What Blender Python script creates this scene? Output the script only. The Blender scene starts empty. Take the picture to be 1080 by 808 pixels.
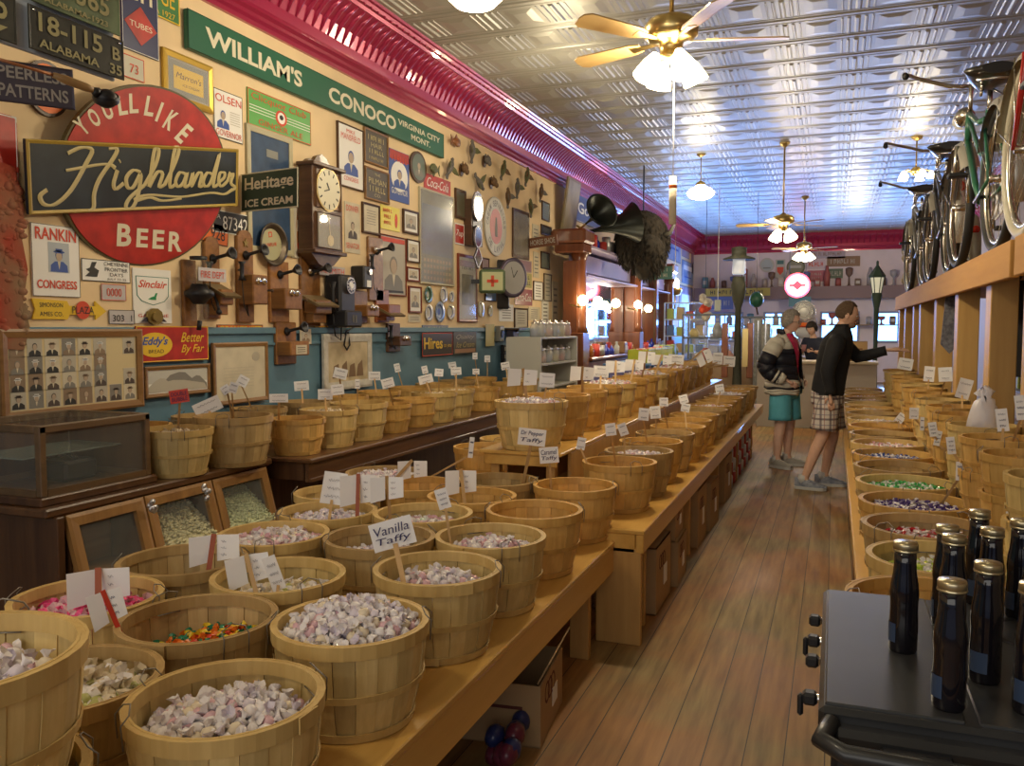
import bpy, bmesh, math, random
from mathutils import Vector, Matrix, Euler
random.seed(7)
SC = bpy.context.scene
COL = SC.collection
R = math.radians
H = 1.52
FPX = 900.0

# ---------------------------------------------------------------- camera, exposure
PITCH, YAW = math.atan2(58, 900), math.atan2(340, 901.9)
cam_d = bpy.data.cameras.new('camera'); cam_d.sensor_width = 36; cam_d.lens = 36 * FPX / 1080
cam_d.clip_start = 0.05; cam_d.clip_end = 200
cam = bpy.data.objects.new('camera', cam_d); COL.objects.link(cam)
cam.location = (0, 0, H); cam.rotation_euler = (math.pi / 2 - PITCH, 0, YAW)
SC.camera = cam
CR = Euler((math.pi / 2 - PITCH, 0, YAW)).to_matrix()
SC.view_settings.view_transform = 'Standard'; SC.view_settings.look = 'None'
SC.view_settings.gamma = 1; SC.view_settings.use_curve_mapping = False
SC.view_settings.exposure = 0.0

# ---------------------------------------------------------------- world + large lights
w = bpy.data.worlds.new('world'); SC.world = w; w.use_nodes = True
w.node_tree.nodes['Background'].inputs[0].default_value = (0.55, 0.66, 1.0, 1)
w.node_tree.nodes['Background'].inputs[1].default_value = 0.25

def area(name, loc, rot, sx, sy, power, color):
    l = bpy.data.lights.new(name, 'AREA'); l.shape = 'RECTANGLE'; l.size = sx; l.size_y = sy
    l.energy = power; l.color = color
    o = bpy.data.objects.new(name, l); COL.objects.link(o); o.location = loc; o.rotation_euler = rot
    return o
LIGHT_FRONT = 75     # daylight through the shop windows behind the photographer
LIGHT_BACK = 420     # daylight through the far windows
LAMP = 1.0
area('front_window_daylight', (-1.0, -2.6, 2.3), (R(90), 0, 0), 5.5, 2.2, LIGHT_FRONT, (1.0, 0.93, 0.80))
area('far_window_daylight', (-0.6, 25.2, 1.75), (R(-90), 0, 0), 7.0, 1.0, LIGHT_BACK, (0.14, 0.36, 1.0))
area('bar_alcove_daylight', (-3.55, 21.2, 2.3), (R(-90), 0, R(-25)), 0.9, 1.6, 60, (0.22, 0.42, 1.0))

# ---------------------------------------------------------------- pixel rays (photo frame 1080 x 808) onto real planes
def ray(px, py): return CR @ Vector(((px - 540) / FPX, -(py - 404) / FPX, -1))
def onX(px, py, X): d = ray(px, py); t = X / d.x; return Vector((X, d.y * t, H + d.z * t))
def onY(px, py, Y): d = ray(px, py); t = Y / d.y; return Vector((d.x * t, Y, H + d.z * t))
def onZ(px, py, Z): d = ray(px, py); t = (Z - H) / d.z; return Vector((d.x * t, d.y * t, Z))
def atD(px, py, D): d = ray(px, py) * D; return Vector((d.x, d.y, H + d.z))

# ---------------------------------------------------------------- materials
M = {}
def mat(name, c, rough=0.5, metal=0.0, emit=None, es=0.0, alpha=1.0, trans=0.0, ior=1.45, coat=0.0, nz=0.0, nscale=20, c2=None, bump=0.0, stretch=(1, 1, 1)):
    if name in M: return M[name]
    m = bpy.data.materials.new(name); m.use_nodes = True; nt = m.node_tree; b = nt.nodes['Principled BSDF']
    c = tuple(c) + (1,)
    b.inputs['Base Color'].default_value = c; b.inputs['Roughness'].default_value = rough; b.inputs['Metallic'].default_value = metal
    b.inputs['Transmission Weight'].default_value = trans; b.inputs['IOR'].default_value = ior; b.inputs['Alpha'].default_value = alpha
    b.inputs['Coat Weight'].default_value = coat
    if emit: b.inputs['Emission Color'].default_value = tuple(emit) + (1,); b.inputs['Emission Strength'].default_value = es
    if nz or c2 or bump:
        tc = nt.nodes.new('ShaderNodeTexCoord'); mp = nt.nodes.new('ShaderNodeMapping'); mp.inputs['Scale'].default_value = stretch
        n = nt.nodes.new('ShaderNodeTexNoise'); n.inputs['Scale'].default_value = nscale; n.inputs['Detail'].default_value = 5
        nt.links.new(tc.outputs['Object'], mp.inputs[0]); nt.links.new(mp.outputs[0], n.inputs['Vector'])
        if nz or c2:
            r = nt.nodes.new('ShaderNodeValToRGB'); d = c2 if c2 else tuple(x * (1 - nz) for x in c[:3])
            r.color_ramp.elements[0].position = 0.35; r.color_ramp.elements[1].position = 0.65
            r.color_ramp.elements[0].color = tuple(d) + (1,); r.color_ramp.elements[1].color = c
            nt.links.new(n.outputs[0], r.inputs[0]); nt.links.new(r.outputs[0], b.inputs['Base Color'])
        if bump:
            bp = nt.nodes.new('ShaderNodeBump'); bp.inputs['Strength'].default_value = bump; bp.inputs['Distance'].default_value = 0.01
            nt.links.new(n.outputs[0], bp.inputs['Height']); nt.links.new(bp.outputs[0], b.inputs['Normal'])
    M[name] = m
    return m

def wood(name, c1, c2, rough=0.45, axis=2, scale=14, coat=0.0, island=0.0, objrand=0.0):
    """wood with grain drawn along one axis; islands (staves) and copies vary in tone"""
    if name in M: return M[name]
    m = bpy.data.materials.new(name); m.use_nodes = True; nt = m.node_tree; b = nt.nodes['Principled BSDF']
    b.inputs['Roughness'].default_value = rough; b.inputs['Coat Weight'].default_value = coat
    N = nt.nodes.new; L = nt.links.new
    tc = N('ShaderNodeTexCoord'); mp = N('ShaderNodeMapping')
    s = [1, 1, 1]; s[axis] = 0.07; mp.inputs['Scale'].default_value = s
    L(tc.outputs['Object'], mp.inputs[0])
    oi = N('ShaderNodeObjectInfo'); ad = N('ShaderNodeVectorMath'); ad.operation = 'ADD'
    ml = N('ShaderNodeMath'); ml.operation = 'MULTIPLY'; ml.inputs[1].default_value = 7.0
    L(oi.outputs['Random'], ml.inputs[0]); L(mp.outputs[0], ad.inputs[0]); L(ml.outputs[0], ad.inputs[1])
    n = N('ShaderNodeTexNoise'); n.inputs['Scale'].default_value = scale; n.inputs['Detail'].default_value = 7; n.inputs['Roughness'].default_value = 0.62
    L(ad.outputs[0], n.inputs['Vector'])
    r = N('ShaderNodeValToRGB'); r.color_ramp.elements[0].position = 0.32; r.color_ramp.elements[1].position = 0.68
    r.color_ramp.elements[0].color = tuple(c2) + (1,); r.color_ramp.elements[1].color = tuple(c1) + (1,)
    L(n.outputs[0], r.inputs[0])
    last = r.outputs[0]
    for src, amt in (('i', island), ('o', objrand)):
        if amt:
            if src == 'i': g = N('ShaderNodeNewGeometry'); so = g.outputs['Random Per Island']
            else: so = oi.outputs['Random']
            mr = N('ShaderNodeMapRange'); mr.inputs[3].default_value = 1 - amt; mr.inputs[4].default_value = 1 + amt * 0.6
            L(so, mr.inputs[0])
            hs = N('ShaderNodeHueSaturation'); L(last, hs.inputs['Color']); L(mr.outputs[0], hs.inputs['Value']); last = hs.outputs[0]
    L(last, b.inputs['Base Color'])
    bp = N('ShaderNodeBump'); bp.inputs['Strength'].default_value = 0.15; bp.inputs['Distance'].default_value = 0.004
    L(n.outputs[0], bp.inputs['Height']); L(bp.outputs[0], b.inputs['Normal'])
    M[name] = m
    return m

# ---------------------------------------------------------------- mesh builder
ID = Matrix.Identity(4)
def T(x, y, z): return Matrix.Translation((x, y, z))
def RX(a): return Matrix.Rotation(a, 4, 'X')
def RY(a): return Matrix.Rotation(a, 4, 'Y')
def RZ(a): return Matrix.Rotation(a, 4, 'Z')
def SCL(x, y, z): return Matrix.Diagonal((x, y, z, 1))

class MB:
    def __init__(s): s.v = []; s.f = []; s.m = []; s.s = []; s.mats = []
    def mi(s, m):
        if m not in s.mats: s.mats.append(m)
        return s.mats.index(m)
    def add(s, vs, fs, m, X=None, smooth=False):
        o = len(s.v); k = s.mi(m)
        if X is None: s.v += [tuple(v) for v in vs]
        else: s.v += [tuple(X @ Vector(v)) for v in vs]
        for f in fs: s.f.append(tuple(i + o for i in f)); s.m.append(k); s.s.append(smooth)
        return s
    def box(s, c, d, m, X=None, bev=0.0):
        x, y, z = d[0] / 2, d[1] / 2, d[2] / 2
        if bev <= 0:
            vs = [(c[0] + a * x, c[1] + b * y, c[2] + e * z) for e in (-1, 1) for b in (-1, 1) for a in (-1, 1)]
            return s.add(vs, [(0, 2, 3, 1), (4, 5, 7, 6), (0, 1, 5, 4), (2, 6, 7, 3), (0, 4, 6, 2), (1, 3, 7, 5)], m, X)
        bev = min(bev, x * .9, y * .9, z * .9)
        vs = []; idx = {}
        for e in (-1, 1):
            for b in (-1, 1):
                for a in (-1, 1):
                    for ax in range(3):
                        p = [a * (x - bev), b * (y - bev), e * (z - bev)]
                        p[ax] = (a, b, e)[ax] * (x, y, z)[ax]
                        idx[(a, b, e, ax)] = len(vs); vs.append((c[0] + p[0], c[1] + p[1], c[2] + p[2]))
        fs = []
        for ax in range(3):
            o = [k for k in range(3) if k != ax]
            for sg in (-1, 1):
                q = []
                for (u, w_) in ((-1, -1), (1, -1), (1, 1), (-1, 1)):
                    t = [0, 0, 0]; t[ax] = sg; t[o[0]] = u; t[o[1]] = w_; q.append(idx[(t[0], t[1], t[2], ax)])
                fs.append(tuple(q) if (sg > 0) != (ax == 1) else tuple(reversed(q)))
        for ax in range(3):                     # edge chamfers along ax
            o = [k for k in range(3) if k != ax]
            for u in (-1, 1):
                for w_ in (-1, 1):
                    def K(sa, face):
                        t = [0, 0, 0]; t[ax] = sa; t[o[0]] = u; t[o[1]] = w_; return idx[(t[0], t[1], t[2], face)]
                    q = (K(-1, o[0]), K(1, o[0]), K(1, o[1]), K(-1, o[1]))
                    flip = (u * w_ > 0) == (ax != 1)
                    fs.append(q if not flip else tuple(reversed(q)))
        for a in (-1, 1):
            for b in (-1, 1):
                for e in (-1, 1):
                    q = tuple(idx[(a, b, e, k)] for k in range(3)); fs.append(q if a * b * e > 0 else tuple(reversed(q)))
        return s.add(vs, fs, m, X)
    def beam(s, p0, p1, wd, ht, m, up=(0, 0, 1), bev=0):
        p0, p1 = Vector(p0), Vector(p1); d = p1 - p0; L = d.length; d.normalize()
        u = Vector(up); sx = d.cross(u)
        if sx.length < 1e-5: sx = d.cross(Vector((1, 0, 0)))
        sx.normalize(); u = sx.cross(d)
        X = Matrix((( sx.x, d.x, u.x, (p0.x + p1.x) / 2), (sx.y, d.y, u.y, (p0.y + p1.y) / 2), (sx.z, d.z, u.z, (p0.z + p1.z) / 2), (0, 0, 0, 1)))
        return s.box((0, 0, 0), (wd, L, ht), m, X, bev)
    def tube(s, pts, r, m, n=8, closed=False, X=None, cap=True, flat=1.0, smooth=True):
        pts = [Vector(p) for p in pts]; N = len(pts); vs = []; fs = []
        rr = r if isinstance(r, (list, tuple)) else [r] * N
        prev = None
        for i, p in enumerate(pts):
            if closed: t = pts[(i + 1) % N] - pts[i - 1]
            else: t = pts[min(i + 1, N - 1)] - pts[max(i - 1, 0)]
            if t.length < 1e-9: t = Vector((0, 0, 1))
            t.normalize()
            if prev is None:
                a = Vector((0, 0, 1)) if abs(t.z) < 0.9 else Vector((1, 0, 0)); u = t.cross(a).normalized()
            else:
                u = prev - t * prev.dot(t)
                u = u.normalized() if u.length > 1e-6 else t.orthogonal().normalized()
            prev = u; w_ = t.cross(u)
            for k in range(n):
                an = 2 * math.pi * k / n; vs.append(p + u * math.cos(an) * rr[i] + w_ * math.sin(an) * rr[i] * flat)
        S = N if closed else N - 1
        for i in range(S):
            j = (i + 1) % N
            for k in range(n):
                l = (k + 1) % n; fs.append((i * n + k, i * n + l, j * n + l, j * n + k))
        if cap and not closed: fs.append(tuple(reversed(range(n)))); fs.append(tuple((N - 1) * n + k for k in range(n)))
        return s.add(vs, fs, m, X, smooth)
    def cyl(s, p0, p1, r0, m, r1=None, n=16, X=None): return s.tube([p0, p1], [r0, r0 if r1 is None else r1], m, n, X=X)
    def lathe(s, prof, m, n=24, X=None, smooth=True, a0=0, a1=2 * math.pi):
        full = abs(a1 - a0 - 2 * math.pi) < 1e-6; K = n if full else n + 1; vs = []; fs = []
        for (r, z) in prof:
            for k in range(K):
                a = a0 + (a1 - a0) * k / n; vs.append((r * math.cos(a), r * math.sin(a), z))
        for i in range(len(prof) - 1):
            for k in range(n):
                l = (k + 1) % K; fs.append((i * K + k, i * K + l, (i + 1) * K + l, (i + 1) * K + k))
        return s.add(vs, fs, m, X, smooth)
    def sphere(s, c, r, m, n=12, k=8, X=None):
        r = (r, r, r) if not isinstance(r, (tuple, list)) else r
        vs = []; fs = []
        for i in range(k + 1):
            t = math.pi * i / k
            for j in range(n):
                a = 2 * math.pi * j / n; vs.append((c[0] + r[0] * math.sin(t) * math.cos(a), c[1] + r[1] * math.sin(t) * math.sin(a), c[2] + r[2] * math.cos(t)))
        for i in range(k):
            for j in range(n):
                l = (j + 1) % n; fs.append((i * n + j, (i + 1) * n + j, (i + 1) * n + l, i * n + l))
        return s.add(vs, fs, m, X, True)
    def prism(s, pts, z0, z1, m, X=None):
        n = len(pts); ar = sum(pts[i][0] * pts[(i + 1) % n][1] - pts[(i + 1) % n][0] * pts[i][1] for i in range(n))
        if ar < 0: pts = list(reversed(pts))
        vs = [(p[0], p[1], z0) for p in pts] + [(p[0], p[1], z1) for p in pts]
        fs = [tuple(reversed(range(n))), tuple(range(n, 2 * n))] + [(i, (i + 1) % n, n + (i + 1) % n, n + i) for i in range(n)]
        return s.add(vs, fs, m, X)
    def disc(s, cx, cy, rx, ry, z0, z1, m, X=None, n=28):
        return s.prism([(cx + rx * math.cos(2 * math.pi * k / n), cy + ry * math.sin(2 * math.pi * k / n)) for k in range(n)], z0, z1, m, X)
    def rect(s, cx, cy, w_, h, z0, z1, m, X=None, rot=0):
        c, sn = math.cos(rot), math.sin(rot)
        return s.prism([(cx + a * w_ / 2 * c - b * h / 2 * sn, cy + a * w_ / 2 * sn + b * h / 2 * c) for a, b in ((-1, -1), (1, -1), (1, 1), (-1, 1))], z0, z1, m, X)
    def frame(s, w_, h, t, z0, z1, m, X=None):
        """mitred picture frame around an opening"""
        vs = []; a = (w_ / 2, h / 2); b = (w_ / 2 - t, h / 2 - t)
        for (q, z) in ((a, z0), (a, z1 * .8), ((a[0] - t * .3, a[1] - t * .3), z1), (b, z1 * .75), (b, z0)):
            vs += [(-q[0], -q[1], z), (q[0], -q[1], z), (q[0], q[1], z), (-q[0], q[1], z)]
        fs = []
        for i in range(4):
            for k in range(4): l = (k + 1) % 4; fs.append((i * 4 + k, i * 4 + l, i * 4 + 4 + l, i * 4 + 4 + k))
        return s.add(vs, fs, m, X)
    def text(s, t, cx, cy, w_, h, z, m, X=None, shear=0.0, rot=0.0, bold=0.0, ext=0.0008):
        if t[0] == '~':             # lettering too small to read: a row of uneven strokes
            n = int(t[1:]); r_ = random.Random(n * 7 + int(abs(cx) * 1e4)); p = w_ / n
            for i in range(n):
                x = cx - w_ / 2 + (i + .5) * p; k = r_.randrange(4)
                s.box((x - p * .25, cy, z + ext), (p * .2, h, .001), m, X)
                if k: s.box((x + p * .05, cy + (k - 2) * h * .38, z + ext), (p * .5, h * .2, .001), m, X)
                if k > 1: s.box((x + p * .25, cy, z + ext), (p * .18, h * (.9 if k == 2 else .5), .001), m, X)
            return s
        vs, fs = textmesh(t, shear, bold)
        c, sn = math.cos(rot), math.sin(rot)
        out = []
        for v in vs:
            x, y = v[0] * w_, v[1] * h; out.append((cx + x * c - y * sn, cy + x * sn + y * c, z + ext))
        return s.add(out, fs, m, X)
    def arctext(s, t, cx, cy, r, a_mid, da, hgt, z, m, X=None, inward=False, wid=None, ry=None):
        n = len(t); ry = ry or r
        for i, ch in enumerate(t):
            if ch == ' ': continue
            a = a_mid + (i - (n - 1) / 2) * (da if inward else -da)
            px, py = cx + r * math.cos(a), cy + ry * math.sin(a)
            s.text(ch, px, py, (wid or hgt * .62) * (.45 if ch in "I'1.·" else 1), hgt, z, m, X, rot=(a + math.pi / 2) if inward else (a - math.pi / 2), bold=.02)
        return s
    def build(s, name, parent=None, loc=None, rot=None, X=None):
        me = bpy.data.meshes.new(name); me.from_pydata(s.v, [], s.f)
        for m in s.mats: me.materials.append(m)
        me.polygons.foreach_set('material_index', s.m); me.polygons.foreach_set('use_smooth', s.s); me.update()
        o = bpy.data.objects.new(name, me); COL.objects.link(o)
        if parent: o.parent = parent
        if X is not None: o.matrix_local = X
        if loc is not None: o.location = loc
        if rot is not None: o.rotation_euler = rot
        return o

_TX = {}
def textmesh(t, shear=0.0, bold=0.0):
    k = (t, shear, bold)
    if k in _TX: return _TX[k]
    cu = bpy.data.curves.new('t', 'FONT'); cu.body = t; cu.size = 1; cu.shear = shear; cu.offset = bold; cu.resolution_u = 3; cu.fill_mode = 'FRONT'
    o = bpy.data.objects.new('t', cu); me = o.to_mesh()
    vs = [tuple(v.co) for v in me.vertices]; fs = [tuple(p.vertices) for p in me.polygons]
    o.to_mesh_clear(); bpy.data.objects.remove(o); bpy.data.curves.remove(cu)
    x0 = min(v[0] for v in vs); x1 = max(v[0] for v in vs); y0 = min(v[1] for v in vs); y1 = max(v[1] for v in vs)
    vs = [((v[0] - x0) / max(x1 - x0, 1e-6) - .5, (v[1] - y0) / max(y1 - y0, 1e-6) - .5, 0) for v in vs]
    _TX[k] = (vs, fs); return _TX[k]

def thing(name, label, cat, loc=(0, 0, 0), rz=0.0, group=None, X=None):
    o = bpy.data.objects.new(name, None); COL.objects.link(o); o.empty_display_size = 0.1
    if X is not None: o.matrix_world = X
    else: o.location = loc; o.rotation_euler = (0, 0, rz)
    o['label'] = label; o['category'] = cat
    if group: o['group'] = group
    return o
def tag(o, label, cat, group=None, kind=None):
    o['label'] = label; o['category'] = cat
    if group: o['group'] = group
    if kind: o['kind'] = kind
    return o
def dup(root, loc=None, rz=None, label=None, group=None, X=None):
    r = root.copy(); COL.objects.link(r)
    if X is not None: r.matrix_world = X
    else: r.location = loc; r.rotation_euler = (0, 0, rz or 0)
    if label: r['label'] = label
    if group: r['group'] = group
    for ch in list(root.children):
        c = ch.copy(); COL.objects.link(c); c.parent = r
        for g in list(ch.children):
            d = g.copy(); COL.objects.link(d); d.parent = c
    return r
def struct(mb, name): o = mb.build(name); o['kind'] = 'structure'; return o

ORD = ['first', 'second', 'third', 'fourth', 'fifth', 'sixth', 'seventh', 'eighth', 'ninth', 'tenth', 'eleventh', 'twelfth', 'thirteenth', 'fourteenth', 'fifteenth', 'sixteenth', 'seventeenth', 'eighteenth', 'nineteenth', 'twentieth', 'twenty-first', 'twenty-second', 'twenty-third', 'twenty-fourth']
ZF = Matrix(((0, 0, 1, 0), (1, 0, 0, 0), (0, 1, 0, 0), (0, 0, 0, 1)))      # left wall: x -> +Y, y -> up, z -> +X (out of the wall)
ZB = Matrix(((1, 0, 0, 0), (0, 0, -1, 0), (0, 1, 0, 0), (0, 0, 0, 1)))     # far wall: x -> +X, y -> up, z -> -Y
WX, WY, WZ, RXW = -4.0, 26.0, 4.2, 2.9      # left wall, far wall, ceiling, right wall

# ---------------------------------------------------------------- common materials
white = mat('paper_white', (.82, .82, .80), .7); black = mat('ink_black', (.02, .02, .025), .5)
cream = mat('cream_paint', (.72, .64, .42), .6); steel = mat('chrome', (.75, .76, .78), .18, 1.0)
brass = mat('brass', (.62, .47, .2), .28, 1.0); iron = mat('black_iron', (.025, .025, .028), .4, .3)
glass = mat('clear_glass', (.5, .55, .53), .05, alpha=.08, coat=.15)
red = mat('sign_red', (.50, .03, .02), .45, nz=.35, nscale=9); blue = mat('sign_blue', (.02, .035, .17), .45); green = mat('sign_green', (.02, .12, .07), .4)
yellow = mat('sign_yellow', (.75, .5, .03), .45); orange = mat('sign_orange', (.75, .16, .02), .5)
honey = wood('honey_plywood', (.72, .44, .12), (.56, .31, .07), .32, axis=1, scale=9, coat=.25, objrand=.08)
pine = wood('pine_board', (.62, .37, .12), (.47, .25, .07), .5, axis=2, scale=12, island=.12)
oak = wood('oak_phone_wood', (.33, .15, .04), (.2, .08, .02), .38, axis=2, scale=25, coat=.2, objrand=.25)
dark = wood('dark_walnut', (.12, .055, .022), (.06, .025, .012), .38, axis=2, scale=18, coat=.2)
darkY = wood('dark_walnut_rail', (.15, .07, .026), (.07, .03, .013), .38, axis=1, scale=18, coat=.2)
midY = wood('worn_oak_rail', (.36, .19, .06), (.22, .11, .035), .4, axis=1, scale=14, coat=.2)

# ================================================================ THE ROOM
# floor planks
def floor_mat():
    m = bpy.data.materials.new('worn_plank_floor'); m.use_nodes = True; nt = m.node_tree; b = nt.nodes['Principled BSDF']; N = nt.nodes.new; L = nt.links.new
    tc = N('ShaderNodeTexCoord'); sp = N('ShaderNodeSeparateXYZ'); L(tc.outputs['Object'], sp.inputs[0])
    dv = N('ShaderNodeMath'); dv.operation = 'DIVIDE'; dv.inputs[1].default_value = .135; L(sp.outputs[0], dv.inputs[0])
    fl = N('ShaderNodeMath'); fl.operation = 'FLOOR'; L(dv.outputs[0], fl.inputs[0])
    fr = N('ShaderNodeMath'); fr.operation = 'FRACT'; L(dv.outputs[0], fr.inputs[0])
    wn = N('ShaderNodeTexWhiteNoise'); wn.noise_dimensions = '1D'; L(fl.outputs[0], wn.inputs['W'])
    mp = N('ShaderNodeMapping'); mp.inputs['Scale'].default_value = (9, .8, 1); L(tc.outputs['Object'], mp.inputs[0])
    ad = N('ShaderNodeVectorMath'); ad.operation = 'ADD'; L(mp.outputs[0], ad.inputs[0]); L(wn.outputs['Color'], ad.inputs[1])
    n1 = N('ShaderNodeTexNoise'); n1.inputs['Scale'].default_value = 3.0; n1.inputs['Detail'].default_value = 8; L(ad.outputs[0], n1.inputs['Vector'])
    n2 = N('ShaderNodeTexNoise'); n2.inputs['Scale'].default_value = 1.5; n2.inputs['Detail'].default_value = 4; L(tc.outputs['Object'], n2.inputs['Vector'])
    r1 = N('ShaderNodeValToRGB'); e = r1.color_ramp.elements; e[0].position = .25; e[0].color = (.19, .075, .018, 1); e[1].position = .75; e[1].color = (.38, .185, .05, 1); L(n1.outputs[0], r1.inputs[0])
    # traffic wear: greyer where people walk, patches of orange varnish left
    r2 = N('ShaderNodeValToRGB'); e = r2.color_ramp.elements; e[0].position = .42; e[0].color = (0, 0, 0, 1); e[1].position = .6; e[1].color = (1, 1, 1, 1); L(n2.outputs[0], r2.inputs[0])
    mx = N('ShaderNodeMix'); mx.data_type = 'RGBA'; mx.inputs['A'].default_value = (.34, .12, .028, 1); mx.blend_type = 'MIX'
    r3 = N('ShaderNodeValToRGB'); e = r3.color_ramp.elements; e[0].color = (.16, .105, .04, 1); e[1].color = (.33, .235, .095, 1); e[0].position = .3; e[1].position = .7; L(n1.outputs[0], r3.inputs[0])
    L(r2.outputs[0], mx.inputs['Factor']); L(r1.outputs[0], mx.inputs['A']); L(r3.outputs[0], mx.inputs['B'])
    hs = N('ShaderNodeHueSaturation'); mr = N('ShaderNodeMapRange'); mr.inputs[3].default_value = .78; mr.inputs[4].default_value = 1.15
    L(wn.outputs['Value'], mr.inputs[0]); L(mr.outputs[0], hs.inputs['Value']); L(mx.outputs['Result'], hs.inputs['Color'])
    ga = N('ShaderNodeMath'); ga.operation = 'COMPARE'; ga.inputs[1].default_value = 0; ga.inputs[2].default_value = .03; L(fr.outputs[0], ga.inputs[0])
    m2 = N('ShaderNodeMix'); m2.data_type = 'RGBA'; L(ga.outputs[0], m2.inputs['Factor']); L(hs.outputs[0], m2.inputs['A']); m2.inputs['B'].default_value = (.035, .02, .01, 1)
    L(m2.outputs['Result'], b.inputs['Base Color'])
    rr = N('ShaderNodeMapRange'); rr.inputs[3].default_value = .42; rr.inputs[4].default_value = .7; L(n2.outputs[0], rr.inputs[0]); L(rr.outputs[0], b.inputs['Roughness'])
    return m
b = MB(); b.box(((WX + RXW) / 2, 11.3, -.05), (RXW - WX + .4, 30, .1), floor_mat()); struct(b, 'floor')

plaster = mat('cream_plaster', (.80, .62, .38), .8, nz=.08, nscale=3, bump=.05)
plaster_far = mat('pinkish_plaster', (.72, .62, .62), .8, nz=.08, nscale=3)
bluepaint = mat('blue_wainscot', (.12, .24, .33), .55, nz=.15, nscale=4)
b = MB()
b.box((WX - .1, 11.3, 3.0), (.2, 30, 2.96), plaster); b.box((WX - .1, 11.3, .76), (.2, 30, 1.52), bluepaint)
struct(b, 'wall_left')
b = MB(); b.box((WX + .012, 11.3, 1.50), (.024, 29.4, .05), bluepaint, bev=.006); b.box((WX + .008, 11.3, 1.40), (.016, 29.4, .02), bluepaint); struct(b, 'trim_1')
# far wall with three window openings
b = MB(); WINS = [(-3.55, -2.55), (-1.9, -.95), (-.35, .62), (1.1, 2.2)]; z0, z1 = 1.15, 1.95
b.box(((WX + RXW) / 2, WY + .1, (z1 + WZ) / 2 + .15), (RXW - WX + .4, .2, WZ - z1 + .3), plaster_far)
b.box(((WX + RXW) / 2, WY + .1, z0 / 2), (RXW - WX + .4, .2, z0), plaster_far)
xs = [WX - .2] + [q for wn_ in WINS for q in wn_] + [RXW + .2]
for i in range(0, len(xs), 2): b.box(((xs[i] + xs[i + 1]) / 2, WY + .1, (z0 + z1) / 2), (xs[i + 1] - xs[i], .2, z1 - z0), plaster_far)
struct(b, 'wall_back')
daylight = mat('daylight_pane', (.5, .7, 1), .5, emit=(.16, .42, 1.0), es=5.5)
for i, (a, c) in enumerate(WINS):
    b = MB(); cx, wd = (a + c) / 2, c - a
    b.box((cx, WY + .12, (z0 + z1) / 2), (wd, .02, z1 - z0), daylight)
    o = struct(b, 'window_%d' % (i + 1))
    b = MB(); b.frame(wd + .08, z1 - z0 + .08, .06, 0, .05, mat('window_trim', (.3, .32, .42), .5), ZB); b.box((0, 0, 0), (.03, .03, z1 - z0), M['window_trim'])
    b.build('window_frame', o, loc=(cx, WY - .002, (z0 + z1) / 2))
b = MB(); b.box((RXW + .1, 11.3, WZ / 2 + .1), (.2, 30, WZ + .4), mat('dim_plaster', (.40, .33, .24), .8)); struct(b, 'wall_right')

# pressed-tin ceiling
tin = mat('pressed_tin', (.46, .45, .39), .42, .46, nz=.10, nscale=3)
b = MB()
b.box(((WX + RXW) / 2, 11.3, WZ + .05), (RXW - WX + .4, 30, .1), tin)
def trap(b, x0, y0, x1, y1, hb, ins, m):
    """raised bar with sloping sides under the ceiling plane"""
    z = WZ - .0005; zz = WZ - hb
    vs = [(x0, y0, z), (x1, y0, z), (x1, y1, z), (x0, y1, z), (x0 + ins, y0 + ins, zz), (x1 - ins, y0 + ins, zz), (x1 - ins, y1 - ins, zz), (x0 + ins, y1 - ins, zz)]
    b.add(vs, [(4, 7, 6, 5), (0, 4, 5, 1), (1, 5, 6, 2), (2, 6, 7, 3), (3, 7, 4, 0)], m)
TS = .6; NX0, NX1 = -6, 5
for iy in range(-5, 43):
    y = iy * TS + .2
    trap(b, WX + .42, y - .035, RXW - .1, y + .035, .007, .018, tin)
    trap(b, WX + .42, y - .085, RXW - .1, y - .055, .003, .011, tin); trap(b, WX + .42, y + .055, RXW - .1, y + .085, .003, .011, tin)
    for ix in range(NX0, NX1):
        x = .13 + ix * TS
        if x < WX + .5 or x > RXW - .1: continue
        for dx, wd, hb in ((0, .05, .012), (-.07, .03, .008), (.07, .03, .008), (-.125, .018, .005), (.125, .018, .005)):
            trap(b, x + dx - wd / 2, y + .1, x + dx + wd / 2, y + TS - .1, hb, wd * .3, tin)
        # shallow pillow in the middle of each tile
        trap(b, x + .17, y + .13, x + TS - .17, y + TS - .13, .010, .07, tin)
struct(b, 'ceiling')

# red embossed cove cornice
crim = mat('crimson_gloss', (.36, .018, .07), .28, .25, coat=.5)
prof = [(.0, -.50), (.03, -.50), (.035, -.47), (.055, -.45), (.05, -.42), (.075, -.40), (.07, -.37), (.09, -.30), (.14, -.20), (.22, -.12), (.31, -.07), (.33, -.075), (.345, -.05), (.37, -.045), (.385, -.02), (.41, -.018), (.42, 0), (.0, 0)]
def cove(name, p0, p1, inward, step):
    b = MB(); d = Vector(p1) - Vector(p0); L = d.length; d.normalize(); n = Vector(inward)
    vs = []; K = len(prof)
    for t in (0, L):
        for (o, z) in prof: q = Vector(p0) + d * t + n * o; vs.append((q.x, q.y, WZ + z))
    b.add(vs, [(i, (i + 1) % K, K + (i + 1) % K, K + i) for i in range(K)], crim, smooth=False)
    k = int(L / step)
    for i in range(k):
        q = Vector(p0) + d * (i + .5) * L / k
        pts = [q + n * (o - .004) + Vector((0, 0, WZ + z)) for (o, z) in prof[7:11]]
        b.tube(pts, [.012, .024, .024, .012], crim, 6)
        c2 = q + n * .372; b.sphere((c2.x, c2.y, WZ - .052), .012, crim, 6, 4)
    return struct(b, name)
cove('trim_2', (WX, -3.4, 0), (WX, WY, 0), (1, 0, 0), .11)
cove('trim_3', (WX, WY, 0), (RXW, WY, 0), (0, -1, 0), .15)
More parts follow.
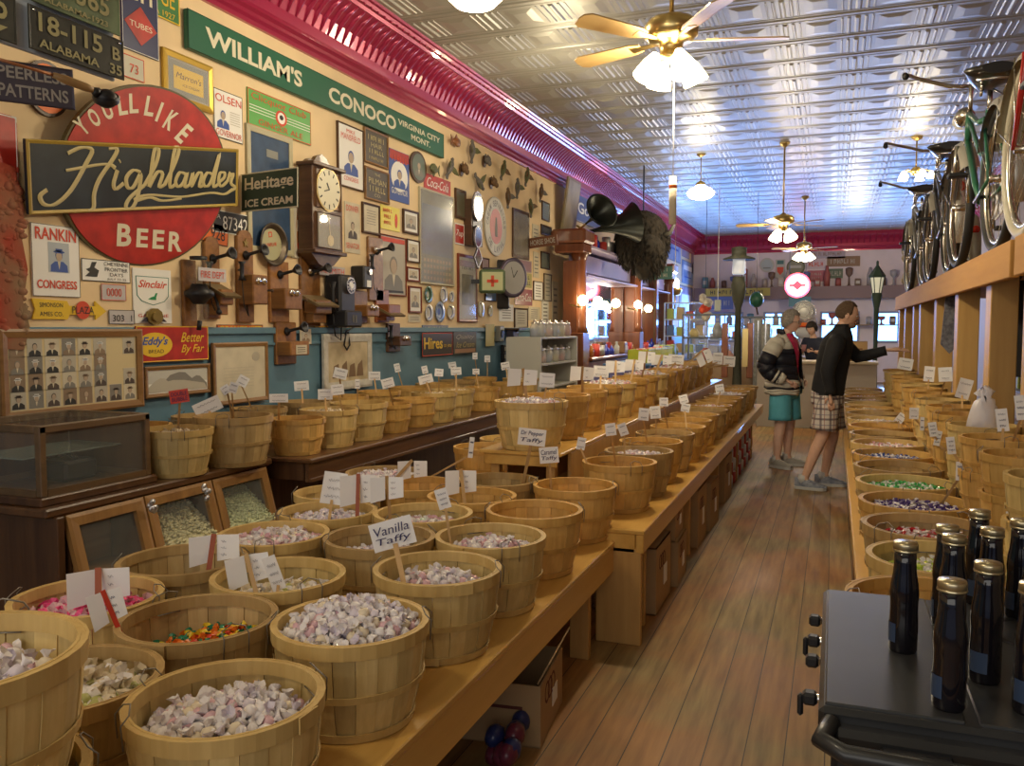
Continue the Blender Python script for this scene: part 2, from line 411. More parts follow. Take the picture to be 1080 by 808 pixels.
cove('trim_4', (RXW, -3.4, 0), (RXW, WY, 0), (-1, 0, 0), .3)

# ================================================================ BENCHES, COUNTERS
def board(name, x0, x1, y0, y1, z0, z1, m, parent=None, bev=.004):
    b = MB(); b.box((0, 0, 0), (x1 - x0, y1 - y0, z1 - z0), m, bev=bev)
    return b.build(name, parent, loc=((x0 + x1) / 2, (y0 + y1) / 2, (z0 + z1) / 2))
def bench(label, x0, x1, y0, y1, z, front_x, legs, fas=.14, extra=None, legw=.09, group=None, panel=None):
    t = thing('display_bench', label, 'bench', (0, 0, 0), group=group)
    board('bench_top', x0, x1, y0, y1, z - .022, z, honey, t)
    s = 1 if front_x == x1 else -1
    board('fascia', *(sorted((front_x - s * .004, front_x - s * .042))), y0 + .002, y1 - .002, z - .022 - fas, z - .0225, honey, t)
    bx = x0 if front_x == x1 else x1
    board('fascia', *(sorted((bx + s * .004, bx + s * .042))), y0 + .002, y1 - .002, z - .022 - fas * .7, z - .0225, honey, t)
    board('end_board', x0 + .045, x1 - .045, y0 + .004, y0 + .03, z - .022 - fas, z - .0225, honey, t)
    for ly in legs:
        for lx in (front_x - s * .10, bx + s * .10):
            b = MB(); b.box((0, 0, (z - .03) / 2), (legw, legw * .45 if not panel else .04, z - .03), pine, bev=.003)
            b.build('leg', t, loc=(lx, ly, 0))
    return t
bench('low honey plywood candy bench nearest the camera, carrying the closest taffy baskets', -2.3, -.965, .45, 4.16, .50, -.965, (.9, 3.72), .13)
bench('long honey plywood bench edging the left of the aisle beyond the low bench', -1.32, -.82, 3.95, 11.2, .56, -.82, (4.25, 5.7, 7.2, 8.7, 10.3), .09)
t = bpy.data.objects['display_bench.001']
b = MB(); b.box((0, 0, .235), (.22, .036, .47), pine, bev=.003); b.build('end_panel', t, loc=(-.945, 3.972, 0))
bench('left lower plywood bench behind the raised candy platform', -2.45, -1.85, 4.2, 8.8, .50, -1.85, (4.6, 6.5, 8.5), .12)
# raised middle platform, standing on its own posts
t = thing('raised_platform', 'raised plywood platform in the middle carrying the upper row of baskets', 'platform')
board('platform_top', -1.80, -1.33, 4.26, 11.2, .84, .86, honey, t); board('riser', -1.352, -1.332, 4.45, 11.2, .56, .8395, pine, t)
board('riser', -1.78, -1.76, 4.6, 11.2, .50, .8395, pine, t); board('front_rail', -1.78, -1.36, 4.28, 4.305, .78, .8395, honey, t)
for x in (-1.73, -1.41):
    for y in (4.35, 7.5, 10.9): b = MB(); b.box((0, 0, .419), (.05, .05, .838), pine, bev=.003); b.build('leg', t, loc=(x, y, 0))
bench('plywood bench along the right of the aisle under the shallow candy baskets', .10, .52, 2.14, 11.4, .57, .10, (2.3, 3.6, 4.9, 6.3, 7.8, 9.4, 11.0), .08)
t = thing('raised_platform', 'raised plywood ledge on the right carrying the stacked small baskets', 'platform')
board('platform_top', .525, .735, 2.3, 11.2, .78, .80, honey, t); board('riser', .53, .55, 2.3, 11.2, .0, .7795, pine, t); board('riser', .70, .72, 2.3, 11.2, .0, .7795, pine, t)

# old store counter with sloping glass seed bins, left
nutm = mat('pale_nuts', (.62, .58, .36), .6); seedm = mat('green_seeds', (.56, .60, .38), .6)
t = thing('store_counter', 'old oak store counter with sloping glass-fronted seed bins by the wall', 'counter')
board('counter_top', -3.96, -3.22, 2.74, 4.36, .68, .72, darkY, t, bev=.008)
board('side_panel', -3.90, -3.20, 2.78, 2.82, 0, .679, dark, t); board('side_panel', -3.90, -3.26, 4.30, 4.34, 0, .679, dark, t)
board('base_panel', -3.5, -3.46, 2.83, 4.29, 0, .36, dark, t); board('back_panel', -3.9, -3.86, 2.83, 4.29, 0, .679, dark, t)
def bin_unit(y0, y1, fill, cnt, r, foil):
    X = Matrix.Translation((-3.185, (y0 + y1) / 2, .505)) @ RY(R(-15)) @ ZF
    hw, hh = (y1 - y0) / 2 - .006, .175
    b = MB(); b.frame(hw * 2 + .01, hh * 2, .058, -.012, .018, midY); fr = b.build('bin_door', t, X=X)
    b = MB(); b.rect(0, 0, hw * 2 - .09, hh * 2 - .09, -.004, -.001, glass); b.build('glass_pane', fr)
    b = MB(); b.box((0, 0, 0), (.30, hw * 2 - .02, .012), midY); b.box((-.15, 0, .16), (.012, hw * 2 - .02, .30), midY)
    b.box((-.04, -hw + .012, .15), (.2, .012, .30), dark); b.box((-.04, hw - .012, .15), (.2, .012, .30), dark)
    b.build('bin_box', t, loc=(-3.27, (y0 + y1) / 2, .36))
    if fill:
        rnd = random.Random(int(y0 * 100)); b = MB()
        for k in range(cnt):
            u = rnd.random() ** .8; x = -3.13 - .26 * u; yy = (y0 + y1) / 2 + (rnd.random() * 2 - 1) * (hw - .04); z = .395 + .2 * u + rnd.random() * .012
            b.sphere((x, yy, z), (r * rnd.uniform(.7, 1.3), r * rnd.uniform(.7, 1.5), r * .7), fill, 5, 3)
        b.prism([(-3.13, -(hw - .03)), (-3.39, -(hw - .03)), (-3.39, hw - .03), (-3.13, hw - .03)], .37, .385, fill, T(0, (y0 + y1) / 2, 0))
        b.add([(-3.13, y0 + .04, .39), (-3.13, y1 - .04, .39), (-3.39, y1 - .04, .59), (-3.39, y0 + .04, .59)], [(0, 1, 2, 3)], fill)
        return b
    return None
bin_unit(2.84, 3.30, None, 0, 0, 0)
b = bin_unit(3.31, 3.80, nutm, 600, .011, 1); o = b.build('nuts_in_shell'); tag(o, 'pale shelled nuts filling the middle glass bin of the counter', 'nuts', kind='stuff')
b = bin_unit(3.81, 4.29, seedm, 1100, .007, 0); o = b.build('green_seeds'); tag(o, 'pale green seeds heaped in the right glass bin of the counter', 'seeds', kind='stuff')
foil = mat('crumpled_foil', (.7, .72, .78), .3, .9, bump=.8, nz=.2, nscale=60)
for i, (px, py) in enumerate(((160, 536), (218, 519))):
    p = onX(px, py, -3.15); b = MB(); rnd = random.Random(i)
    for k in range(5): b.sphere((rnd.uniform(-.012, .012), rnd.uniform(-.02, .02), -.014 * k + .03), (.012, .02, .016), foil, 6, 4, RX(rnd.random()))
    tag(b.build('foil_scrap', loc=p), 'crumpled silver foil scrap tucked at the %s of the nut bin door' % ('upper left corner', 'upper right corner')[i], 'foil')

t = thing('store_counter', 'long dark walnut counter under the row of baskets along the left wall', 'counter')
board('counter_top', -3.96, -2.97, 4.40, 9.1, .69, .72, darkY, t, bev=.008); board('fascia', -3.03, -3.0, 4.42, 9.08, .57, .689, darkY, t)
board('side_panel', -3.9, -3.05, 4.44, 4.48, .575, .689, dark, t); board('front_panel', -3.45, -3.42, 4.5, 9.0, 0, .689, dark, t)
board('moulding', -3.0, -2.985, 4.42, 9.08, .57, .595, darkY, t)
for y in (5.0, 8.9): b = MB(); b.tube([(0, 0, 0), (0, 0, .1), (0, 0, .45), (0, 0, .57)], [.03, .045, .03, .045], dark, 10); b.build('leg', t, loc=(-3.1, y, 0))

# glass display case on the counter
t = thing('display_case', 'old wooden glass display case standing on the left counter, nearly empty', 'display case', (-3.58, 3.12, .72))
casem = wood('case_frame_wood', (.17, .10, .045), (.10, .06, .03), .4, axis=1, scale=14, coat=.2)
b = MB(); b.box((0, 0, .02), (.6, .70, .04), dark, bev=.006); b.build('base', t)
for sx in (-1, 1):
    for sy in (-1, 1): b = MB(); b.box((sx * .262, sy * .312, .20), (.035, .035, .32), casem, bev=.004); b.build('post', t)
b = MB()
for sx in (-1, 1): b.box((sx * .262, 0, .345), (.035, .66, .035), casem, bev=.004); b.box((sx * .262, 0, .055), (.035, .59, .03), casem)
for sy in (-1, 1): b.box((0, sy * .312, .345), (.49, .035, .035), casem, bev=.004); b.box((0, sy * .312, .055), (.49, .035, .03), casem)
b.box((-.255, 0, .2), (.012, .6, .27), dark); b.box((0, .306, .2), (.5, .008, .27), dark)
b.build('case_frame', t)
b = MB(); b.box((0, 0, .358), (.50, .60, .004), glass); b.box((.26, 0, .2), (.004, .6, .27), glass); b.box((0, -.31, .2), (.5, .004, .27), glass); b.build('glass_pane', t)
b = MB(); b.box((-.05, 0, .20), (.34, .58, .008), mat('shelf_glass', (.3, .4, .36), .1, alpha=.45)); b.build('glass_shelf', t)
tag(MB().box((0, 0, .05), (.2, .2, .10), iron, bev=.015).tube([(-.06, 0, .1), (0, 0, .13), (.06, 0, .1)], .01, iron, 8).build('black_tin_box', loc=(-3.6, 3.2, .765)), 'dark tin box standing inside the glass display case', 'box')

# ================================================================ BASKETS
bask_mats = {
 'pale': wood('pale_basket_stave', (.72, .55, .24), (.56, .40, .15), .55, scale=30, island=.22, objrand=.12),
 'amber': wood('amber_basket_stave', (.70, .45, .15), (.54, .32, .09), .5, scale=30, island=.2, objrand=.12),
 'tan': wood('tan_basket_stave', (.56, .41, .19), (.42, .28, .11), .55, scale=30, island=.25, objrand=.12)}
hoop_mats = {
 'pale': wood('pale_hoop_strip', (.64, .46, .18), (.50, .33, .11), .5, scale=20, objrand=.1),
 'amber': wood('amber_hoop_strip', (.62, .38, .11), (.48, .27, .07), .5, scale=20, objrand=.1),
 'tan': wood('tan_hoop_strip', (.47, .32, .13), (.35, .22, .08), .5, scale=20, objrand=.1)}
wire = mat('galvanised_wire', (.22, .2, .17), .45, .6)
BH, RT, RB = .25, .190, .148
def br(z): t_ = z / BH; return RB + (RT - RB) * t_ + .010 * math.sin(math.pi * t_)
def make_basket(kind, simple=False):
    t = thing('bushel_basket', 'x', 'basket', (0, 0, -50)); sm, hm = bask_mats[kind], hoop_mats[kind]
    b = MB(); n = 12 if simple else 22; zs = [0, .07, .125, .18, BH] if not simple else [0, .125, BH]
    for k in range(n):
        a0 = 2 * math.pi * (k + .012) / n; a1 = 2 * math.pi * (k + .988) / n; off = .0022 * (k % 2)
        vs = []
        for z in zs:
            for ro in (off, off - .005):
                for q in range(3):
                    a = a0 + (a1 - a0) * q / 2; r = br(z) + ro; vs.append((r * math.cos(a), r * math.sin(a), z))
        fs = []
        for i in range(len(zs) - 1):
            o = i * 6
            for q in range(2):
                fs.append((o + q, o + q + 1, o + q + 7, o + q + 6)); fs.append((o + 3 + q + 1, o + 3 + q, o + 9 + q, o + 9 + q + 1))
            fs.append((o + 3, o, o + 6, o + 9)); fs.append((o + 2, o + 5, o + 11, o + 8))
        o = (len(zs) - 1) * 6; fs.append((o, o + 1, o + 4, o + 3)); fs.append((o + 1, o + 2, o + 5, o + 4))
        b.add(vs, fs, sm)
    b.lathe([(0, .006), (RB - .004, .006)], sm, n); b.lathe([(RB - .002, .0), (0, .0)], sm, n)
    b.build('basket_body', t)
    def hoop(z, h, th, base=0.0):
        p = MB(); r0 = br(max(0, z - h / 2)) + base; r1 = br(min(BH, z + h / 2)) + base
        p.lathe([(r0, z - h / 2), (r0 + th, z - h / 2), (r1 + th, z + h / 2), (r1, z + h / 2), (r0, z - h / 2)], hm, 32, smooth=False)
        # lapped, stapled joint
        a = random.Random(int(z * 997)).random() * 6.28
        p.box(((r0 + r1) / 2 + th + .0015, 0, z), (.004, .06, h * .96), hm, RZ(a))
        return p
    hoop(BH * .47, .017, .004, .0035).build('middle_hoop', t); hoop(.014, .022, .004, .003).build('bottom_hoop', t)
    p = hoop(BH - .014, .034, .005, .0035)
    p.lathe([(RT - .0105, BH - .028), (RT - .006, BH - .028), (RT - .004, BH + .003), (RT - .009, BH + .003), (RT - .0105, BH - .028)], hm, 32, smooth=False)
    p.lathe([(RT - .006, BH + .002), (RT + .006, BH + .002)], hm, 32, smooth=False)
    p.build('rim', t)
    if not simple:
        for s in (-1, 1):
            q = MB(); rr = RT + .010
            pts = [(rr, -.032, BH - .045), (rr + .003, -.032, BH + .004), (rr - .012, -.030, BH + .020), (rr - .02, 0, BH + .03), (rr - .012, .030, BH + .020), (rr + .003, .032, BH + .004), (rr, .032, BH - .045)]
            q.tube(pts, .0017, wire, 5); q.tube([(RT - .014, y, BH - .03) for y in (-.03, .03)], .0017, wire, 5)
            q.build('wire_handle', t, rot=(0, 0, 0 if s > 0 else math.pi))
    return t
PB = {(k, s): make_basket(k, s) for k in bask_mats for s in (False, True)}
used_protos = set()
BASK = []      # (object, world centre, scale, rim z, depth)
def basket(x, y, z, kind, label, group, scale=1.0, hs=1.0, rz=None, simple=None, tilt=0):
    fw = Vector((-math.sin(YAW), math.cos(YAW), 0)); D = x * fw.x + y * fw.y
    if simple is None: simple = D > 6.0
    rz = random.random() * 6.28 if rz is None else rz
    src = PB[(kind, simple)]; key = (kind, simple)
    X = T(x, y, z) @ RY(tilt) @ RZ(rz) @ SCL(scale, scale, scale * hs)
    if key not in used_protos:
        used_protos.add(key); o = src; o.matrix_world = X; o['label'] = label; o['group'] = group
    else: o = dup(src, label=label, group=group, X=X)
    BASK.append((o, Vector((x, y, z)), scale, z + BH * scale * hs, D))
    return BASK[-1]
def at_px(px, py, zr):   # rim centre seen at a pixel, rim height known
    p = onZ(px, py, zr); return p.x, p.y

# ---- candy pieces
waxw = mat('waxed_paper', (.80, .76, .76), .4, coat=.2); waxp = mat('pink_stripe_paper', (.66, .42, .47), .45); waxl = mat('lilac_paper', (.66, .60, .68), .45); waxc = mat('cream_taffy', (.74, .64, .48), .5)
CM = {'white': [waxw, waxw, waxw, waxl, waxw, waxp], 'cream': [waxc, waxw, waxw, waxp], 'pinkish': [waxp, waxw, waxl, waxw], 'purple': [mat('purple_paper', (.10, .06, .22), .4), waxw, M['purple_paper']],
 'green': [mat('green_paper', (.08, .42, .12), .4), waxw, M['green_paper']], 'blue': [mat('blue_paper', (.05, .10, .36), .4), waxw, M['blue_paper']],
 'redp': [mat('rose_paper', (.50, .08, .12), .4), waxw, waxp], 'hot': [mat('hot_pink_paper', (.75, .08, .25), .4), M['hot_pink_paper'], waxp],
 'mix': [mat('mix_red', (.6, .04, .02), .3), mat('mix_yellow', (.75, .55, .03), .3), mat('mix_orange', (.75, .18, .02), .3), mat('mix_green', (.02, .22, .12), .3)],
 'lime': [mat('lime_paper', (.50, .62, .08), .35), waxw, M['lime_paper']], 'mint': [mat('mint_paper', (.45, .65, .50), .4), waxw, waxw, waxp],
 'olive': [mat('olive_candy', (.45, .46, .16), .35), waxc, waxw], 'brown': [mat('toffee_brown', (.20, .08, .03), .4), waxc], 'redc': [mat('red_candy', (.45, .02, .03), .3), M['red_candy'], waxw]}
def piece(b, X, m1, m2, s=1.0, n=6):
    core = [(.000, -.012), (.010, -.0105), (.0145, -.004), (.0145, .004), (.010, .0105), (.000, .012)]
    Y = X @ SCL(s, s, s)
    b.lathe([(r, z) for r, z in core], m1, n, Y, smooth=True)
    for sg in (-1, 1):
        b.lathe([(.003, sg * .010), (.0055, sg * .016), (.0135, sg * .025)], m2, n, Y @ RZ(.4), smooth=False)
def rrot(r): return Euler((r.random() * 6.28, r.random() * 6.28, r.random() * 6.28)).to_matrix().to_4x4()
def mound(x, y, Rr, hgt, bias=(0, 0)):
    d = math.hypot(x - bias[0] * Rr, y - bias[1] * Rr) / Rr; return hgt * max(-.6, (1 - d * d))
CANDY_N = {}
def pile(bk, kind, fill=.72, hgt=.03, label='', s=1.0, dens=1.0, bias=(0, 0)):
    """heap of candies in a basket: one mesh of uncountable pieces"""
    o, c, sc, rz, D = bk; zz = (rz - c.z) * fill; Rr = (br(BH * fill) - .024) * sc; rnd = random.Random(int(c.x * 971 + c.y * 337)); b = MB(); ms = CM[kind]
    n = int(dens * (170 if D < 5 else 110 if D < 8 else 60)); nn = 6 if D < 4 else 4
    sp = 1.0 if D < 5 else 1.25
    b.lathe([(0.0001, zz + hgt * .7 - .012), (Rr * .5, zz + hgt * .5 - .012), (Rr * 1.04, zz - .016)], ms[0], 20, T(0, 0, 0))
    for k in range(n):
        a = k * 2.39996; r = Rr * .95 * math.sqrt((k + .5) / n); x, y = r * math.cos(a) + rnd.uniform(-.006, .006), r * math.sin(a) + rnd.uniform(-.006, .006)
        piece(b, T(x, y, zz + mound(x, y, Rr, hgt, bias) + rnd.uniform(-.006, .008)) @ rrot(rnd), rnd.choice(ms), rnd.choice(ms[1:]), s * sp * rnd.uniform(.85, 1.1), nn)
    q = b.build('candy_pile', loc=c); tag(q, label, 'candy', kind='stuff'); return q
TAF = []
for i in range(5):
    b = MB(); rnd = random.Random(50 + i); piece(b, rrot(rnd), [waxw, waxc, waxl, waxp, waxw][i], [waxw, waxw, waxw, waxw, waxl][i], 1.05, 8)
    q = [(a * (1 + rnd.uniform(-.18, .18)), b2 * (1 + rnd.uniform(-.18, .18)), c2 * (1 + rnd.uniform(-.18, .18))) for a, b2, c2 in b.v]; b.v = q
    me = b.build('wrapped_taffy'); TAF.append(me.data); bpy.data.objects.remove(me)
def taffies(bk, n, label, group, fill=.8, hgt=.05, bias=(0, 0)):
    o, c, sc, rz, D = bk; zz = (rz - c.z) * fill; Rr = (br(BH * fill) - .030) * sc; rnd = random.Random(n)
    for k in range(n):
        a = k * 2.39996 + .3; r = Rr * math.sqrt((k + .5) / n); x, y = r * math.cos(a), r * math.sin(a)
        q = bpy.data.objects.new('wrapped_taffy', TAF[rnd.randrange(5)]); COL.objects.link(q)
        q.matrix_world = T(c.x + x, c.y + y, c.z + zz + mound(x, y, Rr, hgt, bias) + .012 + rnd.uniform(-.004, .006)) @ rrot(rnd)
        tag(q, label, 'candy', group)

G1 = 'bushel baskets on the low candy bench'
ZL = .50; rimL = ZL + BH * 1.03
def LB(px, py, kind, label, sc=1.03, z=ZL, **k):
    x, y = at_px(px, py, z + BH * sc); return basket(x, y, z, kind, label, G1, scale=sc, **k)
# --- nearest baskets on the low bench: rim centres read off the photo
bD = LB(-56, 690, 'pale', 'large pale basket cut off by the left edge, nearest of all the baskets', 1.06, z=.72, simple=False)
basket(bD[1].x, bD[1].y, .50, 'pale', 'pale basket nested underneath the nearest left-hand basket', G1, 1.06, simple=False)
bC = LB(236, 735, 'pale', 'pale basket heaped with pink-white taffy at the bottom of the picture', 1.02)
bA = LB(372, 655, 'pale', 'pale basket overflowing with white and pink taffy behind the bottom-most basket')
bB = LB(470, 600, 'pale', 'pale basket half full of taffy holding the Vanilla Taffy card')
bV = LB(520, 566, 'pale', 'pale basket of white taffy with a small tilted card, behind the vanilla one')
b5 = LB(583, 534, 'amber', 'empty amber basket standing near the end of the low bench')
b6 = LB(622, 512, 'amber', 'amber basket with reddish inside, last on the low bench next to the aisle')
bE = LB(96, 712, 'tan', 'tan basket of yellowish wrapped candy squeezed between the two nearest baskets', 1.0)
bF = LB(204, 656, 'tan', 'tan basket with red, yellow and orange sweets on its right side')
bG = LB(98, 627, 'pale', 'pale basket of hot pink candy below the display case')
bH = LB(190, 592, 'tan', 'tan basket with bare wooden inside in front of the seed bins')
bI = LB(292, 606, 'pale', 'pale basket of yellowish taffy behind the overflowing taffy basket')
bJ = LB(298, 563, 'pale', 'pale basket of cream taffy right below the seed bins')
bK = LB(396, 566, 'tan', 'tan basket with a few pinkish sweets behind the Vanilla Taffy card')
bL = LB(446, 541, 'pale', 'pale basket with white and mint green candies deep inside')
bN = LB(348, 537, 'pale', 'pale basket of pink-white taffy beside the corner of the seed bins')
bO = LB(512, 521, 'amber', 'amber basket with a few candies at the bottom under a double white card')
bP = LB(418, 510, 'pale', 'pale basket with a double white card, third row at the back')
bQ = LB(462, 497, 'tan', 'tan basket full of pinkish taffy in the back row of the low bench')
bR = LB(565, 499, 'tan', 'grey-tan basket in the shade under the raised platform edge')
bS = LB(502, 483, 'amber', 'amber empty basket in the back row left of the raised platform')

def relax(items, it=40):
    for _ in range(it):
        for i in range(len(items)):
            for j in range(i):
                (a, ca, sa), (b_, cb, sb) = (items[i][0], items[i][1], items[i][2]), (items[j][0], items[j][1], items[j][2])
                d = Vector((ca.x - cb.x, ca.y - cb.y, 0)); m_ = .197 * (sa + sb)
                if d.length < m_: p = d.normalized() * (m_ - d.length) / 2; ca.x += p.x; ca.y += p.y; cb.x -= p.x; cb.y -= p.y
        for o, c, sc, rz, D in items: c.x = min(c.x, -1.165); c.y = min(c.y, 3.96)
    for o, c, sc, rz, D in items: m4 = o.matrix_world.copy(); m4.translation = c; o.matrix_world = m4
relax([q for q in BASK if q[1].z < .6])
taffies(bA, 120, 'white and pink waxed-paper taffy heaped in the overflowing basket', 'taffy pieces in the overflowing basket', .86, .06)
pile(bA, 'white', .80, .055, 'white taffy under the top layer of the overflowing basket', dens=1.2)
taffies(bC, 110, 'pink-white wrapped taffy in the bottom-most basket', 'taffy pieces in the bottom-most basket', .70, .04)
pile(bC, 'white', .66, .035, 'pink-white taffy below the top layer of the bottom-most basket', dens=1.2)
taffies(bB, 48, 'white vanilla taffy in the basket with the Vanilla Taffy card', 'vanilla taffy pieces', .66, .05)
pile(bB, 'white', .63, .045, 'white vanilla taffy lying deeper in its basket', dens=1.1)
taffies(bD, 22, 'white twisted taffy in the nearest left-hand basket', 'taffy pieces in the nearest left basket', .72, .03)
pile(bD, 'white', .68, .025, 'white candy filling the nearest left-hand basket')
pile(bV, 'white', .72, .04, 'white and pink taffy filling the basket behind the vanilla one')
pile(bE, 'olive', .78, .03, 'yellow-green wrapped candy in the squeezed tan basket', 1.3)
pile(bF, 'mix', .66, .03, 'red, yellow and orange foil sweets in the tan basket', .9, bias=(.5, .2))
pile(bG, 'hot', .74, .03, 'hot pink wrapped candy below the display case', 1.2)
pile(bI, 'olive', .66, .02, 'yellowish white taffy behind the overflowing basket', 1.1)
pile(bJ, 'cream', .82, .03, 'cream and pink taffy below the seed bins', 1.1)
pile(bK, 'pinkish', .68, .01, 'pinkish sweets behind the Vanilla Taffy card')
pile(bL, 'mint', .72, .02, 'white and mint green candies deep in a pale basket')
pile(bN, 'pinkish', .78, .02, 'pink-white taffy beside the corner of the seed bins')
pile(bO, 'brown', .60, .01, 'few brownish candies at the bottom of an amber basket', dens=.5)
pile(bP, 'cream', .7, .01, 'cream candies in the third row basket')
pile(bQ, 'pinkish', .85, .02, 'pinkish taffy in the back row basket')

# --- upper bench, front row beside the aisle
G2 = 'bushel baskets in the aisle row of the long bench'
ks = ['amber', 'tan', 'amber', 'tan', 'amber', 'amber', 'amber', 'tan', 'amber', 'amber', 'amber', 'tan', 'amber', 'amber', 'tan']
fillU = {1: ('white', .8), 3: ('redp', .5), 6: ('brown', .7), 8: ('cream', .8), 11: ('pinkish', .9), 13: ('brown', .8)}
y = 4.42
for i in range(15):
    d = ks[i]
    q = basket(-1.055 + .01 * math.sin(i * 2), y, .56, ks[i], '%s basket, %s from the near end of the aisle row on the long bench' % (d, ORD[i]), G2, scale=1.0)
    if i in fillU: pile(q, fillU[i][0], fillU[i][1], .02, '%s candy in the %s basket of the aisle row on the long bench' % (fillU[i][0].replace('redp', 'rose'), ORD[i]))
    y += .44 if i < 5 else .46
# --- raised middle row
G3 = 'bushel baskets on the raised middle platform'
bDP = basket(-1.56, 4.44, .86, 'pale', 'pale basket with a handwritten card hung on its side, front of the raised platform', G3, 1.03, simple=False)
pile(bDP, 'white', .9, .02, 'white taffy peeking over the rim of the card-fronted basket')
y = 4.90; ks = ['amber', 'amber', 'amber', 'pale', 'amber', 'amber', 'pale', 'amber', 'amber', 'amber', 'tan', 'amber', 'pale', 'amber']
for i in range(14):
    q = basket(-1.56, y, .86, ks[i], '%s basket, %s behind the card-fronted basket on the raised platform' % (ks[i], ORD[i]), G3, scale=1.0 if i else 1.03)
    if i in (3, 6, 9): pile(q, 'cream', .92, .02, 'cream sweets topping the %s basket behind the card-fronted one' % ORD[i])
    y += .44
# --- row left of the platform
G4 = 'baskets on the lower bench behind the platform'
y = 5.1
for i in range(8):
    basket(-2.12, y, .50, ('amber', 'pale', 'tan')[i % 3], '%s basket, %s from the near end of the lower bench behind the platform' % (('amber', 'pale', 'tan')[i % 3], ORD[i]), G4); y += .44
# --- far left counter rows
G5 = 'bushel baskets along the left wall counter'
spec = [(181, 452, 'pale', 1.0, 'pale basket standing against the glass display case on the counter'),
 (236, 442, 'tan', 1.14, 'widest tan basket on the counter, right of the display case'),
 (290, 440, 'amber', .9, 'leaning amber basket right of the widest tan one on the counter'),
 (325, 437, 'pale', 1.0, 'pale basket third to the right of the display case'),
 (368, 431, 'pale', 1.05, 'pale basket standing just past the end of the seed-bin counter'),
 (396, 425.5, 'amber', .86, 'small amber basket right of the pale one past the seed-bin counter'),
 (414, 419.5, 'amber', .9, 'amber basket with worn hoop on the walnut counter'),
 (439, 417, 'pale', 1.0, 'pale basket with brown stained staves on the walnut counter'),
 (468, 412, 'pale', 1.0, 'pale basket in the middle of the walnut counter row'),
 (493, 408, 'amber', .9, 'slim amber basket right of the middle of the walnut counter row'),
 (510, 403, 'amber', .9, 'slim amber basket before the last of the walnut counter front row'),
 (531, 402, 'pale', 1.0, 'last pale basket of the walnut counter front row')]
yprev, sprev = 3.2, 1.0
for (px, py, k, sc, lb) in spec:
    x, y = at_px(px, py, .72 + BH * sc); y = max(y, yprev + .192 * (sc + sprev)); yprev, sprev = y, sc; q = basket(max(min(x, -3.30), -3.36) if y < 4.3 else -3.20, y, .72, k, lb, G5, sc)
    if k == 'pale' and sc == 1.0: pile(q, 'brown', .8, .02, 'brownish sweets in the ' + lb)
G6 = 'second row of baskets along the left wall'
for i, (px, py, k) in enumerate([(160, 437, 'amber'), (208, 428, 'tan'), (262, 424, 'tan'), (303, 420, 'tan'), (345, 419, 'amber'), (384, 413, 'amber'), (426, 409, 'amber'), (462, 406, 'amber'), (497, 401, 'tan'), (520, 397, 'amber')]):
    x, y = at_px(px, py, .72 + BH * 1.02); q = basket(-3.74 if y < 8.9 else -3.72, min(8.9, max(3.75, 3.8 + i * .56)), .72, k, '%s basket, %s from the display case in the back row against the wall' % (k, ORD[i]), G6, .98)
# --- right bench
G7 = 'shallow-looking baskets on the right bench'
ys = [2.35, 2.80, 3.24, 3.69, 4.14, 4.60, 5.05, 5.52, 6.0, 6.48, 6.96, 7.44, 7.92, 8.4, 8.9, 9.4, 9.9, 10.4]
fr = [None, 'lime', 'redc', 'purple', 'green', None, 'blue', 'redp', None, None, 'white', None, 'brown', None, 'redp', 'white', None, 'white', None]
nm = {'lime': 'lime green', 'redc': 'red', 'redp': 'rose red'}
for i, yy in enumerate(ys):
    f = fr[i]; k = ('amber', 'pale', 'tan')[i % 3]
    q = basket(.315 if i else .25, yy, .57, k, '%s basket, %s, %s from the near end of the right bench' % (k, ('filled with %s candy' % nm.get(f, f)) if f else 'nearly empty', ORD[i]), G7, scale=1.06)
    if f: pile(q, f, .84 if f not in ('lime', 'redc') else .76, .012, '%s wrapped candy in the %s basket of the right bench' % (nm.get(f, f), ORD[i]), s=.72, dens=1.9)
G8 = 'small peck baskets stacked on the right ledge'
ys = [2.75, 3.2, 3.66, 4.12, 4.6, 5.05, 5.5, 6.0, 6.5, 7.0, 7.6, 8.2, 8.8, 9.4]
for i, yy in enumerate(ys):
    x = .60 + .012 * math.sin(i * 3); k = ('pale', 'amber', 'amber')[i % 3]
    basket(x, yy, .80, k, '%s small basket, lower of the %s stack on the right ledge' % (k, ORD[i]), G8, .70, 1.0, simple=yy > 6)
    basket(x + .003, yy, .80 + .125, k, '%s small basket, upper of the %s stack on the right ledge' % (k, ORD[i]), G8, .72, 1.0, simple=yy > 6)
print('BASKETS', len(BASK))
for key, o in PB.items():
    if key not in used_protos:
        for c in list(o.children): bpy.data.objects.remove(c)
        bpy.data.objects.remove(o)

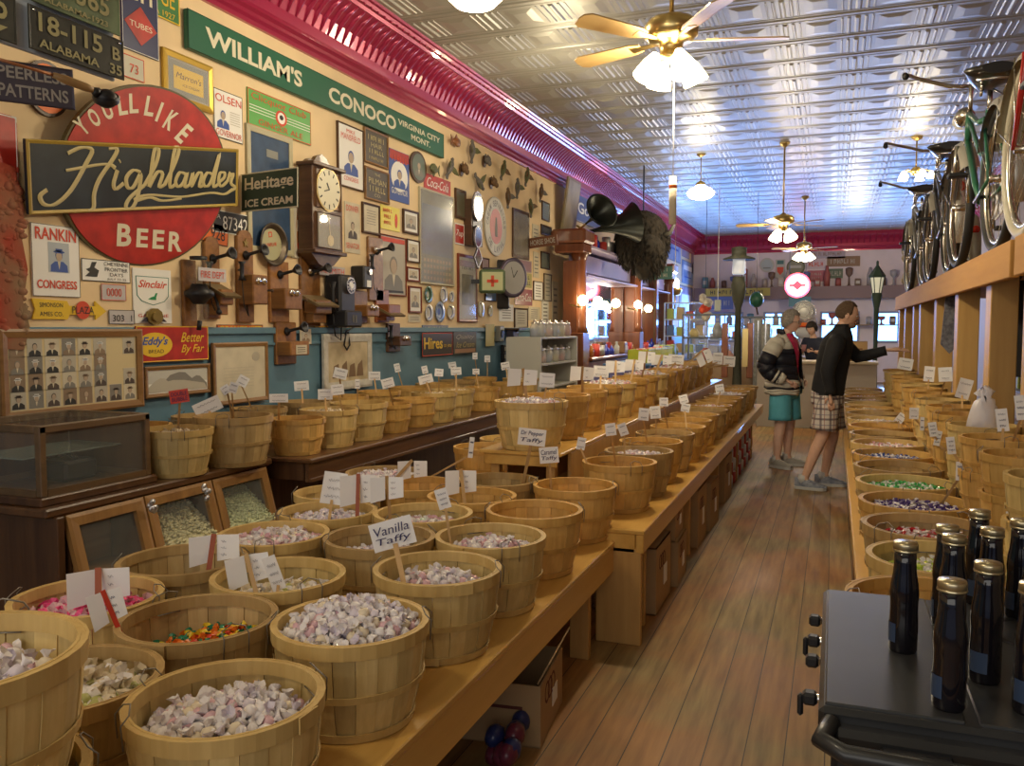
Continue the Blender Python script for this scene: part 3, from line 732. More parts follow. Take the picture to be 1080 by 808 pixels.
# ================================================================ PRICE CARDS
pen = mat('pen_ink', (.03, .03, .12), .6); wstick = wood('stick_wood', (.55, .36, .16), (.42, .25, .1), .6, island=0, objrand=.2); stick2 = mat('red_brown_stick', (.33, .09, .05), .6); cardm = mat('card_stock', (.84, .84, .86), .65)
def proj(p):
    q = CR.transposed() @ (Vector(p) - Vector((0, 0, H))); return 540 + FPX * q.x / -q.z, 404 - FPX * q.y / -q.z
BPX = [(proj((c.x, c.y, rz)), o, c, sc, rz, D) for (o, c, sc, rz, D) in BASK]
WORDN = 0
def card(px, py, wp, hp, label, roll=0, kind='single', text=None, foot=None, group=None, bk=None, yaw=0, up=0, sm=None, name='price_card', cm=None):
    fx, fy = foot if foot else (px, py + hp * .5 + 16)
    if bk is None:
        best = min(BPX, key=lambda e: math.hypot(e[0][0] - fx, (e[0][1] - fy) * 2.0) * (1 + .02 * e[5])); o, c, sc, rz, D = best[1:]
    else: o, c, sc, rz, D = bk
    P = atD(px, py, D * .995); f = onZ(fx, fy, rz) if rz < H else P.copy()
    d = Vector((f.x - c.x, f.y - c.y)); lim = RT * sc * .86
    if d.length > lim: d *= lim / d.length
    f = Vector((c.x + d.x, c.y + d.y, rz - .07))
    # the card is in the plane of its stick: keep it right above the basket
    P.z = max(P.z, rz + .02)
    w_, h = wp * D / FPX, hp * D / FPX
    phi = math.atan2(-P.x, P.y) + yaw
    X = T(*P) @ RZ(phi) @ Matrix(((1, 0, 0, 0), (0, 0, -1, 0), (0, 1, 0, 0), (0, 0, 0, 1))) @ RZ(R(roll))
    t = thing(name, label, 'sign', group=group or 'price cards on sticks', X=X)
    iX = X.inverted(); fl = iX @ f; b = MB(); sw = max(.009, min(.016, w_ * .12)) if kind == 'single' else max(.012, w_ * .1)
    top = Vector((0, h * (-.36 if kind == 'single' else .55) + up, -.002 if kind == 'single' else .004))
    b.beam((fl.x, fl.y, fl.z), top, sw, .003, sm or wstick, up=(0, 0, 1)); b.build('stick', t)
    if kind == 'single':
        vs = []; n = 6
        for i in range(n + 1):
            u = i / n - .5
            vs += [(u * w_, -h / 2, .012 * w_ * 8 * u * u), (u * w_, h / 2, .012 * w_ * 8 * u * u + .006 * math.sin(px))]
        b = MB(); b.add(vs, [(2 * i, 2 * i + 2, 2 * i + 3, 2 * i + 1) for i in range(n)], cm or cardm)
        b.add([(a, c_, e - .0012) for a, c_, e in vs], [(2 * i, 2 * i + 1, 2 * i + 3, 2 * i + 2) for i in range(n)], cm or cardm); b.build('card', t)
    else:
        for s in (-1, 1):
            b = MB(); hw = w_ * .44; b.prism([(0, -h / 2), (hw, -h / 2 + .01 * s), (hw, h / 2), (0, h / 2)], -.0006, .0006, cm or cardm, T(s * w_ * .05, 0, .001) @ RY(-s * .25) @ (SCL(s, 1, 1)))
            b.build('card', t)
    b = MB(); z = .0035 + .032 * w_
    if text:
        k = len(text)
        for i, ln in enumerate(text): b.text(ln, 0, h * (.5 - (i + .75) / (k + .5)), w_ * (.82 if len(ln) > 4 else .55), h * .62 / k, z, pen, shear=.15)
    else:
        rr = random.Random(int(px * 7 + py)); nl = 2 if D > 4.5 else 3
        for i in range(nl):       # illegible handwriting
            yy = h * (.25 - .5 * i / max(1, nl - 1)); n = 14; ww = w_ * rr.uniform(.5, .75)
            if kind == 'single' or True:
                off = 0 if kind == 'single' else w_ * .26
                if kind != 'single': ww *= .45
                pts = [(off + ww * (k / n - .5), yy + h * .05 * math.sin(k * 2.3 + rr.random()), z) for k in range(n + 1)]
                b.tube(pts, max(.0006, .0007 * D / 3), pen, 3, cap=False, smooth=False)
    b.build('handwriting', t)
    return t
GC = 'white price cards on sticks'
card(414, 563, 45, 30, 'white card reading Vanilla Taffy on a light wooden stick', roll=14, text=['Vanilla', 'Taffy'], foot=(430, 612), bk=bB)
card(104, 617, 62, 34, 'double white card on a red-brown stick over the hot pink candy', kind='double', foot=(108, 655), bk=bG, sm=stick2)
card(113, 640, 36, 34, 'white card behind a red strip stick standing in the mixed sweets basket', roll=12, foot=(128, 662), bk=bF, sm=mat('red_strip', (.5, .04, .02), .5), kind='double')
card(226, 578, 52, 28, 'double white card on a brown stick over the bare wooden basket', kind='double', foot=(236, 610), bk=bH, sm=stick2)
card(262, 600, 46, 30, 'double white card at the back of the yellowish taffy basket', roll=8, kind='double', foot=(272, 628), bk=bI)
card(289, 610, 14, 38, 'narrow sideways card with writing beside the yellowish taffy', roll=18, foot=(285, 640), bk=bI)
card(352, 515, 24, 34, 'curled white card on a stick beside the seed bin corner', roll=-10, foot=(345, 545), bk=bN)
card(378, 516, 40, 30, 'double white card on a brown stick in the pink-white taffy basket', kind='double', foot=(382, 545), bk=bN, sm=stick2)
card(408, 515, 36, 24, 'double white card on a pinkish stick above the Vanilla Taffy card', kind='double', foot=(414, 560), bk=bK)
card(435, 495, 32, 18, 'wide double white card in the third row basket', kind='double', foot=(433, 512), bk=bP)
card(486, 508, 34, 24, 'double white card standing over the amber basket with few candies', kind='double', foot=(492, 530), bk=bO)
card(467, 526, 13, 22, 'small tilted white card on a stick in the taffy basket behind the vanilla one', roll=16, foot=(478, 570), bk=bV)
card(497, 472, 5, 22, 'thin whitish strip on a tall stick in the back row', roll=-6, foot=(494, 498), bk=bQ)
card(561, 461, 29, 18, 'white two-line handwritten card below the rim of the front basket of the platform', roll=-6, text=['Dr Pepper', 'Taffy'], foot=(562, 500), bk=(bR[0], bR[1], bR[2], bR[3], 4.35))
card(579, 480, 20, 17, 'white card reading Caramel Taffy on a stick in the shaded basket', roll=5, text=['Caramel', 'Taffy'], foot=(582, 512), bk=b6)
for i, (x, y, r) in enumerate([(613, 468, -10), (644, 453, 8), (657, 453, 20), (679, 437, -5), (691, 435, 6), (721, 421, 15), (723, 430, -12), (759, 410, 10), (700, 424, 0)]):
    card(x, y, 9 if i not in (1, 3, 4) else 11, 13 if i < 5 else 9, 'small white card, %s from the near end of the aisle row baskets' % ORD[i], roll=r, foot=(x + 2, y + 22))
for i, (x, y, w_, h) in enumerate([(551, 398, 32, 17), (577, 401, 16, 15), (614, 394, 26, 14), (634, 392, 16, 12), (649, 387, 21, 12), (669, 385, 20, 11), (682, 377, 18, 12), (698, 379.5, 22, 10), (713, 379, 16, 10), (743, 377, 17, 14), (757, 378, 10, 12), (769, 382, 12, 11)]):
    b0 = [e for e in BASK if abs(e[1].x + 1.56) < .02 and e[1].z > .8][min(13, [0, 0, 2, 3, 4, 5, 6, 7, 8, 10, 12, 13][i])]
    card(x, y, w_, h, 'white folded card, %s from the near end above the raised platform baskets' % ORD[i], roll=(-4 if i != 9 else 22), kind='double' if w_ > 16 else 'single', foot=(x, y + 18), bk=b0)
CL = [(219, 429, 28, 15, 24), (246, 409, 9, 11, -20), (256, 402, 11, 11, -30), (238, 411, 9, 9, 30), (294, 420, 19, 9, 0), (318, 407, 15, 10, 4), (343, 416, 15, 11, 0), (356, 411, 13, 11, 6), (359, 394, 14, 11, -14), (377, 405, 5, 10, 0), (395, 396.5, 12, 9, 0), (409, 404, 13, 10, 14), (419, 388, 6, 9, 12), (448, 390, 6, 8, 12), (449, 400, 15, 9, 14), (463, 393, 9, 8, -5), (477, 385, 8, 6, 10), (481, 391.5, 11, 8, 4), (501, 375.5, 5, 7, 0), (502, 392, 7, 6, 0), (514, 378.5, 6, 7, 0), (533, 386, 9, 8, 10)]
for i, (x, y, w_, h, r) in enumerate(sorted(CL)):
    card(x, y, w_, h, 'small white card, %s from the left among the baskets along the left wall' % ORD[i], roll=r, foot=(x + (8 if r > 5 else 0), y + 20))
card(189, 418, 19, 14, 'round-edged red and purple bubble gum card beside the display case', roll=8, text=['DOUBLE', 'BUBBLE'], foot=(190, 440), cm=mat('bubble_red', (.7, .08, .06), .4))
CR_ = [(980, 394.5, 10, 16, -4), (997, 395, 13, 15, 4), (1017, 410, 13, 21, -14), (1057, 443, 11, 24, 8), (964, 436, 9, 12, 0), (972.6, 447, 4, 14, 0), (984, 453, 8, 15, 10), (989, 464, 6, 16, -10), (1003, 470, 8, 18, 8), (1012, 497, 7, 20, 0), (1034, 503, 7, 16, -12), (950, 441, 8, 10, -35), (1076, 430, 9, 26, 8), (955, 384, 14, 12, -10), (1071, 556, 13, 34, 10)]
for i, (x, y, w_, h, r) in enumerate(sorted(CR_)):
    card(x, y, w_, h, 'white card, %s from the left of those over the right-hand baskets' % ORD[i], roll=r, foot=(x - 1, y + h))
b0 = [e for e in BASK if e[1].x > .5][7]
b = MB(); b.lathe([(.0, .0), (.04, 0), (.06, .03), (.058, .07), (.05, .11), (.035, .14), (.02, .16), (.035, .185), (.012, .20)], mat('plastic_bag', (.74, .72, .78), .35, alpha=.8), 13); rn = random.Random(2); b.v = [(x + rn.uniform(-.011, .011), y + rn.uniform(-.011, .011), z + rn.uniform(-.012, .012)) for x, y, z in b.v]
tag(b.build('plastic_bag', loc=(b0[1].x, b0[1].y, b0[3] - .04)), 'crumpled whitish plastic bag standing in a small basket by the post', 'bag')

# ================================================================ THINGS ON THE LEFT WALL
ivory = mat('ivory_letter', (.70, .66, .50), .55); paper = mat('aged_paper', (.66, .60, .46), .7, nz=.15, nscale=8); inkred = mat('print_red', (.62, .07, .03), .6)
inkblue = mat('print_blue', (.05, .10, .36), .6); inkblk = mat('print_black', (.03, .03, .03), .6); grey = mat('photo_grey', (.22, .21, .19), .6); greyl = mat('photo_light', (.46, .43, .36), .6); flesh = mat('print_flesh', (.45, .35, .26), .6)
fr_dark = wood('frame_dark', (.10, .05, .025), (.06, .03, .015), .35, axis=0); fr_oak = wood('frame_oak', (.30, .16, .06), (.2, .1, .03), .4, axis=0); fr_gold = mat('frame_gold', (.55, .36, .06), .35, .5); fr_red = wood('frame_reddish', (.22, .05, .025), (.14, .03, .02), .35, axis=0); fr_white = mat('frame_white', (.62, .60, .54), .6, nz=.2, nscale=20)
picglass = mat('picture_glass', (.8, .8, .8), .06, alpha=.12, coat=.5)
def wbox(x0, y0, x1, y1, X=WX):
    """a thing seen at these pixel bounds, lying in the plane X: centre, width, height"""
    cx, cy = (x0 + x1) / 2, (y0 + y1) / 2; C = onX(cx, cy, X); a, b_ = onX(x0, cy, X), onX(x1, cy, X)
    return C, b_.y - a.y, onX(cx, y0, X).z - onX(cx, y1, X).z
def person_print(b, cx, cy, w_, h, z, suit, X=None, hat=None, face=None, bg=None):
    """printed portrait: background, shoulders, collar, face, hair or hat"""
    if bg: b.rect(cx, cy, w_, h, z, z + .0004, bg, X)
    n = 14; face = face or flesh; z += .0005
    sh = [(cx - w_ * .42, cy - h * .48), (cx + w_ * .42, cy - h * .48), (cx + w_ * .40, cy - h * .26), (cx + w_ * .2, cy - h * .13), (cx - w_ * .2, cy - h * .13), (cx - w_ * .40, cy - h * .26)]
    b.prism(sh, z, z + .0004, suit, X)
    b.prism([(cx - w_ * .07, cy - h * .13), (cx, cy - h * .4), (cx + w_ * .07, cy - h * .13)], z + .0004, z + .0007, paper, X)
    b.disc(cx, cy + h * .08, w_ * .17, h * .19, z + .0008, z + .0011, hat or suit, X, n); b.disc(cx, cy + h * .045, w_ * .145, h * .165, z + .0011, z + .0014, face, X, n)
    if hat: b.disc(cx, cy + h * .19, w_ * .27, h * .05, z + .0015, z + .0018, hat, X, n); b.rect(cx, cy + h * .24, w_ * .32, h * .11, z + .0015, z + .0018, hat, X)
def sign(name, label, cat, box, base, texts=(), th=.012, frame=None, fm=None, art=None, X=WX, group=None, rot=0, edge=None, rnd=None, proud=0.003, paint_only=False, gl=False, yaw=0, lift=0.0):
    C, w_, h = wbox(*box, X=X); C.x += max(proud, .027) if C.z < 1.5 and X == WX else proud
    Xm = T(*C) @ RZ(yaw) @ ZF @ RZ(R(rot))
    t = thing(name, label, cat, X=Xm, group=group)
    b = MB(); iw, ih = (w_ - 2 * frame, h - 2 * frame) if frame else (w_, h)
    if rnd == 'disc': b.disc(0, 0, w_ / 2, h / 2, 0, th, base, n=40)
    elif rnd: 
        r = rnd * min(w_, h); pts = []
        for (sx, sy, a0) in ((1, 1, 0), (-1, 1, 90), (-1, -1, 180), (1, -1, 270)):
            for k in range(4): a = R(a0 + k * 30); pts.append((sx * (w_ / 2 - r) + r * math.cos(a), sy * (h / 2 - r) + r * math.sin(a)))
        b.prism(pts, 0, th, base)
    else: b.rect(0, 0, iw, ih, 0, th, base)
    if edge: b.frame(iw, ih, min(iw, ih) * edge[1], th - .001, th + .0016, edge[0])
    b.build('picture' if frame else 'sign_board', t)
    if frame:
        b = MB(); b.frame(w_, h, frame, -.002, th + .012, fm or fr_dark); b.build('frame', t)
        if gl: b = MB(); b.rect(0, 0, iw, ih, th + .004, th + .0055, picglass); b.build('glass_pane', t)
    if art:
        b = MB(); art(b, iw, ih, th + .0012)
        if b.v: b.build('printed_image', t)
    if texts:
        b = MB()
        for tx in texts:
            s, cx, cy, tw, hh, m = tx[:6]; kw = tx[6] if len(tx) > 6 else {}
            b.text(s, cx * iw, cy * ih, tw * iw, hh * ih, th + .002, m, **kw)
        b.build('lettering', t)
    return t, w_, h
def plate(label, box, base, ink, lines, rot=0, X=WX, **k):
    return sign('licence_plate', label, 'license plate', box, base, [(s, x, y, w_, h, ink) for s, x, y, w_, h in lines], th=.003, edge=(ink, .04), rnd=.1, rot=rot, X=X, group='old number plates on the wall', proud=.006, **k)

# long green sign board
C0 = onX(192.5, 32, WX); C1 = onX(464, 153, WX); hS = .235
zt = (onX(192.5, 12, WX).z + onX(464, 140.5, WX).z) / 2; zb = (onX(192.5, 52.5, WX).z + onX(464, 166.5, WX).z) / 2
Lw, Lh = C1.y - C0.y, zt - zb
t = thing('long_sign', 'long dark green wooden sign with white capitals running under the red cornice', 'sign', X=T(WX + .004, (C0.y + C1.y) / 2, (zt + zb) / 2) @ ZF)
b = MB(); b.box((0, 0, .02), (Lw, Lh, .04), green, bev=.006); b.frame(Lw, Lh, .012, .038, .044, mat('sign_green_edge', (.015, .08, .05), .5)); b.build('sign_board', t)
b = MB(); b.text("WILLIAM'S", -.315 * Lw, .02 * Lh, .285 * Lw, .50 * Lh, .041, ivory, bold=.03); b.text('CONOCO', .075 * Lw, 0, .30 * Lw, .50 * Lh, .041, ivory, bold=.03)
b.text('VIRGINIA CITY', .355 * Lw, .15 * Lh, .24 * Lw, .22 * Lh, .041, ivory, bold=.02); b.text('MONT.', .36 * Lw, -.2 * Lh, .11 * Lw, .22 * Lh, .041, ivory, bold=.02); b.build('lettering', t)

# projecting boards that turn towards the shop: find the plane from the direction of their edges
def turned(name, label, cat, px, py, D, yawdeg, w_, h, roll=0, tilt=0):
    P = atD(px, py, D); X = T(*P) @ RZ(R(yawdeg)) @ Matrix(((1, 0, 0, 0), (0, 0, -1, 0), (0, 1, 0, 0), (0, 0, 0, 1))) @ RX(R(tilt)) @ RZ(R(roll))
    return thing(name, label, cat, X=X)
darkblue = mat('worn_navy_board', (.022, .03, .04), .5, nz=.5, nscale=5); goldl = mat('old_gold_paint', (.50, .42, .20), .5); ggold = mat('gold_edge', (.42, .29, .05), .45)
# board and disc hang parallel to the wall, top leaning out a little, turned anticlockwise
pw_ = onX(152.1, 186.9, WX + .10); DH = (CR.transposed() @ (pw_ - Vector((0, 0, H)))).z * -1
t = turned('beer_sign', 'big red disc sign with a navy board across it, gold script lettering', 'sign', 152.1, 186.9, DH, 89.9, 1, 1, roll=9.1, tilt=10)
bw, bh = 1.583 * DH / 5, .373 * DH / 5
def onsign(px, py, X):
    Xi = X.inverted(); o = Xi @ Vector((0, 0, H)); d = (Xi @ (Vector((0, 0, H)) + ray(px, py))) - o; k = -o.z / d.z; q = o + d * k; return q.x, q.y
XS = T(*atD(152.1, 186.9, DH)) @ RZ(R(89.9)) @ Matrix(((1, 0, 0, 0), (0, 0, -1, 0), (0, 1, 0, 0), (0, 0, 0, 1))) @ RX(R(10)) @ RZ(R(9.1))
rim_ = [onsign(151 + 89 * math.cos(a), 185 + 96 * math.sin(a), XS) for a in [2 * math.pi * k / 56 for k in range(56)]]; cxm = sum(p[0] for p in rim_) / 56; cym = sum(p[1] for p in rim_) / 56
b = MB(); b.prism([(cxm + (x - cxm) * .975, cym + (y - cym) * .975) for x, y in rim_], -.03, 0, red); b.prism(rim_, -.034, -.006, mat('disc_edge', (.10, .08, .03), .5)); b.build('round_board', t)
b = MB(); b.box((0, 0, .014), (bw, bh, .028), darkblue, bev=.004); b.frame(bw, bh, .022, .025, .036, ggold); b.build('cross_board', t)
b = MB()
def letter(ch, px, py, wp, hp, ang):
    """a painted letter seen at this pixel, its width and height given in pixels along its own axes"""
    ca, sa = math.cos(R(ang)), math.sin(R(ang)); c = onsign(px, py, XS); ux = onsign(px + ca * wp, py - sa * wp, XS); uy = onsign(px - sa * hp, py - ca * hp, XS)
    U = (ux[0] - c[0], ux[1] - c[1]); V = (uy[0] - c[0], uy[1] - c[1]); vs, fs = textmesh(ch, 0, .03)
    b.add([(c[0] + v[0] * U[0] + v[1] * V[0], c[1] + v[0] * U[1] + v[1] * V[1], .0012) for v in vs], fs, ivory)
for ch, x, y, an in (('Y', 86, 133, 40), ('O', 99, 124, 31), ('U', 113, 116, 22), ("'", 121, 108, 14), ('L', 129, 111, 8), ('L', 141, 109, 2), ('L', 158, 112, -10), ('I', 168, 118, -20), ('K', 180, 127, -30), ('E', 194, 141, -42)): letter(ch, x, y, 3 if ch in "I'" else 9.5, 6 if ch == "'" else 21, an)
for ch, x, y, wp, hp in (('B', 131, 248, 15, 24), ('E', 150, 251, 12, 20), ('E', 167, 252.5, 12, 20), ('R', 185, 255, 14, 21)): letter(ch, x, y, wp, hp, -3)
b.build('lettering', t)
def strokes(b, sts, sx, sy, ox, oy, r, m, z=.031):
    for st in sts:
        pts = []; P = [Vector((p[0], p[1], 0)) for p in st]; n = len(P)
        for i in range(n - 1):          # catmull-rom through the pen points
            p0, p1, p2, p3 = P[max(i - 1, 0)], P[i], P[i + 1], P[min(i + 2, n - 1)]
            for k in range(5):
                u = k / 5; q = .5 * ((2 * p1) + (-p0 + p2) * u + (2 * p0 - 5 * p1 + 4 * p2 - p3) * u * u + (-p0 + 3 * p1 - 3 * p2 + p3) * u ** 3); pts.append(q)
        pts.append(P[-1]); N = len(pts); rr = []
        for i, q in enumerate(pts):
            d = pts[min(i + 1, N - 1)] - pts[max(i - 1, 0)]; down = abs(d.y) / (d.length + 1e-6); rr.append(r * (.55 + .75 * down))
        b.tube([(ox + q.x * sx, oy + q.y * sy, z) for q in pts], rr, m, 4, flat=.25, smooth=False)
b = MB()
# script letters, units: x in pixels from the left of the board (0..224), y up in pixels from the bottom (0..72)
S = [[(15, 24), (9, 18), (12, 10), (22, 10), (36, 24), (50, 50), (56, 64), (46, 66), (34, 60)], [(72, 66), (80, 66), (76, 56), (63, 36), (57, 20), (56, 5), (51, 2)], [(32, 43), (46, 46), (60, 49), (72, 50), (78, 46)],
     [(80, 44), (76, 30), (78, 24), (86, 30)], [(82, 53), (83, 54)], [(104, 42), (96, 44), (89, 36), (90, 26), (96, 26), (104, 40), (101, 18), (95, 4), (88, 4), (92, 14), (108, 28)],
     [(108, 28), (120, 50), (124, 66), (119, 66), (113, 26)], [(113, 26), (122, 42), (128, 40), (124, 26), (130, 28)], [(130, 28), (142, 52), (147, 68), (142, 68), (136, 28), (142, 28)],
     [(156, 40), (148, 42), (143, 32), (146, 26), (152, 30), (157, 42), (154, 26), (160, 28)], [(160, 28), (164, 42), (162, 26), (170, 41), (175, 40), (172, 26), (178, 28)],
     [(190, 40), (182, 42), (177, 32), (180, 26), (187, 32), (198, 66), (190, 28), (196, 28)], [(196, 30), (204, 36), (205, 42), (199, 42), (197, 32), (201, 26), (209, 32)], [(209, 32), (213, 43), (211, 38), (217, 41), (214, 30), (220, 24), (214, 20)],
     [(96, 12), (112, 17), (150, 14), (186, 18), (205, 16), (216, 22)], [(100, 11), (114, 14), (128, 10), (150, 12)]]
strokes(b, S, bw / 224, bh / 72, -bw / 2, -bh / 2, .0115, goldl)
b.build('script_lettering', t)

pw_ = onX(284.2, 200.8, WX + .30); DI = -(CR.transposed() @ (pw_ - Vector((0, 0, H)))).z
t = turned('ice_cream_sign', 'dark green tin sign with cream lettering sticking out between the blue frame and the clock', 'sign', 284.2, 200.8, DI, -14.6, 1, 1, roll=-1.1, tilt=-.8)
w_, h = .569 * DI / 5.6, .253 * DI / 5.6; dg = mat('dark_green_tin', (.02, .05, .035), .5)
b = MB(); b.rect(0, 0, w_, h, 0, .008, dg); b.frame(w_, h, .008, .006, .011, ivory); b.build('sign_board', t)
b = MB(); b.text('Heritage', 0, .045, w_ * .86, h * .42, .009, ivory, bold=.02); b.text('ICE CREAM', 0, -.078, w_ * .84, h * .2, .009, ivory, bold=.03); b.rect(-.02, .028, w_ * .8, .005, .0085, .0095, ivory); b.build('lettering', t)

# board of plates hanging near the camera
XP = -2.2
t = thing('hanging_board', 'pale blue board hanging at the top left, with old number plates screwed on it', 'board', X=T(XP - .012, 1.62, 2.66) @ ZF)
b = MB(); pB = onX(129, 87, XP); pA = onX(0, 46, XP)
b.box((0, 0, -.006), (1.16, 2 * (2.66 - pB.z), .012), mat('pale_blue_board', (.36, .42, .52), .5), bev=.002)
b.build('board_panel', t)
b = MB(); 
for x in (-.4, .45): b.tube([(x, .55, 0), (x, WZ - 2.66 - .01, 0)], .006, iron, 6)
b.build('hanger_rod', t)
pg = mat('plate_charcoal', (.05, .052, .045), .45, .2, nz=.4, nscale=12); pgr = mat('plate_green_cream', (.16, .22, .12), .5, nz=.5, nscale=9)
def bplate(label, x0, x1, ztop, zbot, base, ink, lines):
    a, c = onX(x0, 60, XP).y, onX(x1, 60, XP).y; w_, h = c - a, ztop - zbot
    t = thing('licence_plate', label, 'license plate', X=T(XP + .002, (a + c) / 2, (ztop + zbot) / 2) @ ZF, group='old number plates on the hanging board')
    b = MB(); b.rect(0, 0, w_, h, 0, .003, base); b.frame(w_, h, .006, .002, .005, base); b.build('plate_sheet', t)
    b = MB()
    for (s, cx, cy, tw, hh) in lines: b.text(s, cx * w_, cy * h, tw * w_, hh * h, .004, ink, bold=.02, ext=.0015)
    for cx in (-.45, .45): b.sphere((cx * w_, .4 * h, .005), .004, steel, 6, 4)
    b.build('embossed_lettering', t)
z1a, z1b = onX(129, 44, XP).z, onX(129, 85, XP).z
old_y = mat('plate_ochre_ink', (.36, .33, .16), .5)
bplate('dark grey plate reading 18-115 B over its state name, on the hanging board', 30, 129, z1a, z1b, pg, old_y, [('18-115', -.08, .18, .66, .44), ('B', .41, .1, .09, .32), ('ALABAMA', -.1, -.3, .62, .2), ('35', .4, -.3, .14, .26)])
bplate('green and cream plate reading 24-365 above the dark grey one on the hanging board', 31, 126, z1a + .012 + (z1a - z1b), z1a + .012, pgr, old_y, [('24-365', 0, .1, .74, .5), ('ALABAMA-1923', 0, -.34, .7, .14)])
bplate('black plate ending in a yellow 5 at the far left of the hanging board', -90, 17, z1a + .02, z1b - .004, pg, old_y, [('24-175', 0, .12, .8, .5), ('27', .2, -.33, .4, .18)])

# tin signs and prints, in order from the left
def artTubes(b, w_, h, z):
    b.prism([(-.45 * w_, -.16 * h), (0, .08 * h), (.45 * w_, -.16 * h), (0, -.40 * h)], z, z + .001, red)
sign('tin_sign', 'navy blue tin sign with a red diamond at the top left of the wall', 'sign', (127, -28, 165, 57), mat('deep_navy', (.012, .018, .09), .4), [('ch', -.02, .25, .7, .24, ivory), ('TUBES', 0, -.16, .62, .07, ivory)], art=artTubes, edge=(white, .03))
plate('green and yellow plate marked NEVADA 1927 above the long green sign', (131, -24, 189, 15), mat('plate_green', (.05, .2, .06), .5), yellow, [('DODGE', 0, .12, .8, .5), ('NEVADA 1927', 0, -.34, .8, .16)])
plate('small whitish plate with a red 73 under the navy tin sign', (129, 60, 151, 84), mat('plate_offwhite', (.52, .50, .40), .5), inkred, [('73', .0, -.05, .4, .4)])
def artMc(b, w_, h, z): b.rect(0, 0, w_ * .72, h * .62, z, z + .001, yellow); b.frame(w_, h, .03 * w_, z, z + .002, greyl)
sign('framed_sign', 'gold-framed grey mat with a small yellow ice cream label', 'picture', (171, 61, 223, 112), grey if False else mat('grey_mat', (.24, .25, .24), .7), [("Marron's", 0, .08, .62, .17, inkblk, dict(shear=.3)), ('ICE CREAM', .05, -.16, .4, .07, inkblk)], frame=.04, fm=fr_gold, art=artMc, gl=True)
sign('poster', 'small white governor poster with red capitals and a man in a suit', 'poster', (225, 98, 255, 148), white, [('OLSEN', 0, .33, .9, .16, inkred), ('GOVERNOR', 0, -.38, .9, .13, inkred)], art=lambda b, w_, h, z: (person_print(b, -.2 * w_, -.05 * h, w_ * .5, h * .5, z, inkblue), [b.rect(.22 * w_, (.1 - .05 * k) * h, .35 * w_, .012 * h, z, z + .0005, greyl) for k in range(6)]), th=.006, edge=(inkblk, .02))
def artC(b, w_, h, z):
    for y in (.0, .08, -.08): b.rect(0, (y - .02) * h, w_ * .96, h * .02, z, z + .0006, white)
    b.disc(0, -.02 * h, .09 * w_, .22 * h, z + .0007, z + .0012, inkred); b.disc(0, -.02 * h, .06 * w_, .16 * h, z + .0013, z + .002, white); b.disc(0, -.0 * h, .03 * w_, .07 * h, z + .002, z + .0025, inkblk)
sign('tin_sign', 'bright green tin sign with a red border and red script', 'sign', (262, 106, 328, 143), mat('ginger_green', (.12, .40, .10), .4), [('Clicquot Club', -.02, .30, .86, .24, inkred, dict(shear=.1)), ('GINGER ALE', 0, -.33, .7, .16, inkred)], edge=(inkred, .05), art=artC, th=.01)
bluep = mat('dark_blue_print', (.035, .075, .16), .55, nz=.3, nscale=10)
sign('framed_picture', 'tall blue print in a cream frame behind the ice cream sign', 'picture', (260, 139, 308, 268), bluep, frame=.045, fm=mat('frame_cream', (.46, .42, .28), .5), art=lambda b, w_, h, z: b.rect(.05 * w_, .35 * h, .3 * w_, .07 * h, z, z + .0006, M['grey_mat']))
def artBottle(b, w_, h, z):
    p = [(-.22, -.48), (.22, -.48), (.26, -.1), (.2, .08), (.1, .2), (.09, .42), (-.09, .42), (-.1, .2), (-.2, .08), (-.26, -.1)]
    b.prism([(x * w_, y * h) for x, y in p], z, z + .0006, mat('amber_print', (.30, .12, .04), .5)); b.rect(0, -.12 * h, .46 * w_, .13 * h, z + .0007, z + .0011, paper); b.rect(0, -.36 * h, .44 * w_, .08 * h, z + .0007, z + .0011, inkred)
sign('tall_poster', 'tall narrow poster of a brown bottle beside the wall clock', 'poster', (306, 183, 327, 273), greyl, art=artBottle, edge=(paper, .08), th=.008)
# left edge: red panel over a weathered wall piece
sign('tin_sign', 'red sign panel with white rounded border at the left edge of the wall', 'sign', (-40, 118, 19, 345), red, edge=(white, .06), rnd=.12, th=.02)
weather = mat('weathered_crust', (.24, .16, .09), .9, c2=(.35, .04, .02), nscale=3.5, bump=1.0)
b = MB(); rn = random.Random(4); ya, yb = onX(-30, 262, WX).y, onX(22, 262, WX).y; wv = (yb - ya) / 2
pts = [(-wv, -.50), (wv * .7, -.52), (wv, -.40), (wv * .75, -.27), (wv, -.1), (wv * .8, .05), (wv * .95, .2), (wv * .6, .42), (-wv, .45)]
b.prism(pts, 0, .05, weather, ZF)
for k in range(170): b.sphere((.046, rn.uniform(-.93, .88) * wv, rn.uniform(-.49, .41)), (rn.uniform(.004, .016), rn.uniform(.01, .04), rn.uniform(.01, .03)), weather, 5, 4, None)
tag(b.build('weathered_panel', loc=onX(-4, 262, WX)), 'crusty red and brown weathered object hanging at the left edge of the wall', 'relic')
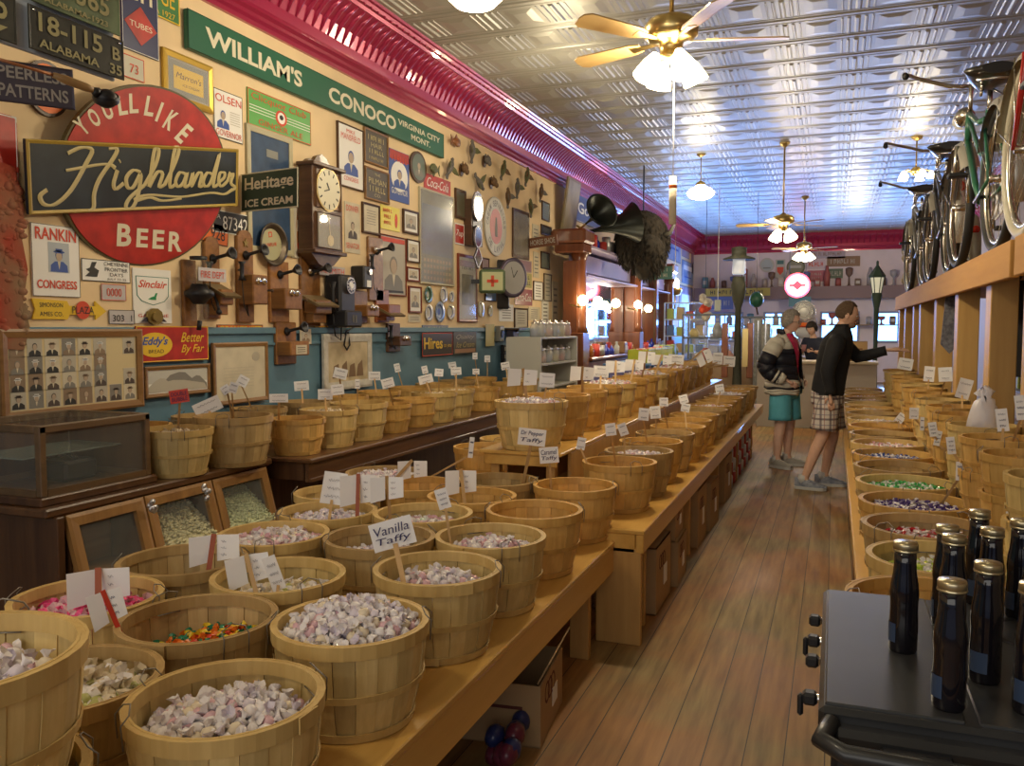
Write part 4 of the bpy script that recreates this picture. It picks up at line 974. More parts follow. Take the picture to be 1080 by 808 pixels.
# round beer sign and dark lettered board
sign('round_sign', 'round orange-red beer sign half hidden behind the dark lettered board', 'sign', (24, 65, 70, 123), mat('dark_rim', (.06, .03, .02), .4), [('BEER', 0, -.22, .4, .1, yellow)], rnd='disc', art=lambda b, w_, h, z: (b.disc(0, 0, w_ * .44, h * .44, z, z + .001, orange), b.rect(0, -.05 * h, w_ * .5, .1 * h, z + .001, z + .0013, yellow)), th=.02)
t = turned('lettered_board', 'dark iron board reading PEERLESS PATTERNS in front of the round beer sign', 'sign', 34, 90, 4.22, 62, 1, 1, roll=2)
b = MB(); b.rect(0, 0, .36, .19, 0, .02, mat('iron_plum', (.05, .045, .07), .45, .3)); b.frame(.37, .2, .012, .015, .026, M['iron_plum']); b.build('sign_board', t)
b = MB(); b.text('PEERLESS', 0, .045, .31, .058, .021, mat('pewter', (.25, .24, .24), .5, .3), bold=.02, ext=.003); b.text('PATTERNS', 0, -.042, .31, .062, .021, M['pewter'], bold=.02, ext=.003); b.build('lettering', t)
b = MB(); b.tube([(-.18, 0, .01), (-.36, .01, .01)], .012, iron, 8); b.build('bracket_arm', t)
# pole with wooden handle and black head (nearer than the wall)
a, m1, m2, e = atD(-20, 57, 3.0), atD(56, 79, 3.15), atD(98, 95, 3.25), atD(112, 104, 3.3)
t = thing('pole_hook', 'thin copper rod with a wooden grip and a round black head at the upper left', 'pole', loc=a)
copper = mat('copper_rod', (.45, .2, .1), .4, .6)
b = MB(); b.tube([(0, 0, 0), m1 - a], .006, copper, 8); b.build('rod', t); b = MB(); b.tube([m1 - a, m1.lerp(m2, .3) - a, m1.lerp(m2, .8) - a, m2 - a], [.010, .016, .016, .012], mat('grip_wood', (.36, .22, .09), .5), 10); b.build('grip', t)
b = MB(); d = (e - m2); b.tube([m2 - a, m2.lerp(e, .3) - a], [.012, .022], iron, 10); b.sphere(e - a, (.042, .042, .036), iron, 14, 9); b.lathe([(.046, -.012), (.05, 0), (.046, .012)], iron, 18, T(*(e - a)) @ RX(.5) @ RY(.4)); b.build('round_head', t)

sign('poster', 'white campaign poster with orange-red capitals and a blue-grey man in a hat', 'poster', (33, 238, 83, 313), white, [('RANKIN', 0, .37, .86, .17, inkred, dict(bold=.02)), ('CONGRESS', 0, -.33, .84, .12, inkred, dict(bold=.02))], art=lambda b, w_, h, z: person_print(b, .05 * w_, .05 * h, .44 * w_, .42 * h, z, inkblue, hat=inkblue, bg=mat('pale_blue_print', (.42, .47, .52), .6)), th=.008, edge=(inkblk, .012))
def artHorse(b, w_, h, z):
    b.prism([(-.44 * w_, -.3 * h), (-.2 * w_, -.3 * h), (-.16 * w_, .0), (-.25 * w_, .12 * h), (-.2 * w_, .38 * h), (-.3 * w_, .36 * h), (-.34 * w_, .1 * h), (-.42 * w_, .02 * h), (-.35 * w_, -.1 * h)], z, z + .0006, inkblk)
sign('small_sign', 'small white sign with a black bucking horse below the big disc', 'sign', (86, 274.5, 137, 297.5), white, [('CHEYENNE', .2, .33, .52, .17, inkblk), ('FRONTIER', .2, .08, .48, .17, inkblk), ('DAYS', .2, -.15, .28, .16, inkblk), ('JULY 22-25', .2, -.37, .4, .12, inkblk)], art=artHorse, edge=(inkblk, .04), th=.004)
plate('small faded plate with reddish digits under the bucking horse sign', (106, 300, 132, 317), mat('plate_pale', (.50, .48, .50), .5), inkred, [('0000', 0, 0, .6, .5)])
plate('small grey plate reading 303 1 beside the yellow arrow', (114, 327, 141, 342), M['plate_pale'], inkblk, [('303  1', 0, -.08, .75, .45)])
def artSin(b, w_, h, z):
    out = lambda k: [(x * w_ * k, (y * k + .1) * h) for x, y in ((-.44, .26), (.44, .26), (.42, -.1), (.3, -.2), (0, -.27), (-.3, -.2), (-.42, -.1))]
    b.prism(out(1.0), z, z + .0005, mat('teal_line', (.03, .2, .16), .5)); b.prism(out(.95), z + .0006, z + .0010, white)
    b.prism([(-.14 * w_, -.06 * h), (-.05 * w_, -.02 * h), (.03 * w_, -.0 * h), (.07 * w_, .06 * h), (.12 * w_, .06 * h), (.08 * w_, -.02 * h), (.08 * w_, -.07 * h), (-.04 * w_, -.07 * h)], z + .0011, z + .0015, mat('dino_green', (.03, .3, .12), .5))
sign('tin_sign', 'white fuel sign with red script in a green-edged shield', 'sign', (140, 284, 180, 341), white, [('Sinclair', 0, .22, .76, .14, inkred, dict(shear=.35, bold=.02)), ('GASOLINE', 0, -.36, .8, .055, inkred)], art=artSin, th=.006)
# arrow sign
C, w_, h = wbox(34, 316, 112, 337); t = thing('arrow_sign', 'yellow arrow-shaped sign with a red circle in its middle', 'sign', X=T(C.x + .004, C.y, C.z) @ ZF)
b = MB(); b.prism([(-.5 * w_, .5 * h), (-.05 * w_, .42 * h), (-.02 * w_, .18 * h), (.34 * w_, .2 * h), (.34 * w_, .46 * h), (.5 * w_, -.05 * h), (.34 * w_, -.5 * h), (.34 * w_, -.26 * h), (-.02 * w_, -.26 * h), (-.05 * w_, -.5 * h), (-.5 * w_, -.5 * h), (-.46 * w_, 0)], 0, .01, yellow)
b.disc(.16 * w_, -.02 * h, .1 * w_, .46 * h, .010, .013, inkred); b.build('sign_board', t)
b = MB(); b.text('SIMONSON', -.26 * w_, .2 * h, .3 * w_, .22 * h, .0105, inkblk); b.text('AMES CO.', -.26 * w_, -.24 * h, .3 * w_, .22 * h, .0105, inkblk); b.text('PLAZA', .16 * w_, -.02 * h, .3 * w_, .36 * h, .0135, inkblk); b.build('lettering', t)
C, w_, h = wbox(146, 325, 172, 343); b = MB(); b.disc(0, 0, w_ * .32, h * .5, 0, .02, mat('old_brass', (.30, .22, .07), .4, .7), n=10); b.disc(0, 0, w_ * .18, h * .28, .02, .035, M['old_brass'])
b.prism([(-.5 * w_, -.3 * h), (.5 * w_, -.3 * h), (.3 * w_, -.05 * h), (-.3 * w_, -.05 * h)], 0, .012, M['iron_plum']); o = b.build('brass_emblem', X=T(C.x + .02, C.y, C.z) @ ZF); tag(o, 'small brass emblem with dark wings at the foot of the fuel sign', 'emblem')

plate('black plate with white digits 87342 above the wooden wall phones', (224, 224, 261, 247), iron, white, [('87342', .12, -.03, .7, .62), ('IA', -.36, .22, .12, .2)])
plate('orange plate reading 928 overlapping the red disc sign', (202, 234, 240, 256), orange, inkblk, [('928', .2, 0, .4, .55), ('5', -.2, .05, .1, .3)], rot=-5, lift=.03)
# blue wainscot zone
def artEd(b, w_, h, z):
    b.disc(-.26 * w_, -.02 * h, .23 * w_, .34 * h, z, z + .001, yellow); b.text("Eddy's", -.26 * w_, .06 * h, .34 * w_, .3 * h, z + .001, inkblue, shear=.3, bold=.03); b.text('BREAD', -.25 * w_, -.2 * h, .2 * w_, .1 * h, z + .001, inkblk)
    b.text('Better', .26 * w_, .18 * h, .34 * w_, .28 * h, z, yellow, shear=.4, bold=.01); b.text('By Far', .26 * w_, -.18 * h, .34 * w_, .3 * h, z, yellow, shear=.4, bold=.01)
sign('bread_sign', 'red tin bread sign with a yellow oval and yellow script on the blue wainscot', 'sign', (141, 344, 217, 381), red, art=artEd, edge=(yellow, .05), th=.01)
def artMt(b, w_, h, z):
    b.rect(0, .2 * h, w_ * .98, .55 * h, z, z + .0003, mat('photo_sky', (.52, .52, .48), .6))
    for (c, a, hh, m, q) in ((.0, .36, .34, grey, 1), (-.3, .22, .12, greyl, 2), (.3, .2, .14, grey, 3), (-.1, .6, .0, greyl, 4)):
        b.prism([((c - a) * w_ if c - a > -.49 else -.49 * w_, -.45 * h), (min(.49, c + a) * w_, -.45 * h), (min(.49, c + a * .9) * w_, -.2 * h), ((c + a * .3) * w_, hh * h), (c * w_, (hh + .03) * h), ((c - a * .4) * w_, (hh - .08) * h), (max(-.49, c - a * .9) * w_, -.22 * h)], z + .0004 * q, z + .0004 * q + .0003, m)
sign('framed_photo', 'wide framed black-and-white mountain photograph under the bread sign', 'picture', (149, 385, 218, 417), white, frame=.025, fm=fr_oak, art=artMt)
sign('small_tin_sign', 'narrow black and orange soda strip sign above the old document', 'sign', (229, 342.5, 277, 351.5), orange, [('ORANGE KIST', 0, 0, .92, .7, yellow, dict(bold=.03))], edge=(inkblk, .1), th=.006)
sign('framed_document', 'old brown framed document with a round seal on the blue wainscot', 'picture', (221, 361, 279, 425), paper, frame=.03, fm=fr_oak, art=lambda b, w_, h, z: (b.disc(.3 * w_, .3 * h, .08 * w_, .09 * h, z, z + .001, greyl), [b.rect(-.05 * w_, (.1 - k * .06) * h, .6 * w_, .006 * h, z, z + .0005, greyl) for k in range(7)]))
# photo board leaning behind the display case
C, w_, h = wbox(1, 347, 150, 436); t = thing('photo_board', 'wood-framed board of many small soldier portraits behind the display case', 'picture', X=T(C.x + .03, C.y, C.z) @ ZF)
b = MB(); b.rect(0, 0, w_ - .05, h - .05, 0, .012, mat('board_cream', (.62, .52, .30), .7)); b.build('backing', t); b = MB(); b.frame(w_, h, .045, -.005, .03, fr_oak); b.build('frame', t)
rn = random.Random(3); cnt = 0; proto = []
sep = [mat('sepia_dark', (.08, .06, .05), .6), mat('sepia_mid', (.25, .18, .12), .6), grey, inkblk]
for rr_ in range(4):
    for cc in range(8):
        if (cc == 6 and rr_ < 3) or (cc == 7 and rr_ in (1,)) : continue
        x = (cc - 3.5) * (w_ - .13) / 7.7; y = (1.5 - rr_) * (h - .10) / 4.1
        q = MB(); pw, ph = w_ / 8 * .74, h / 4 * .80
        person_print(q, 0, 0, pw, ph, .0016, rn.choice(sep), hat=rn.choice([None, sep[0], sep[1], white]), bg=rn.choice([greyl, paper, sep[1], grey]), face=flesh)
        q.rect(0, 0, pw + .004, ph + .004, 0, .0015, paper)
        q.build('portrait_photo', t, loc=(x, y, .012)); cnt += 1
# pictures to the right of the clock
def por(m, bg, hat=None): return lambda b, w_, h, z: person_print(b, 0, 0, .8 * w_, .7 * h, z, m, bg=bg, hat=hat)
sign('poster', 'framed campaign poster with a blue man and red capitals right of the clock', 'poster', (355, 133, 382, 199), white, [('MANSFIELD', 0, .32, .8, .1, inkred), ('MIKE', 0, .42, .35, .06, inkred), ('CONGRESS', 0, -.37, .6, .07, inkred)], frame=.012, fm=fr_dark, art=lambda b, w_, h, z: person_print(b, 0, -.04 * h, .7 * w_, .55 * h, z, inkblue))
brn = mat('brown_black_board', (.06, .045, .03), .5)
sign('framed_sign', 'upper of two brown framed shop signs with gold lettering beside the blue man poster', 'sign', (383, 139, 408, 175), brn, [('~7', 0, .3, .8, .17, goldl), ('HAIR', 0, .08, .5, .15, goldl), ('~6', 0, -.13, .7, .15, goldl), ('~8', 0, -.36, .7, .1, goldl)], frame=.018, fm=fr_oak)
sign('framed_sign', 'lower of two brown framed shop signs with gold lettering', 'sign', (384, 179, 409, 213), brn, [('THE', 0, .36, .25, .09, goldl), ('PILMAN', 0, .12, .8, .2, goldl), ('~6', 0, -.15, .75, .2, goldl), ('CO.', 0, -.36, .3, .1, goldl)], frame=.018, fm=fr_oak)
sign('poster', 'red, white and blue governor poster with an arched title', 'poster', (410, 160, 431, 213), inkblue, [('~6', 0, .34, .8, .12, inkred), ('GOVERNOR', 0, -.3, .8, .12, white)], art=lambda b, w_, h, z: (b.disc(0, 0, .42 * w_, .3 * h, z, z + .0005, white), b.rect(0, .4 * h, .96 * w_, .18 * h, z, z + .0005, red), person_print(b, 0, 0, .7 * w_, .5 * h, z + .0006, inkblue)), th=.005)
sign('oval_portrait', 'oval dark-framed old photograph left of the mounted fish', 'picture', (431, 160, 448, 193), fr_dark, art=lambda b, w_, h, z: (b.disc(0, 0, .4 * w_, .42 * h, z, z + .001, mat('greenish_photo', (.14, .18, .15), .3)), person_print(b, 0, 0, .6 * w_, .6 * h, z + .001, grey)), rnd='disc', th=.02)
sign('small_tin_sign', 'small red soda sign with white script above the big metallic picture', 'sign', (447, 187, 475, 203), red, [('Coca-Cola', 0, 0, .8, .6, white, dict(shear=.4))], th=.005)
shiny = mat('glossy_panorama', (.30, .29, .22), .12, .35, nz=.45, nscale=2.2)
def artPan(b, w_, h, z):
    b.rect(0, .08 * h, .9 * w_, .55 * h, z, z + .0005, mat('panorama_blue', (.13, .16, .20), .15, nz=.3, nscale=4))
    for i in range(9):
        for j in range(4): b.rect((-.38 + i * .095) * w_, (-.45 + j * .065) * h, .06 * w_, .035 * h, z + .0006, z + .001, fr_oak)
sign('glazed_poster', 'large glossy glazed poster reflecting lamps, with rows of small portraits at its foot', 'picture', (442, 203, 478, 301), shiny, frame=.02, fm=mat('thin_cream_frame', (.5, .46, .33), .4), art=artPan, gl=True)
sign('framed_certificate', 'small brown framed certificate below the lower shop sign', 'picture', (381, 215, 399, 247), paper, frame=.02, fm=fr_dark, art=lambda b, w_, h, z: [b.rect(0, (.3 - .1 * k) * h, .6 * w_, .02 * h, z, z + .0005, grey) for k in range(6)])
sign('small_tin_sign', 'small bright yellow and red sign under the governor poster', 'sign', (401, 218, 421, 243), mat('bright_yellow', (.72, .62, .03), .35), [('~5', -.15, .3, .5, .15, inkred), ('~4', -.15, .05, .4, .15, inkred), ('~5', -.15, -.2, .4, .15, inkred)], art=lambda b, w_, h, z: b.disc(.3 * w_, -.05 * h, .07 * w_, .3 * h, z, z + .001, inkred), th=.005)
sign('framed_photo', 'small black framed photograph with white mat beside the yellow sign', 'picture', (424, 222, 440, 247), white, frame=.022, fm=fr_dark, art=por(grey, greyl))
sign('poster', 'narrow senator poster with red capitals right beside the clock case', 'poster', (363, 214, 379, 267), paper, [('DONNER', 0, .38, .8, .12, inkred), ('SENATOR', 0, -.36, .85, .11, inkred)], art=lambda b, w_, h, z: person_print(b, 0, 0, .7 * w_, .45 * h, z, sep[0]), th=.005)
sign('framed_poster', 'large portrait poster of a man in a dark suit in a thin red-topped frame', 'poster', (400, 249, 427, 312), greyl, frame=.012, fm=fr_red, art=lambda b, w_, h, z: (b.rect(0, .44 * h, .95 * w_, .08 * h, z, z + .0005, inkred), person_print(b, 0, -.05 * h, .9 * w_, .8 * h, z, grey), b.rect(0, -.45 * h, .8 * w_, .04 * h, z + .002, z + .0025, inkblk)))
for bx, f, m_, lb in (((428, 253, 441, 277), .014, fr_dark, 'tiny framed print left of the glossy poster, upper one'), ((428, 282, 441, 297), .016, fr_red, 'tiny red-framed print left of the glossy poster'), ((430, 302, 443, 330), .018, fr_red, 'upright red-framed print beside the hanging plates')):
    sign('framed_print', lb, 'picture', bx, white, frame=f, fm=m_, art=por(grey, paper))
sign('small_card', 'small printed card just above the blue wainscot left of the plates', 'sign', (430, 332, 443, 340), paper, art=lambda b, w_, h, z: [b.rect(0, (.2 - .2 * k) * h, .7 * w_, .06 * h, z, z + .0005, grey) for k in range(3)], th=.004)
for i, (x, y, rw, rh, m_) in enumerate([(450, 310.6, 10, 18, 'green'), (466, 311, 10, 17, 'w'), (474.5, 313, 7, 12, 'w'), (450.5, 330, 11, 18, 'w'), (462, 329, 12, 22, 'b'), (473.5, 329, 10, 17, 'y')]):
    C, w_, h = wbox(x - rw / 2, y - rh / 2, x + rw / 2, y + rh / 2); r = h / 2
    rimc = {'green': mat('green_glaze', (.1, .2, .14), .2), 'w': mat('white_glaze', (.6, .6, .58), .15), 'b': mat('blue_glaze', (.25, .33, .5), .15), 'y': mat('cream_glaze', (.6, .56, .4), .15)}[m_]
    b = MB(); b.lathe([(0, .008), (r * .6, .008), (r * .72, .016), (r, .026), (r, .021), (r * .7, .006), (r * .4, 0), (0, 0)], rimc, 28); b.lathe([(r * .62, .0095), (r * .70, .0155)], inkblue if m_ != 'green' else iron, 28); b.disc(0, 0, r * .3, r * .36, .0082, .009, greyl if m_ != 'b' else inkblue)
    tag(b.build('wall_plate', X=T(C.x + .003, C.y, C.z) @ ZF), 'decorative wall plate, %s of the six by the tall framed print' % ['green one, top left', 'white one, top middle', 'small one, top right', 'white one, bottom left', 'blue-painted largest one, bottom middle', 'cream one, bottom right'][i], 'plate', 'decorative plates on the wall')
sign('framed_print', 'tall reddish-framed print catching blue reflections, right of the wall plates', 'picture', (482, 269, 502, 340), greyl, [('~7', 0, .33, .7, .05, inkblk)], frame=.035, fm=fr_red, gl=True, art=lambda b, w_, h, z: (b.rect(0, .4 * h, .9 * w_, .1 * h, z, z + .0005, mat('mauve_print', (.28, .16, .22), .5)), b.rect(0, -.02 * h, .7 * w_, .5 * h, z, z + .0006, mat('green_brown_print', (.22, .2, .13), .5, nz=.6, nscale=9))))
sign('small_tin_sign', 'small red soda sign with white digit below the dark oval frame', 'sign', (479, 236, 489, 258), red, [('7up', 0, 0, .7, .4, white, dict(shear=.2))], th=.005, edge=(white, .06))
sign('framed_print', 'small dark frame with rounded corners between the posters', 'picture', (479, 200, 490, 231), mat('dark_olive_print', (.1, .09, .05), .4), frame=.03, fm=fr_dark)
# thin double mirror and dark cabinet
C, w_, h = wbox(489, 212, 501, 260); b = MB(); b.box((.05, 0, 0), (.10, w_, h), fr_dark, bev=.005); b.box((.102, 0, 0), (.006, w_ * .8, h * .9), mat('near_black', (.015, .012, .01), .3)); tag(b.build('wall_cabinet', loc=C), 'narrow dark wooden wall cabinet left of the double mirror', 'cabinet')
t = thing('double_mirror', 'tall silver-framed mirror of stacked oval, round and diamond panes', 'mirror', X=T(*onX(503, 238, WX + .11)) @ ZF)
for (dy, rw, rh, dm) in ((.22, .15, .17, 0), (-.13, .11, .13, 0), (-.37, .12, .13, 1)):
    b = MB(); n = 4 if dm else 24
    b.disc(0, dy, rw, rh, 0, .02, mat('silver_frame', (.25, .24, .27), .3, .7), n=n); b.disc(0, dy, rw * .83, rh * .85, .02, .022, mat('mirror_glass', (.55, .56, .54), .08, .9), n=n); b.build('mirror_pane', t)
# round cream-separator style sign
C, w_, h = wbox(510, 208, 533, 270); r = h / 2; t = thing('round_sign', 'large round cream sign with a red centre and a grey ring of lettering', 'sign', X=T(C.x + .005, C.y, C.z) @ ZF)
b = MB(); b.disc(0, 0, r, r, 0, .015, greyl, n=48); b.disc(0, 0, r * .96, r * .96, .015, .017, mat('enamel_cream', (.55, .52, .42), .4), n=48); b.disc(0, 0, r * .56, r * .6, .017, .019, mat('enamel_rose', (.5, .10, .08), .4), n=40)
b.prism([(-.1 * r, -.35 * r), (.12 * r, -.35 * r), (.1 * r, .0), (.06 * r, .3 * r), (-.05 * r, .3 * r), (-.12 * r, 0)], .019, .021, grey); b.build('sign_board', t)
b = MB(); b.arctext('CREAM SEPARATORS', 0, 0, r * .78, math.pi / 2, R(11.5), r * .2, .018, grey, wid=r * .12); b.arctext('DE LAVAL', 0, 0, r * .78, -math.pi / 2, R(14), r * .22, .018, grey, inward=True, wid=r * .16); b.build('lettering', t)
# framed/other pieces further along
sign('framed_picture', 'tall dark-framed picture above the round projecting clock', 'picture', (540, 222, 557, 273), mat('brown_print', (.2, .17, .1), .3, nz=.5, nscale=5), frame=.04, fm=fr_dark, gl=True)
sign('small_sign', 'faded lettered sign right of the projecting clock, upper', 'sign', (545, 274, 560, 287), M['mauve_print'], th=.01, edge=(greyl, .1)); sign('small_sign', 'faded yellowish lettered sign in the middle, right of the projecting clock', 'sign', (546, 288, 560, 303), mat('faded_yellow', (.4, .36, .12), .5), [('~4', 0, .2, .7, .25, inkblk), ('~6', 0, -.2, .8, .25, inkblk)], th=.01)
sign('small_tin_sign', 'plum-red soda sign with pale script low beside the projecting clock', 'sign', (543, 305, 561, 322), mat('plum_red', (.26, .03, .06), .4), [('Coca-Cola', 0, 0, .85, .5, white, dict(shear=.4))], th=.006)
for i, (bx, m_, f, lb) in enumerate([((561, 237, 568, 263), paper, .0, 'upper narrow lettered strip above the horse shoe board'), ((562, 266, 568, 293), paper, 0, 'lower narrow lettered strip under the horse shoe board'), ((562, 297, 572, 317), white, .01, 'thin-framed white page left of the brown cabinet'), ((573, 289, 581, 318), greyl, .018, 'dark-framed tall print near the brown cabinet'), ((582, 297, 588, 338), paper, 0, 'yellowed tall handbill next to the brown cabinet'), ((570, 266, 579, 284), M['greenish_photo'], .02, 'small oval-cornered dark mirror under the horse shoe board'), ((571, 213, 579, 233), M['greenish_photo'], .02, 'small round-topped frame left of the tall leaning board'), ((570, 238, 581, 249), iron, .02, 'little dark frame just above the horse shoe board'),
    ((526, 321, 541, 339), white, .0, 'white mat with a tiny dark picture under the projecting clock'), ((542, 325, 556, 346), greyl, .02, 'dark wooden frame with pale paper above the blue wainscot'), ((557, 324, 569, 338), paper, .0, 'pale sheet with lines near the jar shelf'), ((571, 316, 578, 342), white, .0, 'tall pale card standing near the jar shelf'), ((507, 272, 515, 284), M['mauve_print'], .015, 'small dark framed print above the lantern'), ((511, 303, 523, 318), mat('blue_print', (.1, .2, .42), .3), .012, 'small blue framed print below the lantern')]):
    sign('framed_print' if f else 'printed_sheet', lb, 'picture' if f else 'print', bx, m_, frame=f or None, fm=fr_dark, th=.006, art=lambda b, w_, h, z: [b.rect(0, (.3 - .15 * k) * h, .6 * w_, .05 * h, z, z + .0005, grey) for k in range(5)])
sign('tin_sign', 'black root beer sign with large yellow letters on the blue wainscot', 'sign', (443, 351, 475, 375), mat('hires_black', (.03, .02, .02), .4), [('Hires', -.15, .05, .6, .5, yellow, dict(bold=.02)), ('to you', .33, -.1, .26, .2, yellow, dict(shear=.3))], edge=(inkred, .04), th=.006)
sign('tin_sign', 'faded dark sign with pale script right of the root beer sign', 'sign', (476, 350, 500, 373), mat('faded_dark', (.08, .075, .07), .5, nz=.4, nscale=12), [('Quality', 0, .25, .8, .25, greyl, dict(shear=.4)), ('Ice Cream', 0, -.08, .8, .25, goldl, dict(shear=.4))], art=lambda b, w_, h, z: b.rect(0, -.36 * h, .9 * w_, .18 * h, z, z + .0006, mat('dull_salmon', (.36, .2, .12), .6)), th=.006)
sign('small_sign', 'narrow blue-grey lettered plank above the root beer sign', 'sign', (445, 343, 472, 350.5), mat('bluegrey', (.14, .17, .26), .5), [('~8', 0, 0, .85, .6, greyl)], th=.01)
sign('printed_sheet', 'yellowish vertical card hanging over the wainscot moulding', 'print', (510, 342, 519, 365), mat('pale_mustard', (.52, .46, .22), .6), th=.004, proud=.028)
sign('framed_picture', 'old western painting in a chipped white frame on the blue wainscot', 'picture', (338, 352, 389, 410), mat('dusty_painting', (.42, .34, .2), .6, c2=(.62, .52, .34), nscale=6), frame=.07, fm=fr_white, art=lambda b, w_, h, z: [b.prism([((-.4 + .2 * k) * w_, -.4 * h), ((-.22 + .2 * k) * w_, -.4 * h), ((-.25 + .2 * k) * w_, (-.05 + .07 * (k % 2)) * h), ((-.36 + .2 * k) * w_, -.1 * h)], z, z + .0008, mat('umber_print', (.2, .12, .06), .6)) for k in range(4)])
sign('small_tin_sign', 'narrow yellow lettered strip above the western painting', 'sign', (332, 343.5, 381, 350.5), yellow, [('~11', 0, 0, .9, .7, inkred)], edge=(inkred, .1), th=.006)
sign('small_photo', 'small sepia photo of a face beside the lowest phone box', 'picture', (313, 347, 325, 363), paper, art=por(sep[1], greyl), th=.004)
sign('tin_sign', 'dark blue tire-style sign tucked above the bar cabinet', 'sign', (605, 209, 633, 238), mat('good_blue', (.04, .06, .2), .4), [('Good', -.02, 0, .75, .4, white, dict(bold=.02))], edge=(greyl, .05), th=.01, proud=.02)
C, w_, h = wbox(580, 190, 606, 253); b = MB(); b.box((0, 0, 0), (.03, .7, h), mat('worn_leather', (.34, .27, .14), .4, nz=.4, nscale=3), bev=.008); b.box((.014, 0, 0), (.012, .6, h * .92), mat('worn_cloth', (.42, .36, .2), .3, nz=.4, nscale=3)); o = b.build('leaning_board', loc=(WX + .13, C.y, C.z), rot=(0, R(8), 0)); tag(o, 'tall worn tan board leaning out from the wall beside the bar cabinet', 'board')
pw_ = onX(573, 255, -3.79); t = turned('horse_shoe_sign', 'brown wooden board lettered HORSE SHOE sticking out of the wall by the back bar', 'sign', 573, 255, -(CR.transposed() @ (pw_ - Vector((0, 0, H)))).z, 0, 1, 1, roll=6); b = MB(); b.rect(0, 0, .42, .14, 0, .03, wood('sign_brown', (.22, .08, .03), (.14, .05, .02), .5, axis=0)); b.build('sign_board', t); b = MB(); b.text('HORSE SHOE', 0, 0, .36, .075, .031, greyl, bold=.02); b.build('lettering', t)

# pulls: red cross lantern, projecting round clock
t = thing('lantern_sign', 'projecting green box lantern with a red cross on its face', 'lantern sign', (0, 0, 0)); P = onX(519, 297, WX + .24); t.location = P; t.rotation_euler = (0, 0, R(25))
b = MB(); b.box((0, 0, 0), (.30, .20, .27), mat('lantern_green', (.10, .15, .07), .5), bev=.02); b.box((0, 0, .145), (.22, .14, .03), iron, bev=.008); b.build('lantern_body', t)
b = MB(); b.box((0, -.101, 0), (.24, .006, .21), mat('lantern_cream', (.5, .52, .28), .5)); b.box((0, -.106, 0), (.035, .004, .13), inkred); b.box((0, -.106, 0), (.13, .004, .035), inkred); b.build('cross_panel', t)
b = MB(); b.beam((-.14, 0, 0), (-.26, .02, 0), .03, .05, iron); b.build('wall_bracket', t)
t = thing('projecting_clock', 'dark boxed advertising clock with a round grey face sticking out of the wall', 'clock', X=T(*onX(541, 293, WX + .2)) @ RZ(R(38)) @ Matrix(((1, 0, 0, 0), (0, 0, -1, 0), (0, 1, 0, 0), (0, 0, 0, 1))))
b = MB(); b.lathe([(0, -.1), (.19, -.1), (.20, -.08), (.20, .02), (.18, .035), (.165, .03)], mat('plum_metal', (.14, .12, .18), .35, .5), 32, SCL(.9, 1.25, 1)); b.build('clock_case', t)
b = MB(); b.disc(0, 0, .15, .205, .02, .03, mat('clock_grey', (.45, .45, .44), .3), n=32); b.build('clock_face', t); b = MB(); b.beam((0, 0, .033), (.05, .09, .033), .008, .003, iron); b.beam((0, 0, .033), (-.03, .13, .033), .006, .003, iron); b.build('clock_hand', t)
b = MB(); b.box((-.11, -.08, -.16), (.2, .62, .14), mat('near_black2', (.02, .018, .02), .4), bev=.02); b.build('back_box', t)
C = onX(506, 325, WX)
for i, (x, y, r) in enumerate(((506, 326, .10), (516, 328, .07))):
    C = onX(x, y, WX); b = MB(); b.lathe([(0, .006), (r * .7, .006), (r, .018), (r, .012), (0, 0)], M['cream_glaze'], 24); b.disc(0, 0, r * .45, r * .55, .0065, .008, M['faded_yellow']); tag(b.build('wall_plate', X=T(C.x + .003, C.y, C.z) @ ZF), ('larger', 'smaller')[i] + ' cream wall plate under the red cross lantern', 'plate', 'decorative plates on the wall')
C = onX(534, 347, WX); b = MB(); b.box((.10, 0, 0), (.2, .26, .02), fr_dark, bev=.003); b.prism([(0, -.12), (.16, -.01), (0, -.01)], -.01, .01, fr_dark, RX(R(90)) @ T(0, 0, 0)); b.box((.06, 0, -.07), (.1, .2, .13), M['iron_plum'], bev=.01); tag(b.build('corner_shelf', loc=C + Vector((.026, 0, 0))), 'small dark wall shelf above the wainscot under the projecting clock', 'shelf')
C = onX(523.5, 352, WX); b = MB(); b.box((.04, 0, 0), (.08, .16, .20), mat('grey_box', (.25, .25, .23), .4, .5), bev=.012); b.disc(0, .0, .05, .05, .08, .095, iron, ZF); tag(b.build('meter_box', loc=C), 'small grey metal box with a round dial on the wainscot', 'box')
for k in range(3): C = onX(528.5, 368 + k * 8, WX); b = MB(); b.box((.03, 0, 0), (.05, .08, .10), iron, bev=.01); b.box((.057, 0, 0), (.004, .04, .05), greyl); tag(b.build('switch_box', loc=C), ('upper', 'middle', 'lower')[k] + ' of three small black switch boxes down the blue wainscot', 'switch', 'black switch boxes')

